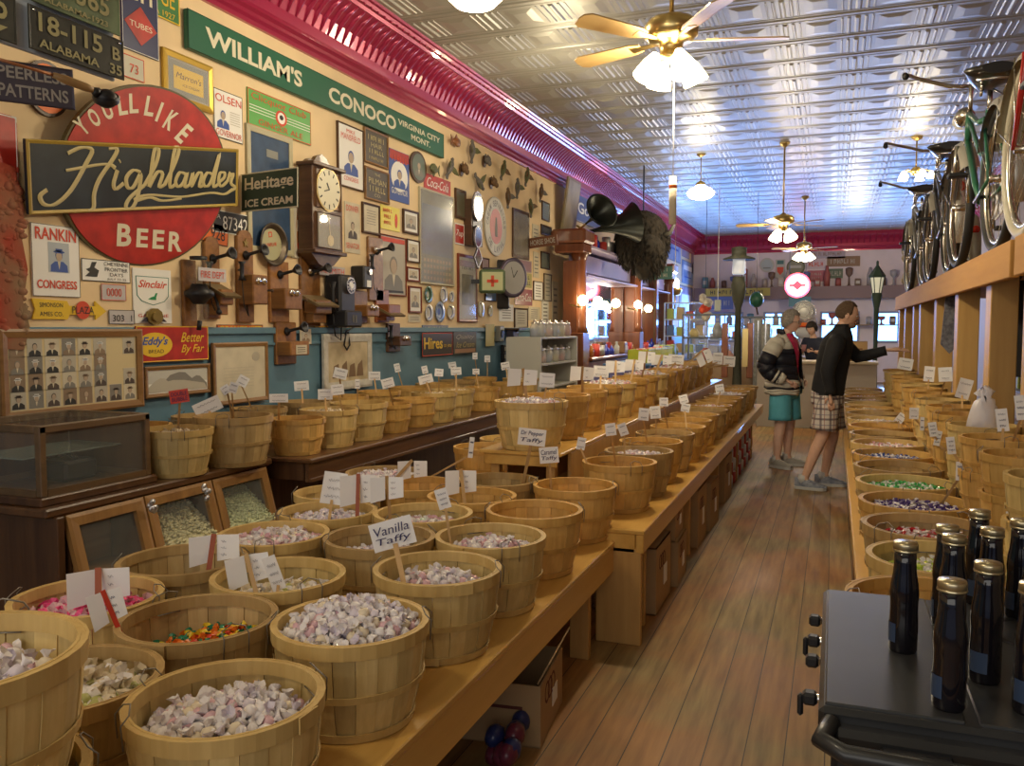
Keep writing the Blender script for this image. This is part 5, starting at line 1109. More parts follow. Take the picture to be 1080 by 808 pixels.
# mounted birds, fish and heads (small)
bird_c = [mat('feather_brown', (.17, .10, .05), .7, nz=.4, nscale=30), mat('feather_grey', (.16, .15, .14), .7, nz=.4, nscale=30), mat('feather_green', (.13, .14, .06), .6, nz=.4, nscale=30), mat('fish_orange', (.28, .11, .04), .35, nz=.4, nscale=30)]
AN = [(481, 150, 'fish', 0, 3), (497, 158, 'bird', 95, 1), (513, 170, 'head', 0, 1), (457, 178, 'fish', 180, 2), (474, 176, 'bird', 60, 1), (489, 179, 'head', 0, 0), (530, 178, 'bird', 70, 2), (505, 194, 'bird', -40, 1), (520, 193, 'head', 20, 0), (555, 185, 'bird', 80, 2), (545, 197, 'bird', 95, 1), (535, 207, 'bird', 100, 0), (570, 202, 'bird', 85, 0), (559, 218, 'bird', 110, 2)]
for i, (x, y, kd, an, ci) in enumerate(AN):
    C = onX(x, y, WX + .05); m_ = bird_c[ci]; Xm = T(*C) @ ZF @ RZ(R(an))
    nmv = {'bird': 'mounted_bird', 'fish': 'mounted_fish', 'head': 'hunting_trophy'}[kd]
    Xm = Xm @ SCL(.72, .72, .72); t = thing(nmv, 'small mounted %s under the cornice, %s from the left in the flock' % ({'bird': 'bird with raised wings', 'fish': 'fish', 'head': 'animal head'}[kd], ORD[i]), 'taxidermy', X=Xm, group='small mounts on the wall')
    b = MB()
    if kd == 'bird':
        b.tube([(-.17, 0, 0), (-.11, 0, .01), (-.03, 0, .02), (.05, 0, .02), (.10, .01, .03), (.13, .02, .03), (.16, .015, .03)], [.012, .03, .05, .045, .025, .028, .006], m_, 10); b.prism([(-.11, -.02), (-.2, -.05), (-.22, .0), (-.2, .05), (-.11, .02)], -.008, .006, bird_c[1]); b.build('bird_body', t)
        for s in (-1, 1):
            b = MB(); b.prism([(.05, 0), (.03, s * .12), (-.04, s * .20), (-.06, s * .12), (-.04, 0)], .005, .02, bird_c[(ci + 1) % 3], RX(s * R(25))); b.build('wing', t)
    elif kd == 'fish':
        b.tube([(-.14, 0, .0), (-.08, 0, .01), (0, .0, .015), (.08, 0, .015), (.13, 0, .01)], [.012, .05, .075, .06, .015], m_, 12, flat=.45); b.build('fish_body', t)
        b = MB(); b.prism([(-.12, 0), (-.2, .08), (-.18, 0), (-.2, -.08)], 0, .01, m_); b.prism([(-.05, .06), (.05, .07), (.0, .12)], 0, .01, m_); b.build('fin', t)
    else:
        b.disc(0, 0, .07, .10, -.045, -.03, fr_dark); b.sphere((0, .02, .02), (.06, .075, .06), m_, 12, 8); b.sphere((0, -.04, .06), (.03, .05, .035), m_, 10, 6); b.build('head_mount', t)
        b = MB(); b.sphere((-.05, .09, .01), (.02, .035, .012), m_, 6, 4); b.sphere((.05, .09, .01), (.02, .035, .012), m_, 6, 4); b.build('ear', t)

# ---------------------------------------------------------------- wall clock
PC = onX(346, 215, WX + .10); s_ = (PC - Vector((0, 0, H))).length / FPX
C, w_, h = wbox(329, 178, 363, 266, X=WX + .16)
t = thing('wall_clock', 'tall dark wooden wall clock with a cream roman dial and glazed pendulum door', 'clock', X=T(WX + .02, C.y, C.z) @ ZF)
ww, hh = w_ * .92, h
b = MB(); b.box((0, 0, .07), (ww, hh, .14), dark, bev=.006); b.box((0, hh / 2 + .01, .085), (ww + .04, .03, .17), dark, bev=.006); b.box((0, -hh / 2 - .005, .085), (ww + .04, .03, .17), dark, bev=.006)
b.prism([(-ww / 2, -hh / 2 - .02), (ww / 2, -hh / 2 - .02), (ww / 4, -hh / 2 - .10), (0, -hh / 2 - .13), (-ww / 4, -hh / 2 - .10)], .01, .12, dark); b.build('clock_case', t)
b = MB(); b.prism([(-ww / 2, hh / 2 + .025), (ww / 2, hh / 2 + .025), (ww * .42, hh / 2 + .05), (ww * .25, hh / 2 + .05), (ww * .16, hh / 2 + .09), (0, hh / 2 + .115), (-ww * .16, hh / 2 + .09), (-ww * .25, hh / 2 + .05), (-ww * .42, hh / 2 + .05)], .05, .09, dark); b.build('crest', t)
b = MB(); b.frame(ww * .86, hh * .48, .022, .14, .155, darkY, T(0, hh * .245, 0)); b.frame(ww * .86, hh * .44, .022, .14, .155, darkY, T(0, -hh * .25, 0)); b.rect(0, -hh * .25, ww * .72, hh * .38, .140, .143, mat('clock_inner', (.16, .13, .07), .5)); b.build('door_frame', t)
b = MB(); b.disc(0, hh * .245, ww * .40, ww * .40, .142, .150, brass, n=40); b.disc(0, hh * .245, ww * .375, ww * .375, .150, .153, mat('dial_cream', (.66, .62, .46), .4), n=40); b.build('dial', t)
b = MB()
for k in range(12): a = k * math.pi / 6; b.rect(math.sin(a) * ww * .31, hh * .245 + math.cos(a) * ww * .31, .012, .035, .1535, .1545, inkblk, rot=-a)
b.beam((0, hh * .245, .156), (-.035, hh * .245 + .05, .156), .012, .002, inkblk); b.beam((0, hh * .245, .157), (-.075, hh * .245 - .02, .157), .008, .002, inkblk); b.build('hands_and_numerals', t)
b = MB(); b.beam((0, -hh * .05, .146), (.02, -hh * .33, .146), .01, .004, brass); b.disc(.02, -hh * .36, .045, .045, .145, .15, brass); b.build('pendulum', t)
b = MB(); b.rect(0, -hh * .25, ww * .74, hh * .4, .152, .154, mat('mirror_pane', (.8, .8, .78), .03, .0, alpha=.25, coat=1.0)); b.build('glass_pane', t)
# beer tray
pw_ = onX(286, 258, WX + .03); t = turned('round_tray', 'oval beer tray with a dark rim leaning above the wall phones', 'tray', 286, 258, -(CR.transposed() @ (pw_ - Vector((0, 0, H)))).z, 88, 1, 1, roll=10)
b = MB(); b.lathe([(.0, .0), (.12, 0), (.14, .03), (.16, .034), (.162, .028), (.143, .02), (.123, -.01), (0, -.01)], mat('tray_rim', (.08, .06, .04), .35, .5), 32, SCL(1.0, 1.0, 1)); b.disc(0, 0, .118, .118, .001, .003, mat('tray_cream', (.42, .40, .24), .4), n=32); b.build('tray_body', t)
b = MB(); b.text('~8', 0, 0, .13, .028, .004, inkred, rot=-.05); b.frame(.04, .04, .008, .003, .005, inkred, T(-.0, .075, 0)); b.build('lettering', t)

# ---------------------------------------------------------------- coffee grinder
P = onX(197, 300, WX); k = .0072
t = thing('coffee_grinder', 'wall-mounted coffee grinder with glass jar on top and cast iron body', 'grinder', X=T(*P) @ ZF)
b = MB(); b.box((0, -.06, .015), (.12, .44, .03), oak, bev=.005); b.build('backboard', t)
b = MB(); b.lathe([(.045, .0), (.075, .03), (.08, .13), (.06, .155), (.05, .16)], glass, 20, T(0, 0, .1) @ RX(R(-90))); b.lathe([(.056, .16), (.056, .18), (0, .18)], iron, 18, T(0, 0, .1) @ RX(R(-90))); b.build('glass_jar', t)
b = MB(); b.lathe([(0, -.01), (.05, 0), (.06, -.03), (.095, -.05), (.095, -.075), (.06, -.10), (.04, -.13), (0, -.13)], iron, 18, T(0, 0, .1) @ RX(R(-90))); b.tube([(.08, -.06, .1), (.14, -.06, .1), (.15, -.12, .12), (.14, -.17, .14)], .01, iron, 8); b.sphere((.14, -.18, .14), .02, iron, 8, 6); b.build('grinder_body', t)
b = MB(); b.lathe([(.055, -.13), (.06, -.16), (.055, -.24), (0, -.245)], glass, 18, T(0, 0, .1) @ RX(R(-90))); b.tube([(0, -.24, .1), (0, -.30, .09)], .015, iron, 8); b.build('lower_cup', t)

# ---------------------------------------------------------------- old wall telephones
def phone(px, py, hpx, label, parts, wpx=18, group='old wall telephones', bm=oak):
    C = onX(px, py, WX); D = C.x * -math.sin(YAW) + C.y * math.cos(YAW); u = D / FPX    # metres per pixel here
    h = hpx * u; w_ = wpx * u * 1.35; t = thing('wall_telephone', label, 'telephone', X=T(*C) @ ZF, group=group)
    b = MB(); b.box((0, 0, .015), (w_, h, .03), bm, bev=.006)
    if 'top' in parts: b.disc(0, h / 2, w_ * .42, w_ * .25, .002, .028, bm, n=20)
    b.build('backboard', t)
    for p in parts:
        if p == 'mouth':
            y = h * .28; b = MB(); b.lathe([(.0, 0), (.035, .0), (.03, .015), (.012, .03), (.012, .12), (.018, .13), (.04, .165), (.043, .175), (.034, .172), (.014, .14), (0, .14)], iron, 16, T(0, y, .03) @ RX(R(-12))); b.build('mouthpiece', t)
        if p == 'box':
            b = MB(); b.box((0, -h * .12, .09), (w_ * .95, h * .34, .13), bm, bev=.008); b.build('ringer_box', t)
        if p == 'desk':
            y = -h * .10; b = MB(); b.prism([(0, 0), (.16, -.07), (.17, -.055), (0, .03)], -w_ * .55, w_ * .55, mat('worn_desk_top', (.17, .12, .06), .45), T(0, y, .03) @ RY(R(-90)) @ RZ(0)); b.build('writing_shelf', t)
            b = MB(); b.box((0, y - h * .12, .09), (w_ * .85, h * .20, .12), bm, bev=.008); b.box((0, y - h * .28, .07), (w_ * .7, h * .14, .08), bm, bev=.006); b.build('lower_box', t)
        if p == 'bells' or p == 'bellstop':
            y = h * .30 if p == 'bellstop' else -h * .02; zz = .045 if p == 'bellstop' else .158
            for s in (-1, 1): b = MB(); b.sphere((s * .033, y, zz), (.028, .028, .02), steel, 14, 8); b.build('bell', t)
        if p == 'receiver':
            b = MB(); x = -w_ * .62; b.tube([(x, -h * .02, .08), (x, .02, .08), (x, .10, .08), (x, .12, .08)], [.028, .014, .016, .028], iron, 12); b.build('receiver', t)
            b = MB(); b.tube([(x, -h * .02, .08), (x - .01, -h * .3, .1), (x * .4, -h * .42, .08), (x * .1, -h * .3, .04)], .004, iron, 5); b.tube([(-w_ / 2, .07, .05), (x, .06, .05), (x, .06, .09)], .006, iron, 6); b.build('receiver_cord', t)
        if p == 'crank':
            b = MB(); x = w_ * .5; b.tube([(x, -h * .12, .09), (x + .04, -h * .12, .09), (x + .045, -h * .12, .14)], .007, iron, 6); b.sphere((x + .045, -h * .12, .15), .014, fr_dark, 8, 6); b.build('crank', t)
        if p == 'card':
            b = MB(); b.rect(.01, -h * .15, w_ * .55, h * .22, .156, .1575, paper); 
            for q in range(3): b.rect(.01, -h * (.10 + .05 * q), w_ * .4, h * .012, .158, .1585, inkblk)
            b.build('paper_notice', t)
    return t, w_, h
phone(221, 296, 80, 'oak wall phone left of the starred one, with mouthpiece and slanted shelf', ['mouth', 'desk', 'receiver', 'top'], 17)
t, w_, h = phone(256, 295, 90, 'tall oak wall phone with a metal star, mouthpiece and two bells', ['mouth', 'box', 'bells', 'receiver', 'crank', 'top'], 19)
b = MB(); b.prism([(.035 * math.cos(a) * (1 if k % 2 else .42), .035 * math.sin(a) * (1 if k % 2 else .42)) for k, a in enumerate([i * math.pi / 5 + math.pi / 10 - math.pi / 5 for i in range(10)])], .03, .036, M['old_brass'], T(0, h * .42, 0)); b.build('metal_star', t)
phone(292, 308, 64, 'light oak phone box with two bells below the oval tray', ['box', 'bells', 'mouth', 'crank'], 24)
phone(299, 362, 44, 'lowest oak phone box with a white paper notice on the blue wainscot', ['box', 'card', 'mouth'], 26)
phone(325, 308, 72, 'broad oak wall phone with bells at its top under the clock', ['mouth', 'desk', 'bellstop', 'crank'], 26)
phone(378, 324, 34, 'light oak ringer box with two bells in the middle of the phone row', ['box', 'bells'], 20)
phone(401, 323, 34, 'reddish oak ringer box with a sloping lid right of the light one', ['box', 'desk'], 20, bm=wood('reddish_oak', (.28, .09, .03), (.2, .06, .02), .35, axis=2, scale=20))
phone(394, 284, 66, 'oak wall phone with bells and long mouthpiece arm, right end of the row', ['mouth', 'bellstop', 'receiver'], 22)
phone(413, 356, 30, 'small dark brown phone box with two bells hanging on the blue wainscot', ['box', 'bells', 'receiver'], 20, bm=dark)
sign('licence_plate', 'pale plate with red letters FIRE DEPT between two oak phones', 'license plate', (209, 283, 238, 297), M['plate_pale'], [('FIRE DEPT', 0, 0, .85, .5, inkred)], th=.003, X=WX + .18, group='old number plates on the wall')
sign('licence_plate', 'small sign with red capitals above the black dial phone', 'license plate', (337, 281, 364, 291), M['plate_pale'], [('AL SMITH', 0, 0, .9, .6, inkred)], th=.003, X=WX + .05, proud=.0, group='old number plates on the wall')
C = onX(349, 314, WX); t = thing('dial_phone', 'black iron pay phone with a round dial among the oak phones', 'telephone', X=T(*C) @ ZF)
b = MB(); b.box((0, -.02, .09), (.24, .42, .16), iron, bev=.02); b.box((0, -.18, .13), (.26, .14, .2), iron, bev=.015); b.build('phone_body', t)
b = MB(); b.disc(.02, .10, .07, .07, .17, .19, steel, n=24); b.disc(.02, .10, .025, .025, .19, .195, white)
for k in range(10): a = R(30 + k * 30); b.disc(.02 + .05 * math.cos(a), .10 + .05 * math.sin(a), .009, .009, .190, .192, iron, n=8)
b.build('dial', t)
b = MB(); b.tube([(-.16, .12, .12), (-.17, .06, .13), (-.17, -.06, .13), (-.16, -.12, .12)], [.03, .014, .014, .03], iron, 12); b.build('receiver', t); b = MB(); b.tube([(-.16, -.13, .12), (-.10, -.32, .1), (.02, -.36, .08), (.0, -.24, .1)], .006, iron, 6); b.build('receiver_cord', t); b = MB(); b.frame(.05, .07, .01, .23, .235, greyl, T(0, -.18, 0)); b.build('coin_return', t)
C = onX(374, 293, WX); t = thing('intercom_phone', 'slim black box phone with a small dial and a white card', 'telephone', X=T(*C) @ ZF); b = MB(); b.box((0, 0, .07), (.15, .20, .14), iron, bev=.012); b.build('phone_body', t); b = MB(); b.disc(.03, .05, .03, .03, .14, .15, steel, n=20); b.build('dial', t); b = MB(); b.rect(.01, -.055, .07, .06, .14, .1415, white); b.build('paper_card', t)
b = MB(); b.tube([onX(376, 343, WX + .02) , onX(365, 350, WX + .05), onX(363, 364, WX + .05), onX(366, 369, WX + .05), onX(369, 364, WX + .05), onX(367, 350, WX + .04)], .008, iron, 6); tag(b.build('receiver_cord_loop'), 'black cord loop hanging in front of the western painting', 'cord')

# ================================================================ RIGHT: BICYCLE SHELF, GRILL, BOTTLES
XB = .70
t = thing('bicycle_shelf', 'honey pine overhead shelf on square posts carrying old bicycles', 'shelf')
board('front_beam', XB, XB + .04, 4.22, 11.6, 1.737, 1.90, wood('beam_pine', (.56, .30, .075), (.44, .22, .05), .8, axis=1, scale=8), t)
board('front_beam', XB - .004, XB + .036, 1.5, 4.10, 1.737, 1.90, M['beam_pine'], t)
board('shelf_deck', XB + .042, 1.75, 1.5, 11.6, 1.875, 1.905, M['beam_pine'], t)
for i, y in enumerate((2.4, 4.05, 5.02, 6.25, 7.5, 8.8, 9.5, 10.6, 11.5)):
    b = MB(); b.box((0, 0, .93), (.125, .16, 1.86 if i == 1 else 1.855), wood('post_pine', (.60, .37, .12), (.46, .26, .07), .5, axis=2, scale=10, objrand=.1), bev=.004); b.build('post', t, loc=(XB + .105, y, 0))
# merchandise rack seen between the posts
t = thing('merchandise_rack', 'dark rack of small goods seen between the posts of the bicycle shelf', 'rack')
for z in (.3, .75, 1.1, 1.4, 1.65): board('rack_shelf', 2.05, 2.55, 3.5, 12.5, z, z + .02, mat('rack_grey', (.18, .19, .2), .5, .3), t)
board('rack_back', 2.55, 2.57, 3.5, 12.5, 0, 1.9, mat('rack_back', (.05, .045, .045), .6), t)
rn = random.Random(11); gm = [mat('goods_%s' % n, c, .4) for n, c in (('white', (.55, .56, .6)), ('blue', (.08, .16, .4)), ('red', (.45, .05, .05)), ('tan', (.45, .32, .16)), ('lime', (.35, .45, .08)))]
protoG = []
for k in range(5):
    b = MB(); b.box((0, 0, .09), (.14, .13, .18), gm[k], bev=.012); b.box((0, -.066, .1), (.09, .003, .09), paper); protoG.append(b.build('goods_box').data); bpy.data.objects.remove(bpy.data.objects['goods_box'])
nmG = ['white', 'blue', 'red', 'tan', 'lime green']
for z in (.77, 1.12, 1.42):
    y = 4.0
    while y < 12.2:
        k = rn.randrange(5); o = bpy.data.objects.new('goods_box', protoG[k]); COL.objects.link(o); o.location = (2.2, y, z + .0); o.rotation_euler = (0, 0, rn.uniform(-.2, .2)); tag(o, '%s box of goods on the dark rack behind the posts' % nmG[k], 'box', '%s boxes on the dark rack' % nmG[k]); y += rn.uniform(.2, .34)
# garments hanging between posts
b = MB(); rnv = random.Random(2); vs = []; n = 14
for i in range(n + 1):
    u = i / n; x = .02 * math.sin(u * 21); 
    vs += [(x, (u - .5) * .42, 0), (x * 1.8, (u - .5) * .46, -.55)]
b.add(vs, [(2 * i, 2 * i + 1, 2 * i + 3, 2 * i + 2) for i in range(n)], mat('black_cloth', (.008, .008, .01), .9)); b.add([(a + .05, c, e) for a, c, e in vs], [(2 * i, 2 * i + 1, 2 * i + 3, 2 * i + 2) for i in range(n)], M['black_cloth']); b.tube([(.02, -.2, 0), (.02, 0, .05), (.02, .2, 0)], .012, M['black_cloth'], 6)
tag(b.build('hanging_shirt', loc=(1.0, 5.72, 1.79)), 'black cloth garment hanging under the bicycle shelf between two posts', 'garment')
b = MB(); b.prism([(-.035, 0), (.035, 0), (.06, -.38), (0, -.45), (-.06, -.38)], -.012, .012, mat('striped_grey', (.2, .2, .23), .8, c2=(.08, .08, .1), nscale=40), ZB)
tag(b.build('hanging_tie', loc=(.80, 7.05, 1.78)), 'grey speckled tie-shaped cloth hanging below the shelf beam', 'garment')

tyre = mat('black_tyre', (.015, .015, .016), .6); tyre_w = mat('cream_tyre', (.50, .47, .36), .5); chrome2 = mat('aged_chrome', (.62, .60, .55), .25, 1.0); reflm = mat('red_reflector', (.5, .02, .01), .15, coat=1); leather = mat('saddle_black', (.02, .018, .016), .3, coat=.3)
def wheel(t, y, tm, r=.33, simple=False):
    b = MB(); n = 40; b.tube([(0, y + r * math.cos(a), r + .02 + r * math.sin(a)) for a in [2 * math.pi * k / n for k in range(n)]], .024, tm, 10, closed=True); b.build('tyre', t)
    b = MB(); rr = r - .03; b.tube([(0, y + rr * math.cos(a), r + .02 + rr * math.sin(a)) for a in [2 * math.pi * k / n for k in range(n)]], .013, chrome2, 6, closed=True)
    b.cyl((-.045, y, r + .02), (.045, y, r + .02), .018, chrome2, n=12)
    for k in range(28):
        a = 2 * math.pi * k / 28; a2 = a + (.25 if k % 2 else -.25); s = .03 if k % 4 < 2 else -.03
        b.tube([(s, y + .018 * math.cos(a2), r + .02 + .018 * math.sin(a2)), (0, y + rr * math.cos(a), r + .02 + rr * math.sin(a))], .0013, chrome2, 3, smooth=False)
    b.build('rim_and_spokes', t)
def fender(t, y, a0, a1, m, r=.37, refl=False):
    vs = []; n = 22; K = 6
    for i in range(n + 1):
        a = R(a0 + (a1 - a0) * i / n)
        for k in range(K): 
            q = math.pi * k / (K - 1); x = .050 * math.cos(q); rr = r - .035 + .042 * math.sin(q); vs.append((x, y + rr * math.cos(a), .35 + rr * math.sin(a)))
    b = MB(); b.add(vs, [(i * K + k, i * K + k + 1, i * K + K + k + 1, i * K + K + k) for i in range(n) for k in range(K - 1)], m, smooth=True)
    for s in (-1, 1):
        for aa in (a0 + 8, (a0 + a1) / 2): a = R(aa); b.tube([(s * .045, y, .35), (s * .045, y + (r) * math.cos(a), .35 + r * math.sin(a))], .003, chrome2, 5)
    o = b.build('fender', t)
    if refl: a = R(148); b = MB(); b.lathe([(0, 0), (.036, .0), (.036, .014), (.0, .024)], reflm, 16, T(0, y + (r + .005) * math.cos(a), .35 + (r + .005) * math.sin(a)) @ RX(math.pi / 2 + 0 * a)); b.build('rear_reflector', o)
def bicycle(label, x, y_rear, z, paintm, tm, fm, rz=0, lean=0, headlight=False, grips=True, basket_=False, wide=.30, handle_z=1.0):
    """faces away (+y); rear axle at local origin, front axle 1.05 m further"""
    X = T(x, y_rear, z) @ RZ(R(rz)) @ RY(R(lean)) @ SCL(1.1, 1.1, 1.1); t = thing('bicycle', label, 'bicycle', X=X, group='old bicycles on the overhead shelf')
    wheel(t, 0, tm); wheel(t, 1.05, tm); fender(t, 0, 30, 205, fm, refl=True); fender(t, 1.05, 15, 150, fm)
    b = MB(); BBp = (0, .43, .30); ST = (0, .30, .74); HT = (0, .83, .84); HB = (0, .87, .70)
    b.tube([BBp, ST], .016, paintm, 10); b.tube([HB, (0, .6, .42), BBp], .018, paintm, 10); b.tube([HT, (0, .6, .74), (0, .32, .70)], .016, paintm, 10); b.tube([HT, HB], .02, paintm, 10); b.tube([(0, .82, .80), (0, .5, .56), (0, .34, .52)], .013, paintm, 8)
    for s in (-1, 1): b.tube([(s * .045, 0, .35), (s * .02, .30, .70)], .009, paintm, 8); b.tube([(s * .045, 0, .35), (s * .03, .43, .30)], .009, paintm, 8)
    b.build('bicycle_frame', t)
    b = MB(); b.tube([(0, .87, .71), (0, .885, .67)], .022, chrome2, 10)
    for s in (-1, 1): b.tube([(s * .05, .89, .68), (s * .052, .93, .55), (s * .048, 1.05, .35)], [.013, .012, .009], paintm if not headlight else chrome2, 8)
    b.build('front_fork', t)
    b = MB(); b.lathe([(.075, -.004), (.085, 0), (.075, .004)], chrome2, 24, T(.05, .43, .30) @ RY(R(90))); b.tube([(.06, .43, .30), (.075, .50, .17)], .008, chrome2, 6); b.tube([(-.06, .43, .30), (-.075, .36, .43)], .008, chrome2, 6); b.build('crank_set', t)
    for s, (yy, zz) in ((1, (.50, .17)), (-1, (.36, .43))): b = MB(); b.box((s * .125, yy, zz), (.09, .065, .022), tyre, bev=.005); b.build('pedal', t)
    b = MB(); b.prism([(-.06, .28), (.0, .40), (.40, .42), (.52, .36), (.50, .22), (.38, .2), (0, .27)], .062, .068, fm, Matrix(((0, 0, 1, 0), (1, 0, 0, 0), (0, 1, 0, 0), (0, 0, 0, 1)))); b.build('chain_guard', t)
    b = MB(); b.tube([(0, .30, .72), (0, .285, .83)], .012, chrome2, 8)
    vs = []; n = 12; K = 14
    for i in range(n + 1):
        u = i / n; yy = .12 + u * .30; w_ = .115 * (1 - u) ** .6 * (1.15 - .15 * u) + .022; zt_ = .87 + .03 * (1 - u) ** 2 + .01 * u
        if i == 0: w_ *= .45
        for k in range(K): a = 2 * math.pi * k / K; vs.append((w_ * math.cos(a), yy, zt_ + (.024 if math.sin(a) > 0 else .032) * math.sin(a)))
    b.add(vs, [(i * K + k, i * K + (k + 1) % K, (i + 1) * K + (k + 1) % K, (i + 1) * K + k) for i in range(n) for k in range(K)], leather, smooth=True); b.add([vs[k] for k in range(K)], [tuple(range(K))], leather)
    sd = b.build('saddle', t)
    b = MB()
    for s in (-1, 1): b.tube([(s * .06, .17 + .012 * math.cos(q * 1.3), .78 + q * .006) for q in range(12)], .006, chrome2, 5); b.tube([(s * .06, .16, .86), (s * .05, .26, .80), (s * .01, .38, .87)], .005, chrome2, 5)
    b.tube([(-.09, .13, .845), (0, .11, .845), (.09, .13, .845)], .006, chrome2, 6); b.build('saddle_spring', sd)
    b = MB(); hz = handle_z; b.tube([(0, .83, .84), (0, .815, hz - .02), (0, .86, hz)], .011, chrome2, 8)
    for s in (-1, 1): b.tube([(0, .86, hz), (s * .10, .87, hz + .01), (s * wide * .72, .82, hz + .05), (s * wide * .95, .70, hz + .05), (s * wide, .60, hz + .02)], .011, chrome2, 8)
    b.build('handlebar', t)
    for s in (-1, 1): b = MB(); b.tube([(s * wide * .985, .66, hz + .038), (s * wide, .58, hz + .012), (s * wide * 1.01, .53, hz - .005)], [.015, .016, .018], tyre, 10); b.build('grip', t)
    if headlight: b = MB(); b.sphere((0, 1.0, .86), (.055, .09, .055), chrome2, 14, 9); b.disc(0, 0, .05, .05, 0, .01, white, T(0, 1.085, .86) @ RX(R(-90))); b.build('headlight', t)
    b = MB()
    if basket_:
        for k in range(5): b.box(((k - 2) * .04, -.05, .72), (.008, .34, .008), chrome2)
        b.tube([(-.1, -.22, .72), (.1, -.22, .72), (.1, .12, .72), (-.1, .12, .72)], .006, chrome2, 6, closed=True); b.build('rear_rack', t)
    return t
zs_ = 1.905
bicycle('nearest overhead bicycle, red with cream tyres, cut off by the right edge', .80, 3.12, zs_, mat('bike_red', (.42, .02, .02), .25, coat=.6), tyre_w, mat('bike_ivory', (.58, .52, .34), .3, coat=.4), rz=2, wide=.27)
bicycle('second bicycle from the right edge, black tyres, chrome fender and headlight', .78, 5.06, zs_, mat('bike_green', (.02, .12, .07), .3, coat=.5), tyre, mat('fender_silver', (.58, .56, .50), .3, .6), rz=2, headlight=True, wide=.36)
bicycle('third bicycle along the shelf, silver fender and dark saddle in front of a bright lamp', .79, 7.12, zs_, mat('bike_dark', (.05, .05, .055), .35, coat=.4), tyre, M['fender_silver'], rz=1, wide=.38, basket_=True)
bicycle('fourth bicycle along the shelf, dull grey with a rear rack', .80, 9.18, zs_, mat('bike_grey', (.25, .25, .24), .4, .3), tyre, mat('fender_dull', (.36, .34, .28), .4, .4), rz=2, wide=.33, basket_=True)
bicycle('farthest bicycle on the overhead shelf', 1.32, 10.1, zs_, mat('bike_brown', (.15, .09, .05), .4), tyre, M['fender_dull'], rz=-2, wide=.3)
# hanging cloth bundle at the far end of the shelf
b = MB(); rn = random.Random(5)
for k in range(16): b.sphere((rn.uniform(-.06, .06), rn.uniform(-.1, .1), -.05 - .045 * k), (rn.uniform(.04, .08), .08, .05), mat('dusty_cloth', (.32, .28, .2), .9), 8, 5, RX(rn.random()))
tag(b.build('cloth_bundle', loc=(.86, 11.3, 2.65)), 'dusty knotted cloth bundle heaped at the far end of the bicycle shelf', 'cloth')

# ---------------------------------------------------------------- black grill with sauce bottles
enam = mat('black_enamel', (.030, .031, .033), .38, .3, coat=.2, nz=.3, nscale=5); enam2 = mat('grey_black_panel', (.075, .078, .082), .30, .5, nz=.25, nscale=4)
GZ = .92
t = thing('gas_grill', 'black enamel range with side knobs and a front rail, used as a bottle stand', 'grill', (0, 0, 0))
b = MB(); b.box((.44, 1.735, GZ - .02), (.90, .66, .04), enam, bev=.008); b.box((.10, 1.735, GZ + .001), (.20, .63, .006), enam2, bev=.002); b.box((.55, 1.735, GZ + .001), (.66, .63, .006), enam2, bev=.002); b.build('cooktop', t)
b = MB(); b.box((.46, 1.735, .50), (.82, .64, .78), enam, bev=.01); b.box((.46, 1.735, .06), (.7, .6, .12), iron); b.build('range_body', t)
b = MB(); b.tube([(.01, 1.40, GZ - .02), (-.005, 1.355, GZ - .03), (.03, 1.33, GZ - .035), (.2, 1.325, GZ - .035), (.9, 1.325, GZ - .035)], .015, enam, 12); b.build('front_rail', t)
b = MB(); b.box((.45, 1.40, GZ - .08), (.88, .05, .12), enam, bev=.01); b.box((.13, 1.37, GZ - .05), (.10, .02, .03), iron, bev=.004); b.build('front_panel', t)
for i, (px, py) in enumerate(((866, 655), (861, 676), (859, 697), (850, 735))):
    p = onZ(px, py, GZ - .03); b = MB(); b.tube([(-.012 if i % 2 == 0 else -.03, p.y, GZ - .03), (.02, p.y, GZ - .03)], .008, steel, 8); b.box((-.025, p.y, GZ - .03), (.024, .026, .022), iron, bev=.005)
    if i % 2: b.box((-.04, p.y - .004, GZ - .042), (.010, .014, .038), iron, bev=.004)
    b.build('knob', t)
for (x, y) in ((.40, 1.60), (.40, 1.88), (.70, 1.60), (.70, 1.88)): b = MB(); b.lathe([(.09, 0), (.10, .003), (.11, .0)], enam, 32, T(x, y, GZ + .0045)); b.lathe([(0, .006), (.012, .006), (.016, 0)], iron, 14, T(x, y, GZ + .0045)); b.build('burner_plate', t)
bott = mat('dark_sauce_glass', (.008, .007, .010), .10, coat=.3); lidm = mat('gold_lid', (.50, .43, .27), .3, .9); labm = mat('blue_label', (.03, .05, .10), .4)
def make_bottle():
    t = thing('sauce_bottle', 'x', 'bottle')
    b = MB(); b.lathe([(0, .0), (.022, 0), (.0245, .005), (.0250, .055), (.0240, .078), (.0240, .092), (.0252, .108), (.0235, .128), (.0205, .145), (.0190, .165), (.0188, .192), (0, .192)], bott, 24); b.build('bottle_glass', t)
    b = MB(); b.lathe([(.0195, .186), (.0215, .187), (.0215, .200), (.0205, .204), (.0, .205)], lidm, 24); b.lathe([(.0222, .188), (.0222, .190), (.0215, .191)], lidm, 24); b.build('lid', t)
    b = MB(); b.lathe([(.0256, .020), (.0256, .055)], labm, 20, a0=R(165), a1=R(235)); b.build('bottle_label', t)
    return t
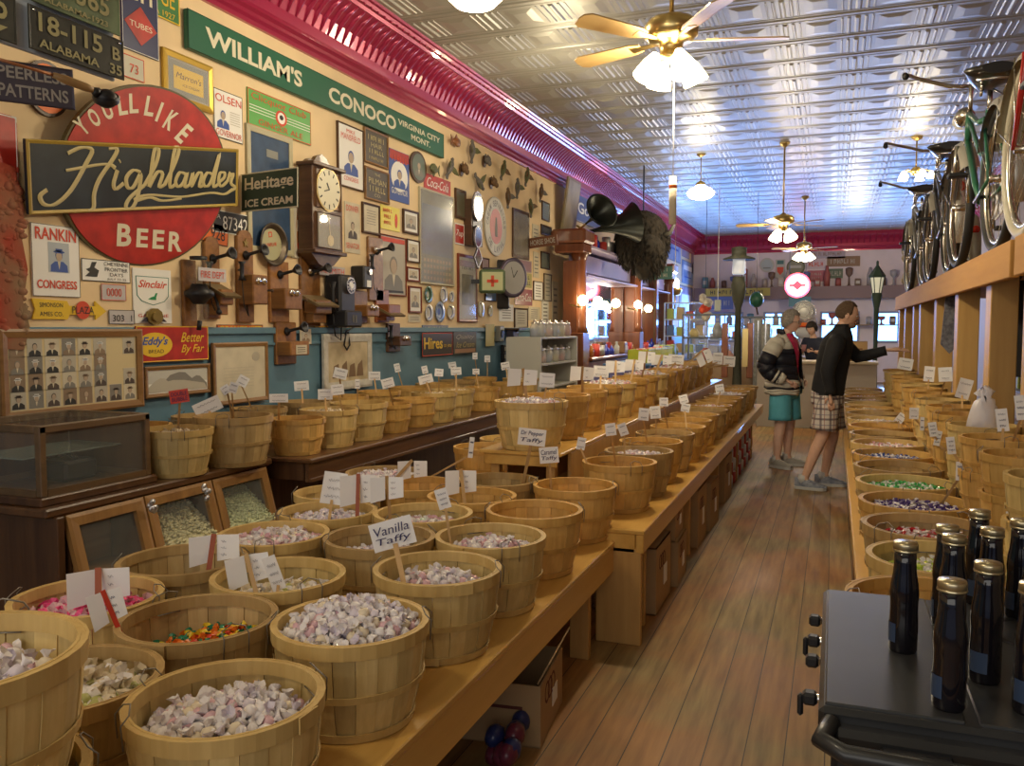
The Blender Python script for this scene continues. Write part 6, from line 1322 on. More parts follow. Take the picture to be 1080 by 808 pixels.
bp = [(952, 690, 'leftmost dark sauce bottle, standing apart on the range'), (1000, 750, 'dark sauce bottle second from the left, nearest the front rail'), (1038, 722, 'dark sauce bottle behind and right of the one nearest the rail'), (996, 664, 'dark sauce bottle half hidden behind two others, tall lid above the leftmost gap'),
      (1003, 679, 'dark sauce bottle just in front of the half hidden one'), (1030, 640, 'farthest dark sauce bottle with whitish lid, at the back edge'), (1043, 668, 'dark sauce bottle in the middle right of the back group'), (1074, 655, 'dark sauce bottle at the right edge, back of the group'), (1086, 755, 'dark sauce bottle cut off by the right edge, near the front'), (1090, 690, 'dark sauce bottle cut off by the right edge, behind the front one')]
proto = make_bottle()
for i, (px, py, lb) in enumerate(bp):
    p = onZ(px, py - 4, GZ + .004)
    if i == 0: o = proto; o.location = p; o['label'] = lb; o['group'] = 'dark sauce bottles on the range'
    else: o = dup(proto, loc=p, rz=(i % 3) * .5 - .4, label=lb, group='dark sauce bottles on the range')

# ---------------------------------------------------------------- cartons and goods under the benches
carton = mat('cardboard', (.42, .27, .13), .8, nz=.12, nscale=6)
def box_carton(x, y, z, sx, sy, sz, rz, label, flaps=False, logo=True, m=None):
    t = thing('carton', label, 'box', (x, y, z), R(rz), 'cardboard cartons under the benches'); m = m or carton
    b = MB(); th = .006
    for s in (-1, 1): b.box((s * (sx / 2 - th / 2), 0, sz / 2), (th, sy, sz), m); b.box((0, s * (sy / 2 - th / 2), sz / 2), (sx - 2 * th, th, sz), m)
    b.box((0, 0, th / 2), (sx, sy, th), m)
    if not flaps: b.box((0, 0, sz - th / 2), (sx, sy, th), m)
    b.build('carton_body', t)
    if flaps:
        for s in (-1, 1): b = MB(); b.box((s * sx * .06, 0, 0), (sx * .26, sy, .005), m); b.build('flap', t, loc=(s * sx * .5, 0, sz + .03), rot=(0, s * R(-62), 0))
    b = MB(); b.box((sx / 2 + .001, sy * .22 - sy * .1, sz * .45), (.002, sy * .22, sz * .30), white); b.build('shipping_label', t)
    if logo:
        b = MB(); c2 = mat('carton_print', (.12, .03, .02), .7)
        for k in range(3): b.lathe([(.03, 0), (.036, .0015), (.042, 0)], c2, 14, T(sx / 2 + .0005, -sy * .22 + k * .05, sz * .72) @ RY(R(90)))
        b.box((0, -sy / 2 - .001, sz * .62), (sx * .6, .002, sz * .05), c2); b.build('printed_mark', t)
    return t
p = onZ(590, 762, 0); box_carton(-1.15, 3.02, 0, .34, .40, .23, 6, 'open cardboard carton with raised flaps under the low bench', flaps=True)
b = MB(); rn = random.Random(9)
for k in range(9): b.sphere((rn.uniform(-.05, .05), rn.uniform(-.14, .1), .04 + rn.uniform(0, .10)), (.035, .05, .04), [mat('wrap_blue', (.02, .03, .12), .3), mat('wrap_maroon', (.12, .02, .04), .3)][k % 2], 8, 6)
tag(b.build('candy_bag', loc=(-1.03, 2.74, 0)), 'dark blue and maroon bag of sweets slumped in front of the open carton', 'bag')
cs = [(-1.02, 4.62, .0, .34, .42, .36), (-1.0, 5.12, 0, .34, .36, .27), (-1.0, 5.12, .272, .30, .34, .20), (-1.02, 6.1, 0, .34, .42, .40), (-1.0, 6.62, 0, .34, .40, .36), (-1.02, 7.7, 0, .34, .4, .4)]
for i, c in enumerate(cs): box_carton(*c, 2 * math.sin(i), '%s cardboard carton %s under the long bench' % (['first', 'lower second', 'upper second', 'third', 'fourth', 'fifth'][i], 'from the near end'))
gobj = []
for i in range(26):
    k = i % 4; y = 8.3 + (i // 3) * .26; z = (i % 3) * .13
    b = MB(); b.tube([(0, 0, 0), (0, 0, .11)], .055, gm[(i * 2) % 4], 14); b.disc(0, 0, .05, .05, .11, .118, white, n=14); o = b.build('tin_can', loc=(-.93, y, z)); tag(o, 'small coloured tin, %s level of the stack under the long bench' % ['bottom', 'middle', 'top'][i % 3], 'can', 'coloured tins, %s level' % ['bottom', 'middle', 'top'][i % 3])
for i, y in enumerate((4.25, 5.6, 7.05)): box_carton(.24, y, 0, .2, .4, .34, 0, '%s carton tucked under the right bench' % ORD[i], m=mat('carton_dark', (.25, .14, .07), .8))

# ================================================================ FANS AND LAMPS
shade_m = mat('lit_glass_shade', (1, .9, .7), .4, emit=(1.0, .80, .48), es=14); globe_m = mat('lit_globe', (1, .95, .85), .4, emit=(1.0, .85, .60), es=12)
blade_m = wood('fan_blade_oak', (.50, .34, .14), (.38, .24, .09), .35, axis=0, scale=10, coat=.3)
def lamp(name, loc, power, r=.06, col=(1.0, .84, .58)):
    l = bpy.data.lights.new(name, 'POINT'); l.energy = power * LAMP; l.color = col; l.shadow_soft_size = r
    o = bpy.data.objects.new(name, l); COL.objects.link(o); o.location = loc; return o
def fan(label, P, rz, zc, power, R_=.66, pull=False):
    t = thing('ceiling_fan', label, 'ceiling fan', P, rz, 'ceiling fans with lamps'); top = zc - P[2]
    b = MB(); b.cyl((0, 0, .12), (0, 0, top - .02), .013, brass, n=10); b.lathe([(0, top), (.075, top), (.07, top - .03), (.03, top - .07), (.014, top - .08)], brass, 24); b.build('down_rod', t)
    b = MB(); b.lathe([(0, .15), (.03, .15), (.05, .13), (.13, .11), (.155, .08), (.155, .02), (.12, -.01), (.07, -.02), (.06, -.08), (.08, -.09), (.08, -.12), (.0, -.13)], brass, 32); b.build('motor_housing', t)
    for k in range(5):
        a = 2 * math.pi * k / 5 + .15; b = MB()
        b.prism([(.20, -.035), (.26, -.055), (R_ - .04, -.068), (R_, -.045), (R_ + .008, 0), (R_, .045), (R_ - .04, .068), (.26, .055), (.20, .035)], -.004, .004, blade_m, T(0, 0, -.005) @ RX(R(12))); bl = b.build('fan_blade', t, rot=(0, 0, a))
        b = MB(); b.prism([(.10, -.012), (.20, -.02), (.27, -.03), (.27, .03), (.20, .02), (.10, .012)], -.011, -.005, brass, T(0, 0, -.001) @ RX(R(12))); b.build('blade_arm', bl)
    for k in range(4):
        a = 2 * math.pi * k / 4 + .5; c, s = math.cos(a), math.sin(a)
        Xs = T(.095 * c, .095 * s, -.09) @ RZ(a) @ RY(R(-26)) @ SCL(1.15, 1.15, 1.25); b = MB(); b.lathe([(.02, 0), (.03, -.02), (.045, -.05), (.058, -.09), (.066, -.125), (.060, -.13), (.0, -.115)], shade_m, 18, Xs); b.build('lamp_shade', t)
    o = lamp('fan_lamp', (0, 0, -.30), power); o.parent = t
    if pull:
        b = MB(); b.tube([(.02, -.02, -.12), (.02, -.02, -.62), (.02, -.02, pull[0])], .003, white, 5); pc = b.build('pull_cord', t)
        b = MB(); b.cyl((.02, -.02, pull[0]), (.02, -.02, pull[0] - pull[1]), .022, paper, n=14); b.lathe([(.0225, pull[0] - .05), (.0235, pull[0] - .06), (.0225, pull[0] - .07)], orange, 14, T(.02, -.02, 0)); b.build('paper_tube', t)
    return t
D1 = 4.95
Pf = atD(708, 42, D1); fan('nearest ceiling fan with glowing shades and a long pull cord with a paper tube', Pf, R(8), WZ, 90, pull=(-(185 - 42) * D1 / FPX, 50 * D1 / FPX))
D2 = 12.4; Pf = atD(826, 236, D2); fan('second ceiling fan on a long rod in the middle of the shop', Pf, R(30), WZ, 60)
D3 = 17.5; Pf = atD(848, 262, D3); fan('farthest ceiling fan near the glowing round sign', Pf, R(50), WZ, 60)
# schoolhouse pendants
def pendant(label, P, zc, power, r=.19):
    t = thing('pendant_lamp', label, 'lamp', P, 0, 'glowing globe pendants'); top = zc - P[2]
    b = MB(); b.lathe([(0, top), (.07, top), (.065, top - .02), (.02, top - .05)], brass, 20); b.cyl((0, 0, .10), (0, 0, top - .03), .007, brass, n=8); b.lathe([(.02, .16), (.07, .13), (.08, .09), (.0, .09)], brass, 20); b.build('rod_and_canopy', t)
    b = MB(); b.lathe([(.075, .10), (.085, .07), (.16, .04), (r, -.01), (r * .97, -.05), (r * .7, -.10), (r * .3, -.125), (.0, -.13)], globe_m, 28); b.build('glass_globe', t)
    o = lamp('pendant_light', (0, 0, -.22), power, .12); o.parent = t; return t
pendant('globe pendant hanging left of the second fan', atD(739, 202, 13.2), WZ, 40, .21)
pendant('globe pendant cut off by the top edge of the picture', atD(501, -11, 5.6), WZ, 62, .19)
# chandelier behind the bicycles
P = atD(966, 183, 12.0); t = thing('chandelier', 'cluster chandelier of bright small shades behind the bicycle saddles', 'lamp', P); top = WZ - P.z
b = MB(); b.lathe([(0, top), (.08, top), (.07, top - .03), (.02, top - .06)], brass, 20); b.cyl((0, 0, -.02), (0, 0, top - .03), .010, brass, n=8); b.lathe([(0, .1), (.05, .08), (.08, .03), (.05, -.02), (0, -.04)], brass, 20)
for k in range(5): a = 2 * math.pi * k / 5; b.tube([(0, 0, .0), (.12 * math.cos(a), .12 * math.sin(a), .05), (.2 * math.cos(a), .2 * math.sin(a), .02)], .008, brass, 6)
b.build('chandelier_frame', t)
for k in range(5): a = 2 * math.pi * k / 5; b = MB(); b.lathe([(.02, .02), (.035, 0), (.06, -.05), (.065, -.07), (0, -.06)], shade_m, 14, T(.2 * math.cos(a), .2 * math.sin(a), 0)); b.build('lamp_shade', t)
o = lamp('chandelier_light', (0, 0, -.2), 32); o.parent = t
# added fill lights without fixtures, and the unseen fan lamp above the photographer
lamp('far_end_fill', (.4, 21.5, 2.7), 110, .2)  # added fill that warms and brightens the far wall, no fixture
lamp('near_ceiling_lamp', (-1.6, .4, 3.3), 60, .15)
lamp('right_fill', (.4, 3.0, 3.1), 8, .15)  # weak added fill, no lamp hangs here
lamp('mid_left_fill', (-2.6, 8.2, 3.4), 40, .15)  # added fill to brighten the middle baskets, no fixture

# ================================================================ BAR CABINET ON THE LEFT, MID-DISTANCE
mahog = wood('bar_mahogany', (.24, .08, .03), (.14, .04, .018), .3, axis=2, scale=12, coat=.4)
mirror = mat('bar_mirror', (.80, .84, .9), .04, 1.0)
t = thing('back_bar', 'tall mahogany back bar with columns and mirrors, lit blue and gold', 'cabinet')
XBB = -3.62
for y in (12.15, 16.0, 19.4):
    b = MB(); b.box((0, 0, 1.0), (.42, .34, .9), mahog, bev=.01); b.tube([(.1, 0, 1.45), (.1, 0, 1.55), (.1, 0, 2.5), (.1, 0, 2.62)], [.14, .11, .10, .14], mahog, 16); b.box((0, 0, 1.95), (.22, .30, 1.1), mahog, bev=.008); b.box((0, 0, 2.68), (.44, .46, .14), mahog, bev=.02); b.box((0, 0, 2.85), (.52, .54, .20), mahog, bev=.03); b.box((0, 0, .3), (.42, .34, .6), mahog); b.build('column', t, loc=(XBB, y, 0))
for y0, y1 in ((12.35, 15.8), (16.2, 19.2)):
    b = MB(); b.box((XBB - .1, (y0 + y1) / 2, 1.72), (.012, y1 - y0 - .1, 1.25), mirror); b.build('mirror', t)
    b = MB(); b.box((XBB - .05, (y0 + y1) / 2, 2.5), (.16, y1 - y0, .28), mat('cabinet_lilac', (.34, .28, .42), .45), bev=.01); b.box((XBB, (y0 + y1) / 2, 2.72), (.46, y1 - y0, .05), M['cabinet_lilac'], bev=.01); b.box((XBB, (y0 + y1) / 2, 2.30), (.34, y1 - y0, .03), M['cabinet_lilac']); b.build('cornice_shelf', t)
    b = MB(); b.box((XBB, (y0 + y1) / 2, 1.05), (.5, y1 - y0, .05), mahog, bev=.01); b.box((XBB - .04, (y0 + y1) / 2, .5), (.4, y1 - y0, 1.0), mahog); b.build('bar_base', t)
bulb_m = mat('warm_bulb', (1, .9, .7), .4, emit=(1.0, .78, .40), es=22)
for i, (y, z) in enumerate(((12.75, 1.93), (13.9, 1.93), (16.55, 1.9), (11.92, 1.92), (15.6, 1.95))):
    t = thing('globe_sconce', 'glowing bare globe lamp, %s along the back bar columns' % ORD[i], 'lamp', (XBB + .22, y, z), group='globe lamps of the back bar')
    b = MB(); b.tube([(-.2, 0, -.06), (-.05, 0, -.1), (0, 0, -.06)], .01, brass, 8); b.build('bracket', t); b = MB(); b.sphere((0, 0, 0), .075, bulb_m, 16, 10); b.build('bulb', t)
    o = lamp('sconce_light', (.15, 0, 0), 9, .08); o.parent = t
# coloured glass bottles and tins on the bar shelves
rn = random.Random(21); colg = [mat('cobalt_glass', (.01, .03, .4), .08, coat=1), mat('clear_bottle', (.6, .65, .7), .08, alpha=.5), mat('amber_glass', (.3, .1, .01), .08, coat=1), mat('tin_red', (.5, .05, .04), .35), mat('tin_silver', (.4, .4, .42), .3, .6), mat('tin_brown', (.22, .12, .06), .4)]
nmc = ['cobalt blue', 'clear', 'amber', 'red', 'silver', 'brown']
for z, yr, hs in ((1.075, (12.5, 18.9), .22), (2.745, (12.3, 19.1), .30)):
    y = yr[0]
    while y < yr[1]:
        k = rn.randrange(6); h = hs * rn.uniform(.6, 1.15); b = MB()
        if k < 3: b.lathe([(0, 0), (.05, 0), (.05, h * .6), (.02, h * .75), (.02, h), (0, h)], colg[k], 14)
        elif k == 5: b.box((0, 0, h * .45), (.2, .24, h * .9), colg[k], bev=.02); b.box((.101, 0, h * .45), (.003, .14, h * .4), paper)
        else: b.tube([(0, 0, 0), (0, 0, h * .8)], .07, colg[k], 16); b.lathe([(.072, h * .8), (.06, h * .85), (0, h * .86)], colg[k], 16)
        o = b.build('glass_bottle' if k < 3 else 'old_tin', loc=(XBB + .10, y, z)); w1 = 'bar counter shelf' if z < 2 else 'back bar top'; tag(o, '%s %s standing on the %s' % (nmc[k], 'glass bottle' if k < 3 else 'old tin', w1), 'bottle' if k < 3 else 'tin', '%s %ss on the %s' % (nmc[k], 'bottle' if k < 3 else 'tin', w1)); y += rn.uniform(.22, .42)
# gramophone horns and buffalo head
hornm = mat('black_horn', (.02, .025, .022), .35, .4)
def horn(label, px, py, D, L, Rr, ang, el):
    P = atD(px, py, D); t = thing('gramophone_horn', label, 'horn', X=T(*P) @ RZ(R(ang)) @ RY(R(el)))
    b = MB(); n = 12; b.lathe([(.015 + Rr * (k / n) ** 2.6, L * k / n) for k in range(n + 1)] + [(Rr + .02, L + .005), (Rr - .01, L - .01)], hornm, 28); b.build('horn_bell', t); b = MB(); b.tube([(0, 0, 0), (0, 0, -.15), (-.08, 0, -.22)], .016, brass, 10); b.build('elbow', t); return t
horn('large black gramophone horn pointing right above the back bar', 607, 247, 13.2, 1.0, .30, 35, 78)
horn('smaller dark gramophone horn facing the shop left of the large one', 618, 236, 12.4, .42, .24, -40, 70)
P = atD(684, 262, 14.1); t = thing('buffalo_head', 'shaggy dark buffalo head trophy hanging above the bar', 'taxidermy', P)
furm = mat('buffalo_fur', (.012, .010, .008), 1.0, c2=(.03, .022, .014), nscale=14, bump=1.0)
b = MB(); b.sphere((-.12, .05, .12), (.45, .42, .50), furm, 26, 18); b.sphere((.05, -.22, -.12), (.26, .3, .34), furm, 20, 14, RY(0)); b.sphere((.0, -.36, -.36), (.14, .17, .18), furm, 16, 10)
rn = random.Random(8); q = []
for (x, y, z) in b.v: n = rn.uniform(-.02, .025); q.append((x * (1 + n), y * (1 + n), z * (1 + n)))
b.v = q; b.build('head', t)
b = MB(); n = 1400
for k in range(n):      # hanging shag tufts
    a = rn.random() * 6.28; ph = math.acos(rn.uniform(-1, 1)); c = (-.12, .05, .12) if k % 3 else (.04, -.22, -.14); rr = (.45, .42, .5) if k % 3 else (.27, .3, .36)
    p = Vector((c[0] + rr[0] * math.sin(ph) * math.cos(a), c[1] + rr[1] * math.sin(ph) * math.sin(a), c[2] + rr[2] * math.cos(ph))); d = (p - Vector(c)).normalized() * .03 + Vector((0, 0, -.06)); b.tube([p - d * .2, p + d * .5, p + d * 1.1], [.012, .009, .001], furm, 3, smooth=False)
b.build('shaggy_coat', t)
for s in (-1, 1): b = MB(); b.tube([(s * .22, -.12, .18), (s * .38, -.14, .22), (s * .45, -.15, .38), (s * .38, -.15, .48)], [.045, .04, .025, .006], mat('horn_grey', (.08, .075, .06), .4), 10); b.build('horn', t)
b = MB(); b.tube([(-.1, .05, .5), (-.1, .05, WZ - P.z)], .012, iron, 8); b.build('hanging_rod', t)
t = turned('bar_sign', 'dark green lettered board hanging below the buffalo head', 'sign', 693, 288, 16.5, 20, 1, 1); t.matrix_world = T(*onY(693, 288, 17.40)) @ ZB; b = MB(); b.rect(0, 0, .62, .26, 0, .03, mat('board_green', (.05, .14, .12), .5)); b.build('sign_board', t); b = MB(); b.text('~9', 0, .06, .5, .07, .032, greyl, bold=.02); b.text('~8', 0, -.05, .5, .07, .032, greyl, bold=.02); b.build('lettering', t)
# dark wood partition behind the buffalo
b = MB(); b.box((0, 0, 1.55), (.5, .12, 3.1), wood('partition_wood', (.16, .10, .04), (.10, .06, .03), .4, axis=2)); b.box((.26, 0, 1.5), (.03, .2, 3.0), mahog, bev=.008); b.box((0, -.07, 2.0), (.42, .02, 1.8), mahog, bev=.008); tag(b.build('wood_partition', loc=(-3.7, 17.6, 0)), 'tall dark wooden partition panel beside the buffalo head', 'partition')
# white jar shelf at the end of the counter
wsh = mat('white_shelf_paint', (.52, .52, .47), .5); t = thing('jar_shelf', 'low white painted shelf unit holding rows of glass candy jars', 'shelf', (-3.45, 9.75, 0))
b = MB()
for z in (.55, .80, 1.08, 1.40): b.box((0, .55, z), (.42, 1.5, .025), wsh, bev=.003)
b.box((0, -.20, .70), (.44, .03, 1.42), wsh, bev=.003); b.box((0, 1.31, .70), (.44, .03, 1.42), wsh, bev=.003); b.box((-.2, .55, .7), (.02, 1.5, 1.38), wsh); b.box((0, .55, .28), (.42, 1.48, .52), wsh); b.build('shelf_unit', t)
jar_g = mat('jar_glass', (.8, .85, .85), .05, alpha=.35, coat=1); fills = [mat('jar_fill_%d' % i, c, .5) for i, c in enumerate(((.5, .38, .12), (.4, .06, .05), (.3, .3, .33), (.55, .25, .2), (.15, .2, .35)))]; fn = ['golden', 'red', 'grey', 'pinkish', 'blue']
jp = []
for k in range(5):
    t = thing('candy_jar', 'x', 'jar'); b = MB(); b.lathe([(0, 0), (.052, 0), (.058, .02), (.058, .12), (.04, .15), (.042, .165)], jar_g, 16); b.build('jar_glass', t); b = MB(); b.lathe([(0, .006), (.050, .006), (.053, .09), (0, .10)], fills[k], 14); b.build('sweets', t); b = MB(); b.lathe([(.046, .16), (.046, .175), (.015, .185), (.016, .205), (0, .21)], steel, 16); b.build('lid', t); jp.append(t)
usedj = set()
for z, lv in ((1.413, 'top'), (1.093, 'middle')):
    for i in range(10):
        k = (i * 3 + int(z * 10)) % 5; P = (-3.36 + .03 * (i % 2), 9.68 + i * .135, z); lb = '%s glass candy jar, %s from the left on the %s shelf' % (fn[k], ORD[i], lv)
        if k not in usedj: usedj.add(k); jp[k].location = P; jp[k]['label'] = lb; jp[k]['group'] = 'glass candy jars'
        else: dup(jp[k], loc=P, label=lb, group='glass candy jars')
# tables with coloured goods before the bar
t = thing('goods_table', 'blue-draped table in front of the back bar', 'table', (-2.85, 13.2, 0)); b = MB(); b.box((0, .9, .98), (.7, 3.6, .03), mat('table_blue', (.10, .22, .42), .5), bev=.004); b.build('tabletop', t)
for sx in (-1, 1):
    for yy in (-.8, 2.6): b = MB(); b.box((sx * .3, yy, .48), (.05, .05, .96), M['table_blue']); b.build('leg', t)
for i in range(4):
    t = thing('goods_basket', 'bright yellow-green wire basket with round stickers, %s from the left on the table' % ORD[i], 'basket', (-2.72, 12.75 + i * .52, .996), 0, 'yellow-green baskets on the table'); lm = mat('yellow_green', (.55, .58, .04), .4)
    b = MB()
    for k in range(9): b.box((.15, -.2 + k * .05, .1), (.01, .012, .2), lm)
    b.box((.15, 0, .2), (.02, .46, .03), lm); b.box((0, 0, .01), (.3, .46, .02), lm); b.box((-.15, 0, .1), (.01, .46, .2), lm); b.box((0, -.225, .1), (.3, .01, .2), lm); b.box((0, .225, .1), (.3, .01, .2), lm); b.build('wire_basket', t)
    b = MB(); b.sphere((.0, -.1, .12), (.10, .09, .1), gm[2], 10, 6); b.sphere((.0, .1, .12), (.10, .09, .1), gm[3], 10, 6); b.build('contents', t)
rn = random.Random(33)
for i in range(26):
    y = 14.9 + rn.random() * 0 + (i % 13) * .30; x = -3.0 + .35 * (i // 13); k = rn.randrange(5)
    b = MB(); h = rn.uniform(.10, .24); b.box((0, 0, h / 2), (.18, .2, h), gm[k], bev=.015) if i % 2 else b.lathe([(0, 0), (.08, 0), (.09, h * .6), (.04, h), (0, h)], gm[k], 12)
    if y < 15.7: o = b.build('goods_box' if i % 2 else 'goods_jar', loc=(-2.72 - .25 * (i // 13), y, .996)); tag(o, '%s %s on the far part of the blue table' % (nmG[k], 'box' if i % 2 else 'jar'), 'goods', '%s goods on the blue table' % nmG[k])
# white stand with compartments, lit blue
def rack(label, x, y, wx, wy, hgt, nz_, m, goods=True):
    t = thing('display_rack', label, 'rack', (x, y, 0)); b = MB()
    for k in range(nz_ + 1): b.box((0, 0, .3 + (hgt - .3) * k / nz_), (wx, wy, .025), m)
    for sx in (-1, 1):
        for sy in (-1, 1): b.box((sx * wx / 2, sy * wy / 2, hgt / 2), (.03, .03, hgt), m)
    b.box((0, 0, hgt * .6), (.02, wy, hgt * .7), m); b.build('rack_frame', t)
    rr = random.Random(int(x * 10 + y * 7)); 
    for k in range(nz_):
        for q in range(4):
            b = MB(); hh = (hgt - .3) / nz_ * rr.uniform(.4, .8); b.box((0, 0, hh / 2), (wx * .18, wy * .5, hh), rr.choice(gm), bev=.01); o = b.build('boxed_item', loc=(x + (q - 1.5) * wx * .24, y - wy * .15, .3125 + (hgt - .3) * k / nz_)); tag(o, 'small box on the %s shelf of the %s' % (ORD[k], ' '.join(label.split()[:3])), 'box', 'boxed items, shelf %s, %s' % (ORD[k], label))
    return t
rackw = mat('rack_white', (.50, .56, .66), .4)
rack('white compartment stand beside the partition', -2.95, 18.3, .85, .35, 2.05, 5, rackw)
rack('bluish shelf stand near the left back corner', -2.6, 21.3, 1.1, .4, 1.55, 4, rackw)
# glass showcase, lit
def showcase(label, x, y, wx, wy, z0, z1):
    t = thing('glass_showcase', label, 'display case', (x, y, 0)); b = MB(); m = mat('showcase_frame', (.10, .11, .13), .4, .5)
    for sx in (-1, 1):
        for sy in (-1, 1): b.box((sx * wx / 2, sy * wy / 2, (z0 + z1) / 2), (.035, .035, z1 - z0), m)
    for z in (z0, (z0 + z1) / 2, z1): b.box((0, -wy / 2, z), (wx, .035, .03), m); b.box((0, wy / 2, z), (wx, .035, .03), m); b.box((-wx / 2, 0, z), (.035, wy, .03), m); b.box((wx / 2, 0, z), (.035, wy, .03), m)
    b.build('case_frame', t); b = MB(); b.box((0, 0, z0 / 2), (wx, wy, z0), mat('case_plinth', (.30, .20, .12), .5), bev=.01); b.build('plinth', t)
    b = MB(); b.box((0, -wy / 2, (z0 + z1) / 2), (wx - .04, .006, z1 - z0 - .05), glass); b.box((wx / 2, 0, (z0 + z1) / 2), (.006, wy - .04, z1 - z0 - .05), glass); b.box((-wx / 2, 0, (z0 + z1) / 2), (.006, wy - .04, z1 - z0 - .05), glass); b.box((0, 0, z0 + (z1 - z0) * .5), (wx - .05, wy - .05, .008), glass); b.build('glass_panels', t)
    for i in range(4):
        b = MB(); hh = .16 + .05 * (i % 3); b.lathe([(0, 0), (.07, 0), (.09, hh * .5), (.04, hh), (0, hh)], fills[i], 14); o = b.build('figurine', loc=(x + (i - 1.5) * wx * .22, y - .05, z0 + .015 if i % 2 else z0 + (z1 - z0) * .5 + .006)); tag(o, '%s small vase-like ornament in the %s' % (fn[i], label), 'ornament', 'ornaments in the ' + label)
    return t
showcase('glass showcase standing left of the green gas pump lamp', -2.0, 15.2, .9, .6, .95, 1.75)
showcase('second glass showcase right of the tall pump lamp', -1.25, 16.6, .8, .6, .95, 1.72)
# globe lamp on a stand + posters on the far left wall
t = thing('table_lamp', 'brass lamp with a glowing chimney hanging near the left back corner', 'lamp', atD(712, 303, 20)); b = MB(); b.lathe([(.0, -.2), (.12, -.18), (.16, -.08), (.18, -.02), (.1, 0)], brass, 18); b.tube([(0, 0, -.2), (0, 0, -.5)], .02, brass, 8); b.tube([(0, 0, .2), (0, 0, WZ - t.location.z)], .008, brass, 6); b.build('lamp_body', t); b = MB(); b.sphere((0, 0, .08), (.10, .10, .14), globe_m, 14, 9); b.build('glass_chimney', t); o = lamp('lamp_light', (.2, -.2, .1), 12); o.parent = t
pub = mat('poster_blue_white', (.40, .46, .56), .5, c2=(.12, .22, .42), nscale=3); pub2 = mat('poster_pink_white', (.5, .42, .45), .5, c2=(.3, .2, .3), nscale=3)
for i, (bx, m_) in enumerate((((704, 232, 718, 276), pub), ((719, 276, 731, 300), pub), ((716, 302, 730, 346), pub2), ((719, 244, 727, 272), pub2), ((729, 252, 737, 290), M['mauve_print']), ((703, 300, 714, 330), M['mauve_print']))):
    sign('poster', ['large blue and white poster high', 'blue lettered poster', 'tall pinkish poster low', 'narrow pinkish poster high', 'brownish poster in the very corner', 'mauve poster behind the hanging lamp'][i] + ' on the left wall by the far corner', 'poster', bx, m_, art=lambda b, w_, h, z: (b.rect(0, .2 * h, .7 * w_, .2 * h, z, z + .001, white), b.rect(0, -.2 * h, .6 * w_, .05 * h, z, z + .001, inkblue)), edge=(grey, .04), th=.01)

# ================================================================ FAR WALL
def fsign(name, label, cat, box, base, texts=(), art=None, rnd=None, frame=None, fm=None, Y=WY, th=.02):
    cx, cy = (box[0] + box[2]) / 2, (box[1] + box[3]) / 2; C = onY(cx, cy, Y); w_ = onY(box[2], cy, Y).x - onY(box[0], cy, Y).x; h = onY(cx, box[1], Y).z - onY(cx, box[3], Y).z
    t = thing(name, label, cat, X=T(C.x, C.y - .004, C.z) @ ZB); b = MB()
    (b.disc(0, 0, w_ / 2, h / 2, 0, th, base, n=36) if rnd else b.rect(0, 0, w_, h, 0, th, base)); b.build('sign_board', t)
    if frame: b = MB(); b.frame(w_, h, frame, 0, th + .02, fm or fr_dark); b.build('frame', t)
    if art: b = MB(); art(b, w_, h, th + .002); b.build('printed_image', t)
    if texts:
        b = MB()
        for (s, x, y, tw, hh, m) in texts: b.text(s, x * w_, y * h, tw * w_, hh * h, th + .005, m, bold=.02)
        b.build('lettering', t)
    return t, w_, h
z_ = 0.2407
def fz(x0, y0, x1, y1): return (700 + x0 * z_, 230 + y0 * z_, 700 + x1 * z_, 230 + y1 * z_)
fsign('round_sign', 'pale round sign on the far wall left of the shield', 'sign', fz(420, 175, 485, 238), greyl, rnd=1, art=lambda b, w_, h, z: (b.disc(0, 0, w_ * .38, h * .38, z, z + .003, mat('pale_grey_green', (.38, .42, .4), .5)), b.rect(0, -.2 * h, .5 * w_, .1 * h, z + .004, z + .006, grey)))
fsign('round_sign', 'olive round sign on the far wall just above the glowing one', 'sign', fz(538, 178, 620, 252), mat('olive_dark', (.10, .10, .05), .4), rnd=1, art=lambda b, w_, h, z: (b.disc(0, 0, w_ * .4, h * .4, z, z + .003, mat('olive_mid', (.22, .2, .12), .4)), b.rect(0, .02 * h, .6 * w_, .16 * h, z + .004, z + .006, greyl)))
fsign('shield_sign', 'small pale plaque with a red shield on the far wall', 'sign', fz(490, 182, 532, 265), greyl, art=lambda b, w_, h, z: (b.prism([(-.35 * w_, .1 * h), (.35 * w_, .1 * h), (.3 * w_, -.15 * h), (0, -.32 * h), (-.3 * w_, -.15 * h)], z, z + .003, inkred), b.rect(0, .35 * h, .7 * w_, .2 * h, z, z + .003, M['board_green'])))
fsign('lettered_sign', 'pinkish white lettered sign above the far shelf', 'sign', fz(625, 182, 708, 222), mat('pink_white', (.55, .44, .46), .5), [('~5', 0, 0, .8, .5, inkred)])
fsign('lettered_sign', 'red and pink sign right of the glowing round sign', 'sign', fz(630, 230, 705, 278), mat('rose_sign', (.42, .10, .12), .5), [('~6', 0, .18, .7, .22, greyl), ('~4', 0, -.2, .5, .22, greyl)])
fsign('long_sign', 'faded long lettered board at the top of the far wall', 'sign', fz(640, 138, 795, 178), mat('faded_lilac', (.40, .34, .38), .6), [('~12', 0, 0, .8, .4, mat('dull_brown', (.24, .15, .12), .6))])
fsign('long_sign', 'brown wooden board under the faded lettered one on the far wall', 'sign', fz(715, 168, 860, 212), mat('brown_board', (.22, .12, .06), .5), [('~8', 0, 0, .8, .45, greyl)])
fsign('licence_plate', 'dark green plate on the far wall under the brown board', 'license plate', fz(720, 222, 785, 264), mat('plate_far_green', (.08, .12, .07), .5), [('~5', 0, 0, .8, .5, greyl)])
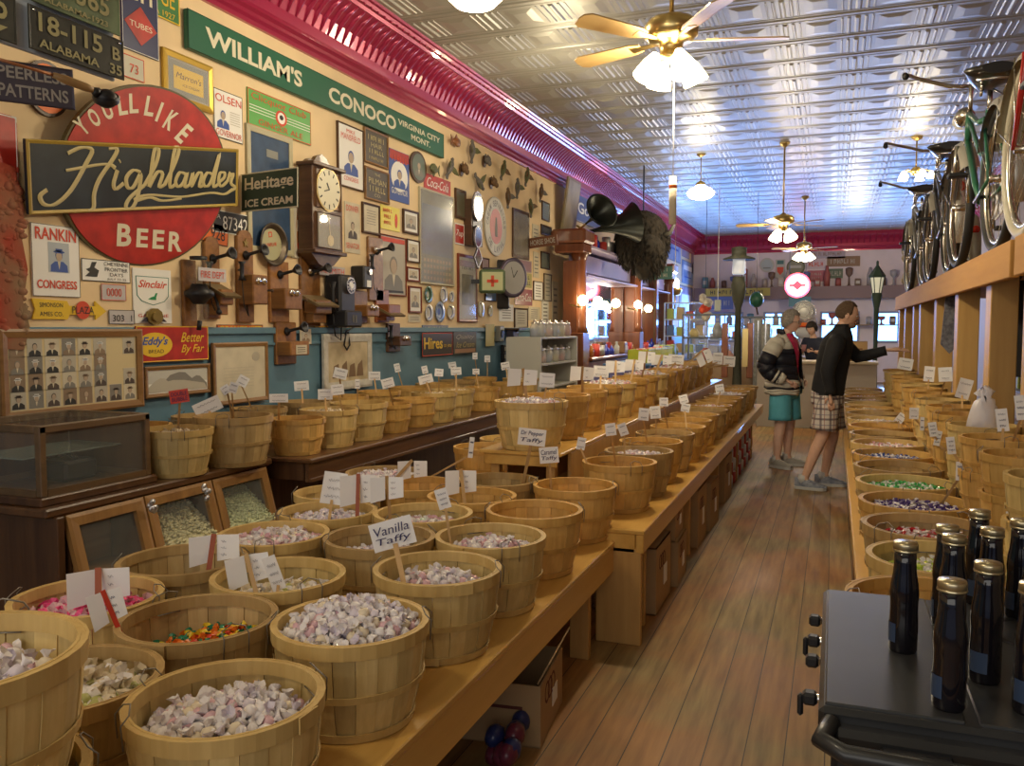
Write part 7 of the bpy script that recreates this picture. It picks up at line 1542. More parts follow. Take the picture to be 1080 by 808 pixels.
fsign('long_sign', 'long yellow-brown lettered banner under the far shelf', 'sign', fz(180, 308, 465, 342), mat('mustard_banner', (.42, .32, .06), .6), [('~14', 0, 0, .85, .5, inkblk)], Y=25.3)
fsign('wall_panel', 'bluish lettered panel behind the tall pump lamp', 'sign', fz(205, 345, 305, 400), mat('blue_violet', (.10, .14, .3), .6), [('~7', 0, 0, .8, .4, greyl)], Y=25.3)
fsign('wall_panel', 'teal panel under the glowing round sign', 'sign', fz(548, 345, 645, 388), mat('teal_panel', (.12, .24, .24), .6), Y=25.3)
# shelf along the far wall with items
t = thing('wall_shelf', 'long shelf high on the far wall crowded with old tins and tools', 'shelf')
zsf = onY(820, 230 + 303 * z_, 25.7).z
board('shelf_board', -3.9, 2.6, 25.55, 25.97, zsf - .04, zsf, mat('shelf_brown', (.26, .17, .1), .5), t); board('shelf_board', -3.9, 2.6, 25.6, 25.97, zsf - 1.10, zsf - 1.07, M['shelf_brown'], t); board('fascia', -3.9, 2.6, 25.53, 25.548, zsf - .35, zsf, mat('fascia_mauve', (.20, .13, .12), .6), t)
rn = random.Random(77)
its = []
x = -3.6
while x < 2.4:
    k = rn.randrange(6); its.append((x, zsf + .001, k, rn.uniform(.18, .62))); x += rn.uniform(.17, .34)
x = -3.6
while x < 2.4:
    k = rn.randrange(6); its.append((x, zsf - 1.069, k, rn.uniform(.16, .4))); x += rn.uniform(.2, .4)
cols6 = [mat('item_%d' % i, c, .5) for i, c in enumerate(((.30, .08, .06), (.42, .33, .25), (.10, .20, .22), (.30, .28, .27), (.14, .08, .05), (.12, .14, .28)))]; cn = ['red-brown', 'tan', 'teal', 'grey', 'dark brown', 'indigo']
for i, (x, z, k, h) in enumerate(its):
    b = MB(); kind = i % 4
    if kind == 0: b.box((0, 0, h / 2), (.16, .18, h), cols6[k], bev=.02); b.box((0, -.092, h * .5), (.1, .004, h * .35), greyl)
    elif kind == 1: b.lathe([(0, 0), (.08, 0), (.085, h * .6), (.05, h * .78), (.03, h), (0, h)], cols6[k], 14)
    elif kind == 2: b.tube([(0, 0, 0), (0, 0, h * .7)], .075, cols6[k], 14); b.lathe([(.08, h * .7), (.04, h * .78), (0, h * .8)], cols6[k], 14)
    else: b.lathe([(0, 0), (.09, 0), (.03, .03), (.02, h * .4), (.09, h * .55), (.1, h * .8), (.04, h * .85)], cols6[k], 14)
    nm_ = ['old_tin', 'stoneware_jug', 'canister', 'oil_lamp'][kind]; o = b.build(nm_, loc=(x, 25.74, z)); pl = 'far wall shelf' if z > zsf - .5 else 'lower far-wall ledge'
    tag(o, '%s %s standing on the %s' % (cn[k], nm_.replace('_', ' '), pl), nm_.split('_')[-1], '%s %ss on the %s' % (cn[k], nm_.replace('_', ' '), pl))
# glowing round sign
neon = mat('glow_red', (1, .1, .1), .4, emit=(1, .06, .10), es=7); neonw = mat('glow_white', (1, .8, .8), .4, emit=(1, .62, .62), es=2.2); neonr = mat('glow_rose', (.9, .1, .15), .4, emit=(.9, .04, .10), es=1.2)
C = atD(841, 301, 22.0); t = thing('glowing_round_sign', 'round lit sign with a red rim and a red diamond emblem', 'lit sign', X=T(*C) @ ZB)
b = MB(); b.disc(0, 0, .30, .30, -.08, -.005, iron, n=40); b.disc(0, 0, .285, .285, 0, .012, neonw, n=40); b.build('sign_face', t); b = MB(); b.tube([(.295 * math.cos(a), .295 * math.sin(a), .02) for a in [2 * math.pi * k / 40 for k in range(40)]], .022, neon, 8, closed=True); b.build('neon_ring', t)
b = MB(); b.prism([(-.13, 0), (0, .12), (.13, 0), (0, -.12)], .013, .02, neonr); b.rect(0, 0, .40, .05, .014, .021, neonr); b.build('emblem', t); b = MB(); 
for s in (-1, 1): b.tube([(s * .2, .22, -.03), (s * .2, WZ - C.z, -.03)], .006, iron, 5)
b.build('hanging_wire', t)
l = lamp('sign_glow', tuple(C + Vector((0, -.25, 0))), 6, .2, (1, .1, .12))
# green gas-pump lamp post and street lantern
gp = mat('aged_green_metal', (.035, .036, .024), .65, .2, nz=.3, nscale=8); P0 = atD(779, 300, 14.0)
t = thing('lamp_post', 'tall aged green post with a hooded glass lantern on top', 'lamp post', (P0.x, P0.y, 0)); u = 14.0 / FPX
def zy(py): return H + (346 - py) * u
b = MB(); b.tube([(0, 0, 0), (0, 0, .3), (0, 0, 1.0), (0, 0, zy(325)), (0, 0, zy(315)), (0, 0, zy(302)), (0, 0, zy(292))], [.18, .09, .06, .05, .10, .12, .09], gp, 18); b.build('post', t)
b = MB(); b.lathe([(.085, zy(290)), (.11, zy(288)), (.10, zy(275)), (.11, zy(272))], mat('lantern_milky', (.52, .56, .62), .3, emit=(.5, .6, .8), es=.25), 18); b.build('lantern_glass', t)
b = MB(); b.lathe([(.10, zy(273)), (.26, zy(274.5)), (.26, zy(273)), (.12, zy(270)), (.12, zy(263)), (.13, zy(262)), (0, zy(260))], gp, 24); b.build('lantern_hood', t)
b = MB()
for s in (-1, 1): b.box((s * .20, 0, 1.15), (.10, .12, .9), mahog, bev=.01)
b.box((.13, -.1, 1.2), (.09, .02, .62), brass); b.build('side_panels', t)
P1 = atD(925, 300, 15.0); u = 15 / FPX; g2 = mat('lantern_post_green', (.03, .055, .04), .6, .2)
t = thing('lamp_post', 'green street lantern post in front of the right far windows', 'lamp post', (P1.x, P1.y, 0))
b = MB(); b.tube([(0, 0, 0), (0, 0, .25), (0, 0, .4), (0, 0, 1.2), (0, 0, zy(325)), (0, 0, zy(312)), (0, 0, zy(309))], [.14, .10, .045, .035, .045, .09, .08], g2, 16); b.build('post', t)
b = MB(); b.lathe([(.07, zy(309)), (.115, zy(292))], mat('lantern_milky2', (.55, .55, .48), .3, emit=(.9, .85, .6), es=.35), 6, smooth=False); b.build('lantern_glass', t)
b = MB(); b.lathe([(.13, zy(293)), (.14, zy(291)), (.06, zy(284)), (.02, zy(280)), (.02, zy(276)), (0, zy(275))], g2, 6, smooth=False)
for k in range(6): a = k * math.pi / 3; b.tube([(.072 * math.cos(a), .072 * math.sin(a), zy(309)), (.117 * math.cos(a), .117 * math.sin(a), zy(292))], .008, g2, 5)
b.build('lantern_hood', t)
# counter at the far end + clutter on it
t = thing('sales_counter', 'pale sales counter behind the two shoppers at the end of the aisle', 'counter'); board('counter_top', -1.1, .62, 13.6, 14.3, .98, 1.02, mat('counter_cream', (.45, .38, .28), .5), t); board('front_panel', -1.1, .6, 13.65, 13.7, 0, .98, mat('counter_front', (.42, .38, .34), .6), t); board('side_panel', -1.1, -1.06, 13.7, 14.28, 0, .98, M['counter_front'], t)
board('side_panel', .56, .6, 13.7, 14.28, 0, .98, M['counter_front'], t)
box_carton(.30, 13.95, 1.02, .34, .24, .30, 0, 'brown carton standing on the far sales counter'); box_carton(.05, 13.9, 1.02, .22, .2, .16, 0, 'pink-printed small carton on the far sales counter', m=mat('carton_pink', (.5, .2, .22), .7))
C = atD(848, 329, 15.5); b = MB(); b.sphere((0, 0, 0), .19, mat('fan_cage', (.50, .50, .48), .35, .2), 20, 12, SCL(1, .35, 1)); b.tube([(0, .05, -.18), (0, .05, 1.02 - C.z + .0)], .03, M['fan_cage'], 10)
for k in range(3): b.tube([(.2 * (1 - k * .28) * math.cos(a), -.06, .2 * (1 - k * .28) * math.sin(a)) for a in [2 * math.pi * q / 24 for q in range(24)]], .006, steel, 5, closed=True)
tag(b.build('desk_fan', loc=C), 'round pale desk fan standing behind the woman', 'fan')
t = thing('fan_stand', 'narrow cabinet below the pale desk fan', 'cabinet', (C.x, C.y + .1, 0)); b = MB(); b.box((0, 0, .5), (.5, .5, 1.0), M['counter_front'], bev=.01); b.build('cabinet_body', t)
b = MB(); b.sphere((0, 0, 0), (.13, .08, .05), orange, 14, 8); b.sphere((0, .0, -.13), (.17, .08, .12), M['goods_white'], 12, 8); b.sphere((.03, -.03, -.02), (.12, .08, .015), inkred, 12, 6); tag(b.build('orange_hat', loc=atD(848, 343, 15.45)), 'orange cap and white bundle hung on the stem of the pale desk fan', 'hat')
b = MB(); b.tube([(0, 0, WZ - 2.0), (0, 0, .3), (0, 0, 0)], .006, white, 5); b.box((0, 0, -.06), (.12, .03, .22), mat('tag_grey', (.35, .38, .36), .6), bev=.01); P = atD(757, 325, 16); o = b.build('hanging_tag', loc=(P.x, P.y, 2.0)); tag(o, 'grey tag hanging on a long string from the ceiling left of the green post', 'tag')
b = MB(); b.sphere((0, 0, 0), (.14, .14, .16), mat('dark_green_balloon', (.02, .10, .06), .3), 14, 10); b.tube([(0, 0, -.15), (.03, 0, -.3)], .02, fr_dark, 6); b.tube([(0, 0, .15), (0, 0, WZ - atD(798, 316, 17).z)], .004, iron, 4); tag(b.build('green_ornament', loc=atD(798, 316, 17)), 'dark green round ornament hanging right of the green post', 'ornament')
b = MB(); rn = random.Random(3)
for k in range(10): b.sphere((rn.uniform(-.1, .1), rn.uniform(-.1, .1), rn.uniform(-.2, .2)), rn.uniform(.05, .1), [mat('cloth_cream', (.5, .45, .38), .8), inkred][k % 4 == 0], 8, 6)
b.tube([(0, 0, .1), (0, 0, WZ - atD(744, 324, 17).z)], .005, iron, 4)
tag(b.build('cloth_doll', loc=atD(744, 324, 17)), 'bundle of pale cloth dolls hanging near the left back corner', 'toy')
# tall plastic-wrapped stock behind, between posts
for i, (px, D) in enumerate(((800, 15.5), (808, 15.2), (790, 18))):
    P = atD(px, 350, D); b = MB(); b.box((0, 0, .85 - .05 * i), (.16, .2, 1.7 - .1 * i), mat('wrapped_stock', (.35, .36, .34), .25, nz=.3, nscale=20), bev=.03); b.box((0, -.101, 1.2), (.02, .004, .9), steel); tag(b.build('tall_showcase_door', loc=(P.x, P.y, 0)), '%s of the tall narrow glassy cabinets left of the woman' % ['middle', 'right-hand', 'left-hand'][i], 'cabinet')
# white cards on small stands and bins on the far bench end

# ================================================================ PEOPLE
skinm = mat('skin', (.74, .46, .33), .5, nz=.06, nscale=30); skinm2 = mat('skin_pale', (.76, .49, .38), .5, nz=.06, nscale=30)
def skin_mesh(J, E, root, sub=2):
    """J: name -> (pos, rx, ry); returns baked vertices and faces of a smooth skinned body"""
    names = list(J); me = bpy.data.meshes.new('sk'); me.from_pydata([J[n][0] for n in names], [(names.index(a), names.index(b_)) for a, b_ in E], [])
    o = bpy.data.objects.new('sk', me); COL.objects.link(o); md = o.modifiers.new('skin', 'SKIN'); md.use_smooth_shade = True
    for i, n in enumerate(names): d = me.skin_vertices[0].data[i]; d.radius = (J[n][1], J[n][2]); d.use_root = (n == root)
    s = o.modifiers.new('s', 'SUBSURF'); s.levels = sub; s.render_levels = sub
    bpy.context.view_layer.update(); dg = bpy.context.evaluated_depsgraph_get(); ev = o.evaluated_get(dg); m2 = ev.to_mesh()
    vs = [tuple(v.co) for v in m2.vertices]; fs = [tuple(p.vertices) for p in m2.polygons]; ev.to_mesh_clear(); bpy.data.objects.remove(o); bpy.data.meshes.remove(me)
    return vs, fs
def smooth_head(b, X, skin, woman=False, beard=None):
    vs = []; fs = []; n, k = 28, 22
    for i in range(k + 1):
        t_ = math.pi * i / k; z = math.cos(t_)
        for j in range(n):
            a = 2 * math.pi * j / n; x = math.sin(t_) * math.cos(a); y = math.sin(t_) * math.sin(a)
            px, py, pz = x * .095, y * .077, z * .118
            if z < 0: py *= 1 + .28 * z; px *= (1 + .10 * z) if x > 0 else (1 + .45 * z)      # jaw narrows, nape tucks in
            if x > 0:
                fz_ = math.exp(-((y) / .16) ** 2)
                px += .020 * fz_ * math.exp(-((z + .17) / .12) ** 2)       # nose
                px += .009 * fz_ * math.exp(-((z - .02) / .10) ** 2)
                px += .006 * math.exp(-(y / .5) ** 2) * math.exp(-((z - .20) / .08) ** 2)    # brow
                px -= .007 * math.exp(-((abs(y) - .36) / .16) ** 2) * math.exp(-((z - .03) / .10) ** 2)   # eye sockets
                px += .006 * math.exp(-(y / .25) ** 2) * math.exp(-((z + .46) / .07) ** 2)    # lips
                px += .010 * math.exp(-(y / .3) ** 2) * math.exp(-((z + .80) / .12) ** 2)     # chin
            vs.append((px, py, pz))
    for i in range(k):
        for j in range(n): l = (j + 1) % n; fs.append((i * n + j, (i + 1) * n + j, (i + 1) * n + l, i * n + l))
    b.add(vs, fs, skin, X, True)
    for s in (-1, 1):
        b.sphere((-.002, s * .078, -.012), (.019, .007, .030), skin, 10, 7, X); b.sphere((.081, s * .030, .004), (.010, .013, .008), mat('eye_white', (.7, .7, .68), .3), 10, 6, X); b.sphere((.089, s * .030, .004), (.004, .005, .005), inkblk, 8, 5, X)
        b.sphere((.087, s * .030, .022), (.006, .017, .003), mat('brow_hair', (.10, .06, .04), .8), 8, 4, X)
    b.sphere((.094, 0, -.055), (.006, .022, .005), mat('lip', (.35, .12, .10), .5), 10, 5, X)
def hair_cap(name, parent, X, m, depth, front, vol=1.0, seed=0):
    """hair shell following the skull: front hairline high, sides to ear level, nape to depth"""
    b = MB(); vs = []; fs = []; n, k = 32, 16; rnd = random.Random(seed)
    for i in range(k + 1):
        for j in range(n):
            a = 2 * math.pi * j / n; ca = math.cos(a); lim = (front if ca > .55 else depth * (.62 - .38 * ca) + front * max(0, ca)) if ca > -.2 else depth
            t_ = math.acos(max(-1, min(1, 1 - (1 - lim) * i / k))); x = math.sin(t_) * math.cos(a); y = math.sin(t_) * math.sin(a); z = math.cos(t_)
            v = vol * (1 + rnd.uniform(-.02, .03)) * (1.0 if i < k else .96); px, py, pz = x * .103 * v, y * .085 * v, z * .127 * v
            if z < 0: py *= 1 + .2 * z; px *= 1 + (.1 if x > 0 else .4) * z
            vs.append((px - .004, py, pz + .003))
    for i in range(k):
        for j in range(n): l = (j + 1) % n; fs.append((i * n + j, (i + 1) * n + j, (i + 1) * n + l, i * n + l))
    b.add(vs, fs, m, X, True); return b.build(name, parent)
def hand(b, W, d, nrm, m, curl=.5, side=1, s=1.0):
    """palm and five separate tapered fingers; W wrist, d pointing direction, nrm palm normal"""
    W, d, nrm = Vector(W), Vector(d).normalized(), Vector(nrm).normalized(); sd = d.cross(nrm).normalized() * side
    b.tube([W - d * .02 * s, W + d * .02 * s, W + d * .06 * s, W + d * .095 * s], [.024 * s, .030 * s, .036 * s, .033 * s], m, 12, flat=.55)
    for k, (off, L) in enumerate(((-.027, .072), (-.009, .082), (.009, .077), (.026, .060))):
        p = W + d * .085 * s + sd * off * s; pts = [p]; dd = d.copy()
        for q in range(3): dd = (dd + nrm * curl * (.5 + .3 * q)).normalized(); p = p + dd * L * s * (.45, .32, .25)[q]; pts.append(p)
        b.tube(pts, [.0098 * s, .009 * s, .008 * s, .006 * s], m, 8)
    p = W + d * .025 * s - sd * .028 * s; b.tube([p, p - sd * .022 * s + d * .022 * s + nrm * .01, p - sd * .026 * s + d * .055 * s + nrm * .022 * s], [.013 * s, .011 * s, .008 * s], m, 8)
def sneaker(name, parent, A, fdir, m1, m2, L=.29):
    """shoe under an ankle point on the floor, toe along fdir"""
    f = Vector((fdir[0], fdir[1], 0)).normalized(); X = Matrix(((f.x, -f.y, 0, A[0]), (f.y, f.x, 0, A[1]), (0, 0, 1, A[2]), (0, 0, 0, 1))); b = MB(); n, K = 14, 12; vs = []; so = []
    for i in range(n + 1):
        u = i / n; x = -.085 + L * u; w_ = .036 + .014 * math.sin(math.pi * min(1, u * 1.05)) + (.006 if u > .55 else 0); w_ *= (1 if u < .85 else max(.25, math.sqrt(max(0, 1 - ((u - .85) / .16) ** 2)))); w_ *= (.75 if i == 0 else 1)
        h = .105 if u < .3 else .105 - (u - .3) / .7 * .062; h = max(.038, h)
        for k in range(K): a = math.pi * k / (K - 1); vs.append((x, w_ * math.cos(a), .024 + (h - .024) * math.sin(a) ** .75 if 0 < k < K - 1 else .024))
        so.append((x, w_ + .006))
    b.add(vs, [(i * K + k, i * K + k + 1, (i + 1) * K + k + 1, (i + 1) * K + k) for i in range(n) for k in range(K - 1)] + [tuple(range(K)), tuple(n * K + k for k in reversed(range(K)))], m1, X, True); b.prism([(x, w_) for x, w_ in so] + [(x, -w_) for x, w_ in reversed(so)], 0, .027, m2, X)
    sh = b.build(name, parent); b = MB()
    for q in range(4): x = .03 + q * .022; b.tube([(x, -.028, .088 - q * .010), (x + .006, 0, .102 - q * .012), (x, .028, .088 - q * .010)], .0035, white, 5, X=X)
    b.build('laces', sh)
    b = MB(); b.tube([(-.02, 0, .05), (-.015, 0, .13)], [.044, .041], mat('sock_grey', (.5, .5, .5), .8), 12, X=X); b.build('sock', parent)
def paint_split(vs, fs, rules, default):
    """faces sorted into fabric panels by where they lie on the garment"""
    out = {}
    for f in fs:
        c = Vector((0, 0, 0))
        for i in f: c += Vector(vs[i])
        c /= len(f); m = default
        for cond, mm in rules:
            if cond(c): m = mm; break
        out.setdefault(m.name, (m, []))[1].append(f)
    b = MB(); b.v = list(vs)
    for m, ff in out.values():
        k = b.mi(m)
        for f in ff: b.f.append(f); b.m.append(k); b.s.append(True)
    return b
navy = mat('navy_nylon', (.012, .014, .024), .5); yoke = mat('cream_nylon', (.60, .58, .50), .55); magenta = mat('magenta_cotton', (.55, .03, .12), .7); teal = mat('teal_cotton', (.10, .42, .54), .7, nz=.1, nscale=8); blackf = mat('black_fleece', (.012, .013, .016), .8)
def plaid():
    if 'plaid_cotton' in M: return M['plaid_cotton']
    m = bpy.data.materials.new('plaid_cotton'); m.use_nodes = True; nt = m.node_tree; bs = nt.nodes['Principled BSDF']; N = nt.nodes.new; L = nt.links.new; bs.inputs['Roughness'].default_value = .8
    tc = N('ShaderNodeTexCoord'); sp = N('ShaderNodeSeparateXYZ'); L(tc.outputs['Object'], sp.inputs[0]); last = None
    base = N('ShaderNodeRGB'); base.outputs[0].default_value = (.62, .58, .53, 1); last = base.outputs[0]
    for (ax, per, wd, ph, col, fac) in (('X', .085, .22, 0, (.10, .06, .07, 1), .75), ('Z', .095, .20, 0, (.08, .06, .09, 1), .75), ('X', .085, .08, .55, (.30, .07, .05, 1), .7), ('Z', .095, .07, .5, (.10, .10, .22, 1), .7), ('Y', .085, .18, .1, (.12, .07, .08, 1), .6)):
        ad = N('ShaderNodeMath'); ad.operation = 'MULTIPLY_ADD'; ad.inputs[1].default_value = 1 / per; ad.inputs[2].default_value = ph; L(sp.outputs[ax], ad.inputs[0]); fr_ = N('ShaderNodeMath'); fr_.operation = 'FRACT'; L(ad.outputs[0], fr_.inputs[0])
        lt = N('ShaderNodeMath'); lt.operation = 'LESS_THAN'; lt.inputs[1].default_value = wd; L(fr_.outputs[0], lt.inputs[0]); ml = N('ShaderNodeMath'); ml.operation = 'MULTIPLY'; ml.inputs[1].default_value = fac; L(lt.outputs[0], ml.inputs[0])
        mx = N('ShaderNodeMix'); mx.data_type = 'RGBA'; L(ml.outputs[0], mx.inputs['Factor']); L(last, mx.inputs['A']); mx.inputs['B'].default_value = col; last = mx.outputs['Result']
    L(last, bs.inputs['Base Color']); M['plaid_cotton'] = m; return m
HX_ = lambda p, yaw, pit, roll=0: T(*p) @ RZ(R(yaw)) @ RY(R(pit)) @ RX(R(roll))

def loft(b, rings, mf, n=32, gap=None, th=.012):
    """garment tube: rings (z, cx, cy, rx, ry); gap = half opening angle at the front per ring"""
    K = n + 1; vs = []
    for i, (z, cx, cy, rx, ry) in enumerate(rings):
        g = gap[i] if gap else 0
        for k in range(K):
            a = g + (2 * math.pi - 2 * g) * k / n; sq = .88 + .12 * abs(math.cos(2 * a)); vs.append((cx + rx * sq ** .5 * math.cos(a), cy + ry * sq ** .5 * math.sin(a), z + .006 * math.sin(5 * a + i)))
    for i in range(len(rings) - 1): b.add([vs[j] for j in range(i * K, (i + 2) * K)], [(k, k + 1, K + k + 1, K + k) for k in range(n)], mf(i), None, True)
# ---- man: black fleece, plaid shorts, reaching to the right-hand baskets
pf = onZ(868, 514, 0); pm = thing('person', 'man in a black fleece and plaid shorts reaching over the right-hand baskets', 'person', (pf.x + .02, pf.y, 0), R(6))
J = {'pel': ((0, 0, .95), .15, .13), 'wa': ((.02, 0, 1.10), .135, .125), 'ch': ((.06, 0, 1.30), .15, .15), 'nb': ((.09, 0, 1.46), .085, .085), 'nk': ((.115, 0, 1.53), .058, .058), 'hd': ((.135, 0, 1.60), .06, .06),
 'hR': ((-.0, -.10, .90), .10, .10), 'kR': ((-.05, -.12, .50), .062, .062), 'cR': ((-.115, -.12, .35), .058, .055), 'aR': ((-.20, -.12, .09), .036, .036), 'fR': ((-.16, -.12, .05), .03, .035),
 'hL': ((.03, .10, .90), .10, .10), 'kL': ((.07, .12, .49), .062, .062), 'cL': ((.04, .12, .34), .058, .055), 'aL': ((.0, .12, .09), .036, .036), 'fL': ((.04, .12, .05), .03, .035),
 'sR': ((.055, -.19, 1.42), .07, .065), 'eR': ((-.02, -.26, 1.14), .048, .046), 'wR': ((.0, -.24, .92), .028, .03), 'sL': ((.09, .18, 1.42), .07, .065), 'eL': ((.28, .22, 1.24), .048, .046), 'wL': ((.53, .14, 1.31), .028, .03)}
E = [('pel', 'wa'), ('wa', 'ch'), ('ch', 'nb'), ('nb', 'nk'), ('nk', 'hd'), ('pel', 'hR'), ('hR', 'kR'), ('kR', 'cR'), ('cR', 'aR'), ('aR', 'fR'), ('pel', 'hL'), ('hL', 'kL'), ('kL', 'cL'), ('cL', 'aL'), ('aL', 'fL'), ('ch', 'sR'), ('sR', 'eR'), ('eR', 'wR'), ('ch', 'sL'), ('sL', 'eL'), ('eL', 'wL')]
vs, fs = skin_mesh(J, E, 'pel'); b = MB(); b.add(vs, fs, skinm, None, True); Xh = HX_((.155, 0, 1.645), 0, 14) @ SCL(1.04, 1.04, 1.04); smooth_head(b, Xh, skinm)
hand(b, (0, -.243, .90), (.12, 0, -1), (0, .8, 0), skinm, .22, 1, .88); hand(b, (.55, .135, 1.315), (.95, -.25, .05), (.1, .2, -1), skinm, .3, -1, 1.1); b.build('body', pm)
hm_ = mat('brown_short_hair', (.12, .075, .045), .85, bump=.8, nz=.3, nscale=80); hair_cap('hair', pm, Xh, hm_, -.42, .68, .97, 1)
b = MB(); b.sphere((.052, 0, -.080), (.052, .052, .034), mat('stubble', (.26, .15, .10), .9), 14, 8, Xh); b.build('beard', pm)
b = MB(); loft(b, [(.87, .0, 0, .135, .175), (.89, .0, 0, .15, .19), (1.0, .01, 0, .15, .185), (1.12, .03, 0, .148, .182), (1.25, .05, 0, .152, .198), (1.36, .07, 0, .145, .215), (1.43, .085, 0, .13, .19), (1.475, .098, 0, .105, .125), (1.505, .108, 0, .085, .092), (1.545, .118, 0, .066, .068)], lambda i: blackf)
for sg, P in ((-1, [(.06, -.165, 1.41), (.04, -.215, 1.37), (.0, -.25, 1.25), (-.03, -.262, 1.13), (-.02, -.258, 1.05), (.0, -.245, .95), (.0, -.243, .915)]), (1, [(.085, .15, 1.41), (.12, .205, 1.38), (.21, .22, 1.31), (.29, .22, 1.245), (.37, .20, 1.26), (.50, .15, 1.30), (.53, .145, 1.308)])): b.tube(P, [.075, .082, .072, .064, .056, .046, .048], blackf, 16)
b.tube([(.118 + .062 * math.cos(q), .062 * math.sin(q), 1.547) for q in [2 * math.pi * k / 20 for k in range(20)]], .012, blackf, 6, closed=True)
b.build('fleece_jacket', pm)
def shorts(t, hips, legs, m, rtop, hem):
    """two flared legs joined at the seat"""
    b = MB(); c0, c1 = hips
    loft(b, [(c0[2] + .01, c0[0], 0, rtop * .86, rtop * 1.08), (c1[2], c1[0], 0, rtop * .98, rtop * 1.2), (c1[2] - .08, c1[0], 0, rtop * .95, rtop * 1.25), (c1[2] - .13, c1[0], 0, rtop * .7, rtop * 1.1)], lambda i: m)
    for (a, c) in legs: a, c = Vector(a), Vector(c); d = (c - a).normalized(); b.tube([a - d * .14, a - d * .05, a, a.lerp(c, .5), c, c + d * .04], [.07, .112, .118, hem * .98, hem, hem + .006], m, 22, cap=True)
    return b.build('shorts', t)
shorts(pm, ((.0, 0, 1.0), (.0, 0, .90)), (((-.01, -.10, .80), (-.035, -.115, .60)), ((.04, .10, .80), (.06, .115, .60))), plaid(), .155, .118)
sn1 = mat('shoe_grey_mesh', (.26, .28, .33), .6, c2=(.12, .14, .2), nscale=25); sn2 = mat('shoe_sole_white', (.46, .47, .47), .5)
sneaker('sneaker', pm, (-.20, -.12, 0), (.96, -.30), sn1, sn2); sneaker('sneaker', pm, (.0, .12, 0), (.98, -.18), sn1, sn2)

# ---- woman: dark and cream jacket, pink shirt, teal shorts, hands in pockets
pf = onZ(836, 492, 0); pw = thing('person', 'woman with short grey hair, dark and cream jacket, pink shirt and teal shorts', 'person', (pf.x - .10, pf.y - .03, 0), R(-20))
J = {'pel': ((0, 0, .93), .155, .145), 'wa': ((0, 0, 1.06), .145, .14), 'ch': ((.0, 0, 1.25), .15, .15), 'nb': ((.01, 0, 1.40), .08, .08), 'nk': ((.02, 0, 1.47), .052, .052), 'hd': ((.035, 0, 1.53), .055, .055),
 'hR': ((0, -.10, .87), .105, .105), 'kR': ((.01, -.11, .47), .062, .06), 'cR': ((-.01, -.115, .33), .060, .056), 'aR': ((-.02, -.12, .09), .036, .036), 'fR': ((.03, -.12, .05), .03, .034),
 'hL': ((0, .10, .87), .105, .105), 'kL': ((.02, .11, .47), .062, .06), 'cL': ((.0, .115, .33), .060, .056), 'aL': ((.0, .12, .09), .036, .036), 'fL': ((.05, .12, .05), .03, .034),
 'sR': ((0, -.18, 1.36), .065, .06), 'eR': ((-.10, -.28, 1.12), .045, .045), 'wR': ((.08, -.20, .98), .028, .03), 'sL': ((0, .18, 1.36), .065, .06), 'eL': ((-.06, .27, 1.12), .045, .045), 'wL': ((.09, .19, .98), .028, .03)}
vs, fs = skin_mesh(J, E, 'pel'); b = MB(); b.add(vs, fs, skinm2, None, True); Xh = HX_((.06, 0, 1.585), 6, 6); smooth_head(b, Xh, skinm2, True)
hand(b, (.09, -.19, .97), (.7, .3, -.5), (0, .6, 0), skinm2, .4, 1, .9); hand(b, (.10, .18, .97), (.7, -.3, -.5), (0, -.6, 0), skinm2, .4, -1, .9); b.build('body', pw)
hg = mat('grey_hair', (.32, .29, .26), .85, bump=.8, nz=.4, nscale=60); hair_cap('hair', pw, Xh, hg, -.50, .56, 1.10, 5)
b = MB(); 
for s in (-1, 1): b.tube([(.094, s * .032 + .022 * math.cos(a), .003 + .016 * math.sin(a)) for a in [2 * math.pi * k / 12 for k in range(12)]], .0016, iron, 5, closed=True, X=Xh); b.tube([(.092, s * .055, .006), (.05, s * .078, .006), (.0, s * .084, .0)], .0016, iron, 5, X=Xh)
b.tube([(.096, -.010, .004), (.098, .010, .004)], .0016, iron, 5, X=Xh); b.build('glasses', pw)
b = MB(); loft(b, [(.90, 0, 0, .135, .165), (1.0, 0, 0, .138, .165), (1.12, .005, 0, .135, .155), (1.26, .01, 0, .135, .165), (1.36, .01, 0, .115, .17), (1.42, .015, 0, .075, .10), (1.46, .02, 0, .058, .062)], lambda i: magenta)
for sg in (-1, 1): b.prism([(0, 0), (.05, -.02 * sg), (.06, -.07 * sg), (.0, -.05 * sg)], -.003, .003, magenta, T(.078, sg * .012, 1.43) @ RY(R(60)))
b.build('shirt', pw)
rg = [(.80, -.01, 0, .195, .235), (.835, -.01, 0, .205, .245), (.86, -.01, 0, .208, .248), (.885, -.01, 0, .208, .247), (.94, -.01, 0, .205, .24), (.96, -.01, 0, .20, .236), (1.02, -.01, 0, .195, .23), (1.12, -.01, 0, .185, .222), (1.24, -.01, 0, .18, .22), (1.30, -.01, 0, .172, .222), (1.37, -.01, 0, .145, .205), (1.42, -.01, 0, .11, .14), (1.455, -.01, 0, .085, .095), (1.51, -.015, 0, .088, .09)]
gp_ = [.22, .22, .23, .23, .24, .25, .28, .33, .42, .50, .62, .80, 1.0, 1.25]
b = MB(); loft(b, rg, lambda i: (yoke, yoke, navy, yoke, yoke, navy, navy, navy, navy, yoke, yoke, yoke, navy)[i], gap=gp_)
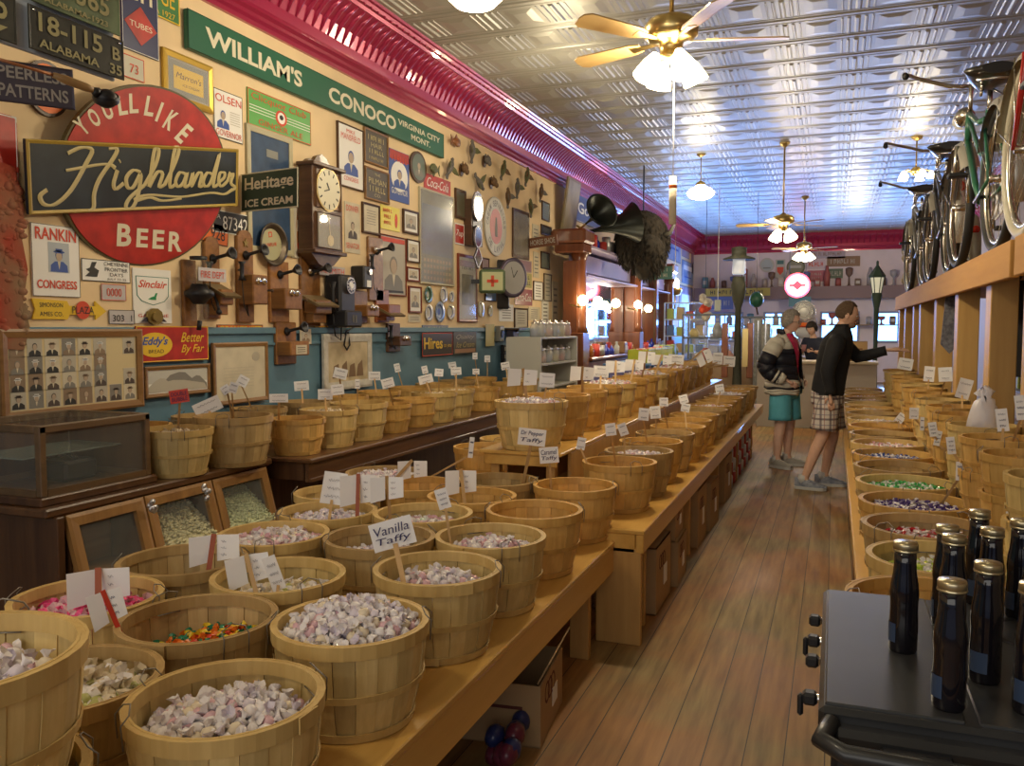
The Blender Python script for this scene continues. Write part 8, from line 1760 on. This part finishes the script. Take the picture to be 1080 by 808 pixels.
for sg in (-1, 1):
    P = [Vector((x, y * sg, z)) for x, y, z in ((-.01, .15, 1.37), (-.02, .205, 1.34), (-.06, .26, 1.24), (-.10, .295, 1.12), (-.06, .285, 1.05), (.0, .265, 1.01), (.015, .258, 1.0), (.03, .25, .99), (.045, .245, .985), (.08, .22, .96))]
    rr_ = [.08, .092, .09, .086, .084, .076, .075, .073, .07, .058]; cl = [yoke, yoke, navy, navy, navy, yoke, navy, yoke, yoke]
    for i in range(9): b.tube([P[i], P[i + 1]], [rr_[i], rr_[i + 1]], cl[i], 18)
    for i in range(1, 9): b.sphere(P[i], rr_[i] * .985, cl[i - 1], 16, 10)
o = b.build('jacket', pw); so = o.modifiers.new('thick', 'SOLIDIFY'); so.thickness = .008
shorts(pw, ((0, 0, .98), (0, 0, .88)), (((0, -.10, .76), (.005, -.11, .56)), ((0.01, .10, .76), (.015, .11, .56))), teal, .165, .122)
sn3 = mat('shoe_taupe_mesh', (.30, .29, .27), .6); sneaker('sneaker', pw, (-.02, -.12, 0), (.92, -.3), sn3, sn2); sneaker('sneaker', pw, (.0, .12, 0), (.95, .25), sn3, sn2)

# ---- third person behind the far counter
pf = atD(861, 346, 14.9); pt = thing('person', 'dark-haired person in a navy top behind the far counter holding a pink cup', 'person', (pf.x, pf.y, 0), R(-120))
J = {'pel': ((0, 0, .90), .14, .13), 'wa': ((.02, 0, 1.03), .13, .12), 'ch': ((.05, 0, 1.20), .14, .13), 'nb': ((.08, 0, 1.33), .075, .075), 'nk': ((.10, 0, 1.39), .05, .05), 'hd': ((.12, 0, 1.45), .052, .052),
 'hR': ((0, -.09, .84), .095, .095), 'kR': ((.02, -.1, .46), .06, .058), 'aR': ((0, -.1, .09), .036, .036), 'fR': ((.09, -.1, .035), .032, .03), 'hL': ((0, .09, .84), .095, .095), 'kL': ((.02, .1, .46), .06, .058), 'aL': ((0, .1, .09), .036, .036), 'fL': ((.09, .1, .035), .032, .03),
 'sR': ((.05, -.17, 1.30), .06, .055), 'eR': ((.10, -.22, 1.08), .042, .042), 'wR': ((.27, -.10, 1.16), .028, .03), 'sL': ((.05, .17, 1.30), .06, .055), 'eL': ((.08, .22, 1.08), .042, .042), 'wL': ((.26, .12, 1.12), .028, .03)}
E3 = [('pel', 'wa'), ('wa', 'ch'), ('ch', 'nb'), ('nb', 'nk'), ('nk', 'hd'), ('pel', 'hR'), ('hR', 'kR'), ('kR', 'aR'), ('aR', 'fR'), ('pel', 'hL'), ('hL', 'kL'), ('kL', 'aL'), ('aL', 'fL'), ('ch', 'sR'), ('sR', 'eR'), ('eR', 'wR'), ('ch', 'sL'), ('sL', 'eL'), ('eL', 'wL')]
vs, fs = skin_mesh(J, E3, 'pel'); b = MB(); b.add(vs, fs, skinm, None, True); Xh = HX_((.145, 0, 1.505), 0, 18); smooth_head(b, Xh, skinm, True)
hand(b, (.27, -.10, 1.16), (.7, .7, .1), (.5, -.5, 0), skinm, .5, 1, .9); hand(b, (.27, .12, 1.12), (.8, -.5, .1), (.3, .5, 0), skinm, .5, -1, .9); b.build('body', pt)
hair_cap('hair', pt, Xh, mat('dark_hair', (.02, .012, .01), .7), -.55, .35, 1.1, 9)
Jt = {k: (v[0], v[1] + .022, v[2] + .022) for k, v in J.items() if k in ('pel', 'wa', 'ch', 'nb', 'sR', 'eR', 'sL', 'eL')}; vs, fs = skin_mesh(Jt, [('pel', 'wa'), ('wa', 'ch'), ('ch', 'nb'), ('ch', 'sR'), ('sR', 'eR'), ('ch', 'sL'), ('sL', 'eL')], 'wa'); b = MB(); b.add(vs, fs, mat('navy_top', (.02, .025, .05), .7), None, True); b.build('shirt', pt)
Jt = {k: (v[0], v[1] + .02, v[2] + .02) for k, v in J.items() if k in ('pel', 'hR', 'kR', 'aR', 'hL', 'kL', 'aL')}; vs, fs = skin_mesh(Jt, [('pel', 'hR'), ('hR', 'kR'), ('kR', 'aR'), ('pel', 'hL'), ('hL', 'kL'), ('kL', 'aL')], 'pel'); b = MB(); b.add(vs, fs, mat('dark_trousers', (.03, .03, .035), .8), None, True); b.build('trousers', pt)
b = MB(); b.lathe([(0, -.05), (.032, -.05), (.042, .06), (.044, .062), (.036, .058)], mat('cup_pink', (.6, .3, .32), .4), 18); cw = pt.matrix_basis @ Vector((.36, -.01, 1.17)); tag(b.build('paper_cup', loc=cw), 'pinkish paper cup held by the person behind the counter', 'cup')

# look-alikes spread along one shelf or row: say which one from the left
_by = {}
for o in bpy.data.objects:
    if o.parent is None and 'label' in o and o.get('category') not in ('candy',): _by.setdefault(o['label'], []).append(o)
for lb, os_ in _by.items():
    if 1 < len(os_) <= 24:
        os_.sort(key=lambda o: proj(o.matrix_world.translation if o.matrix_world.translation.length > 0 else o.location)[0])
        for i, o in enumerate(os_): o['label'] = '%s, %s from left' % (lb, ORD[i])
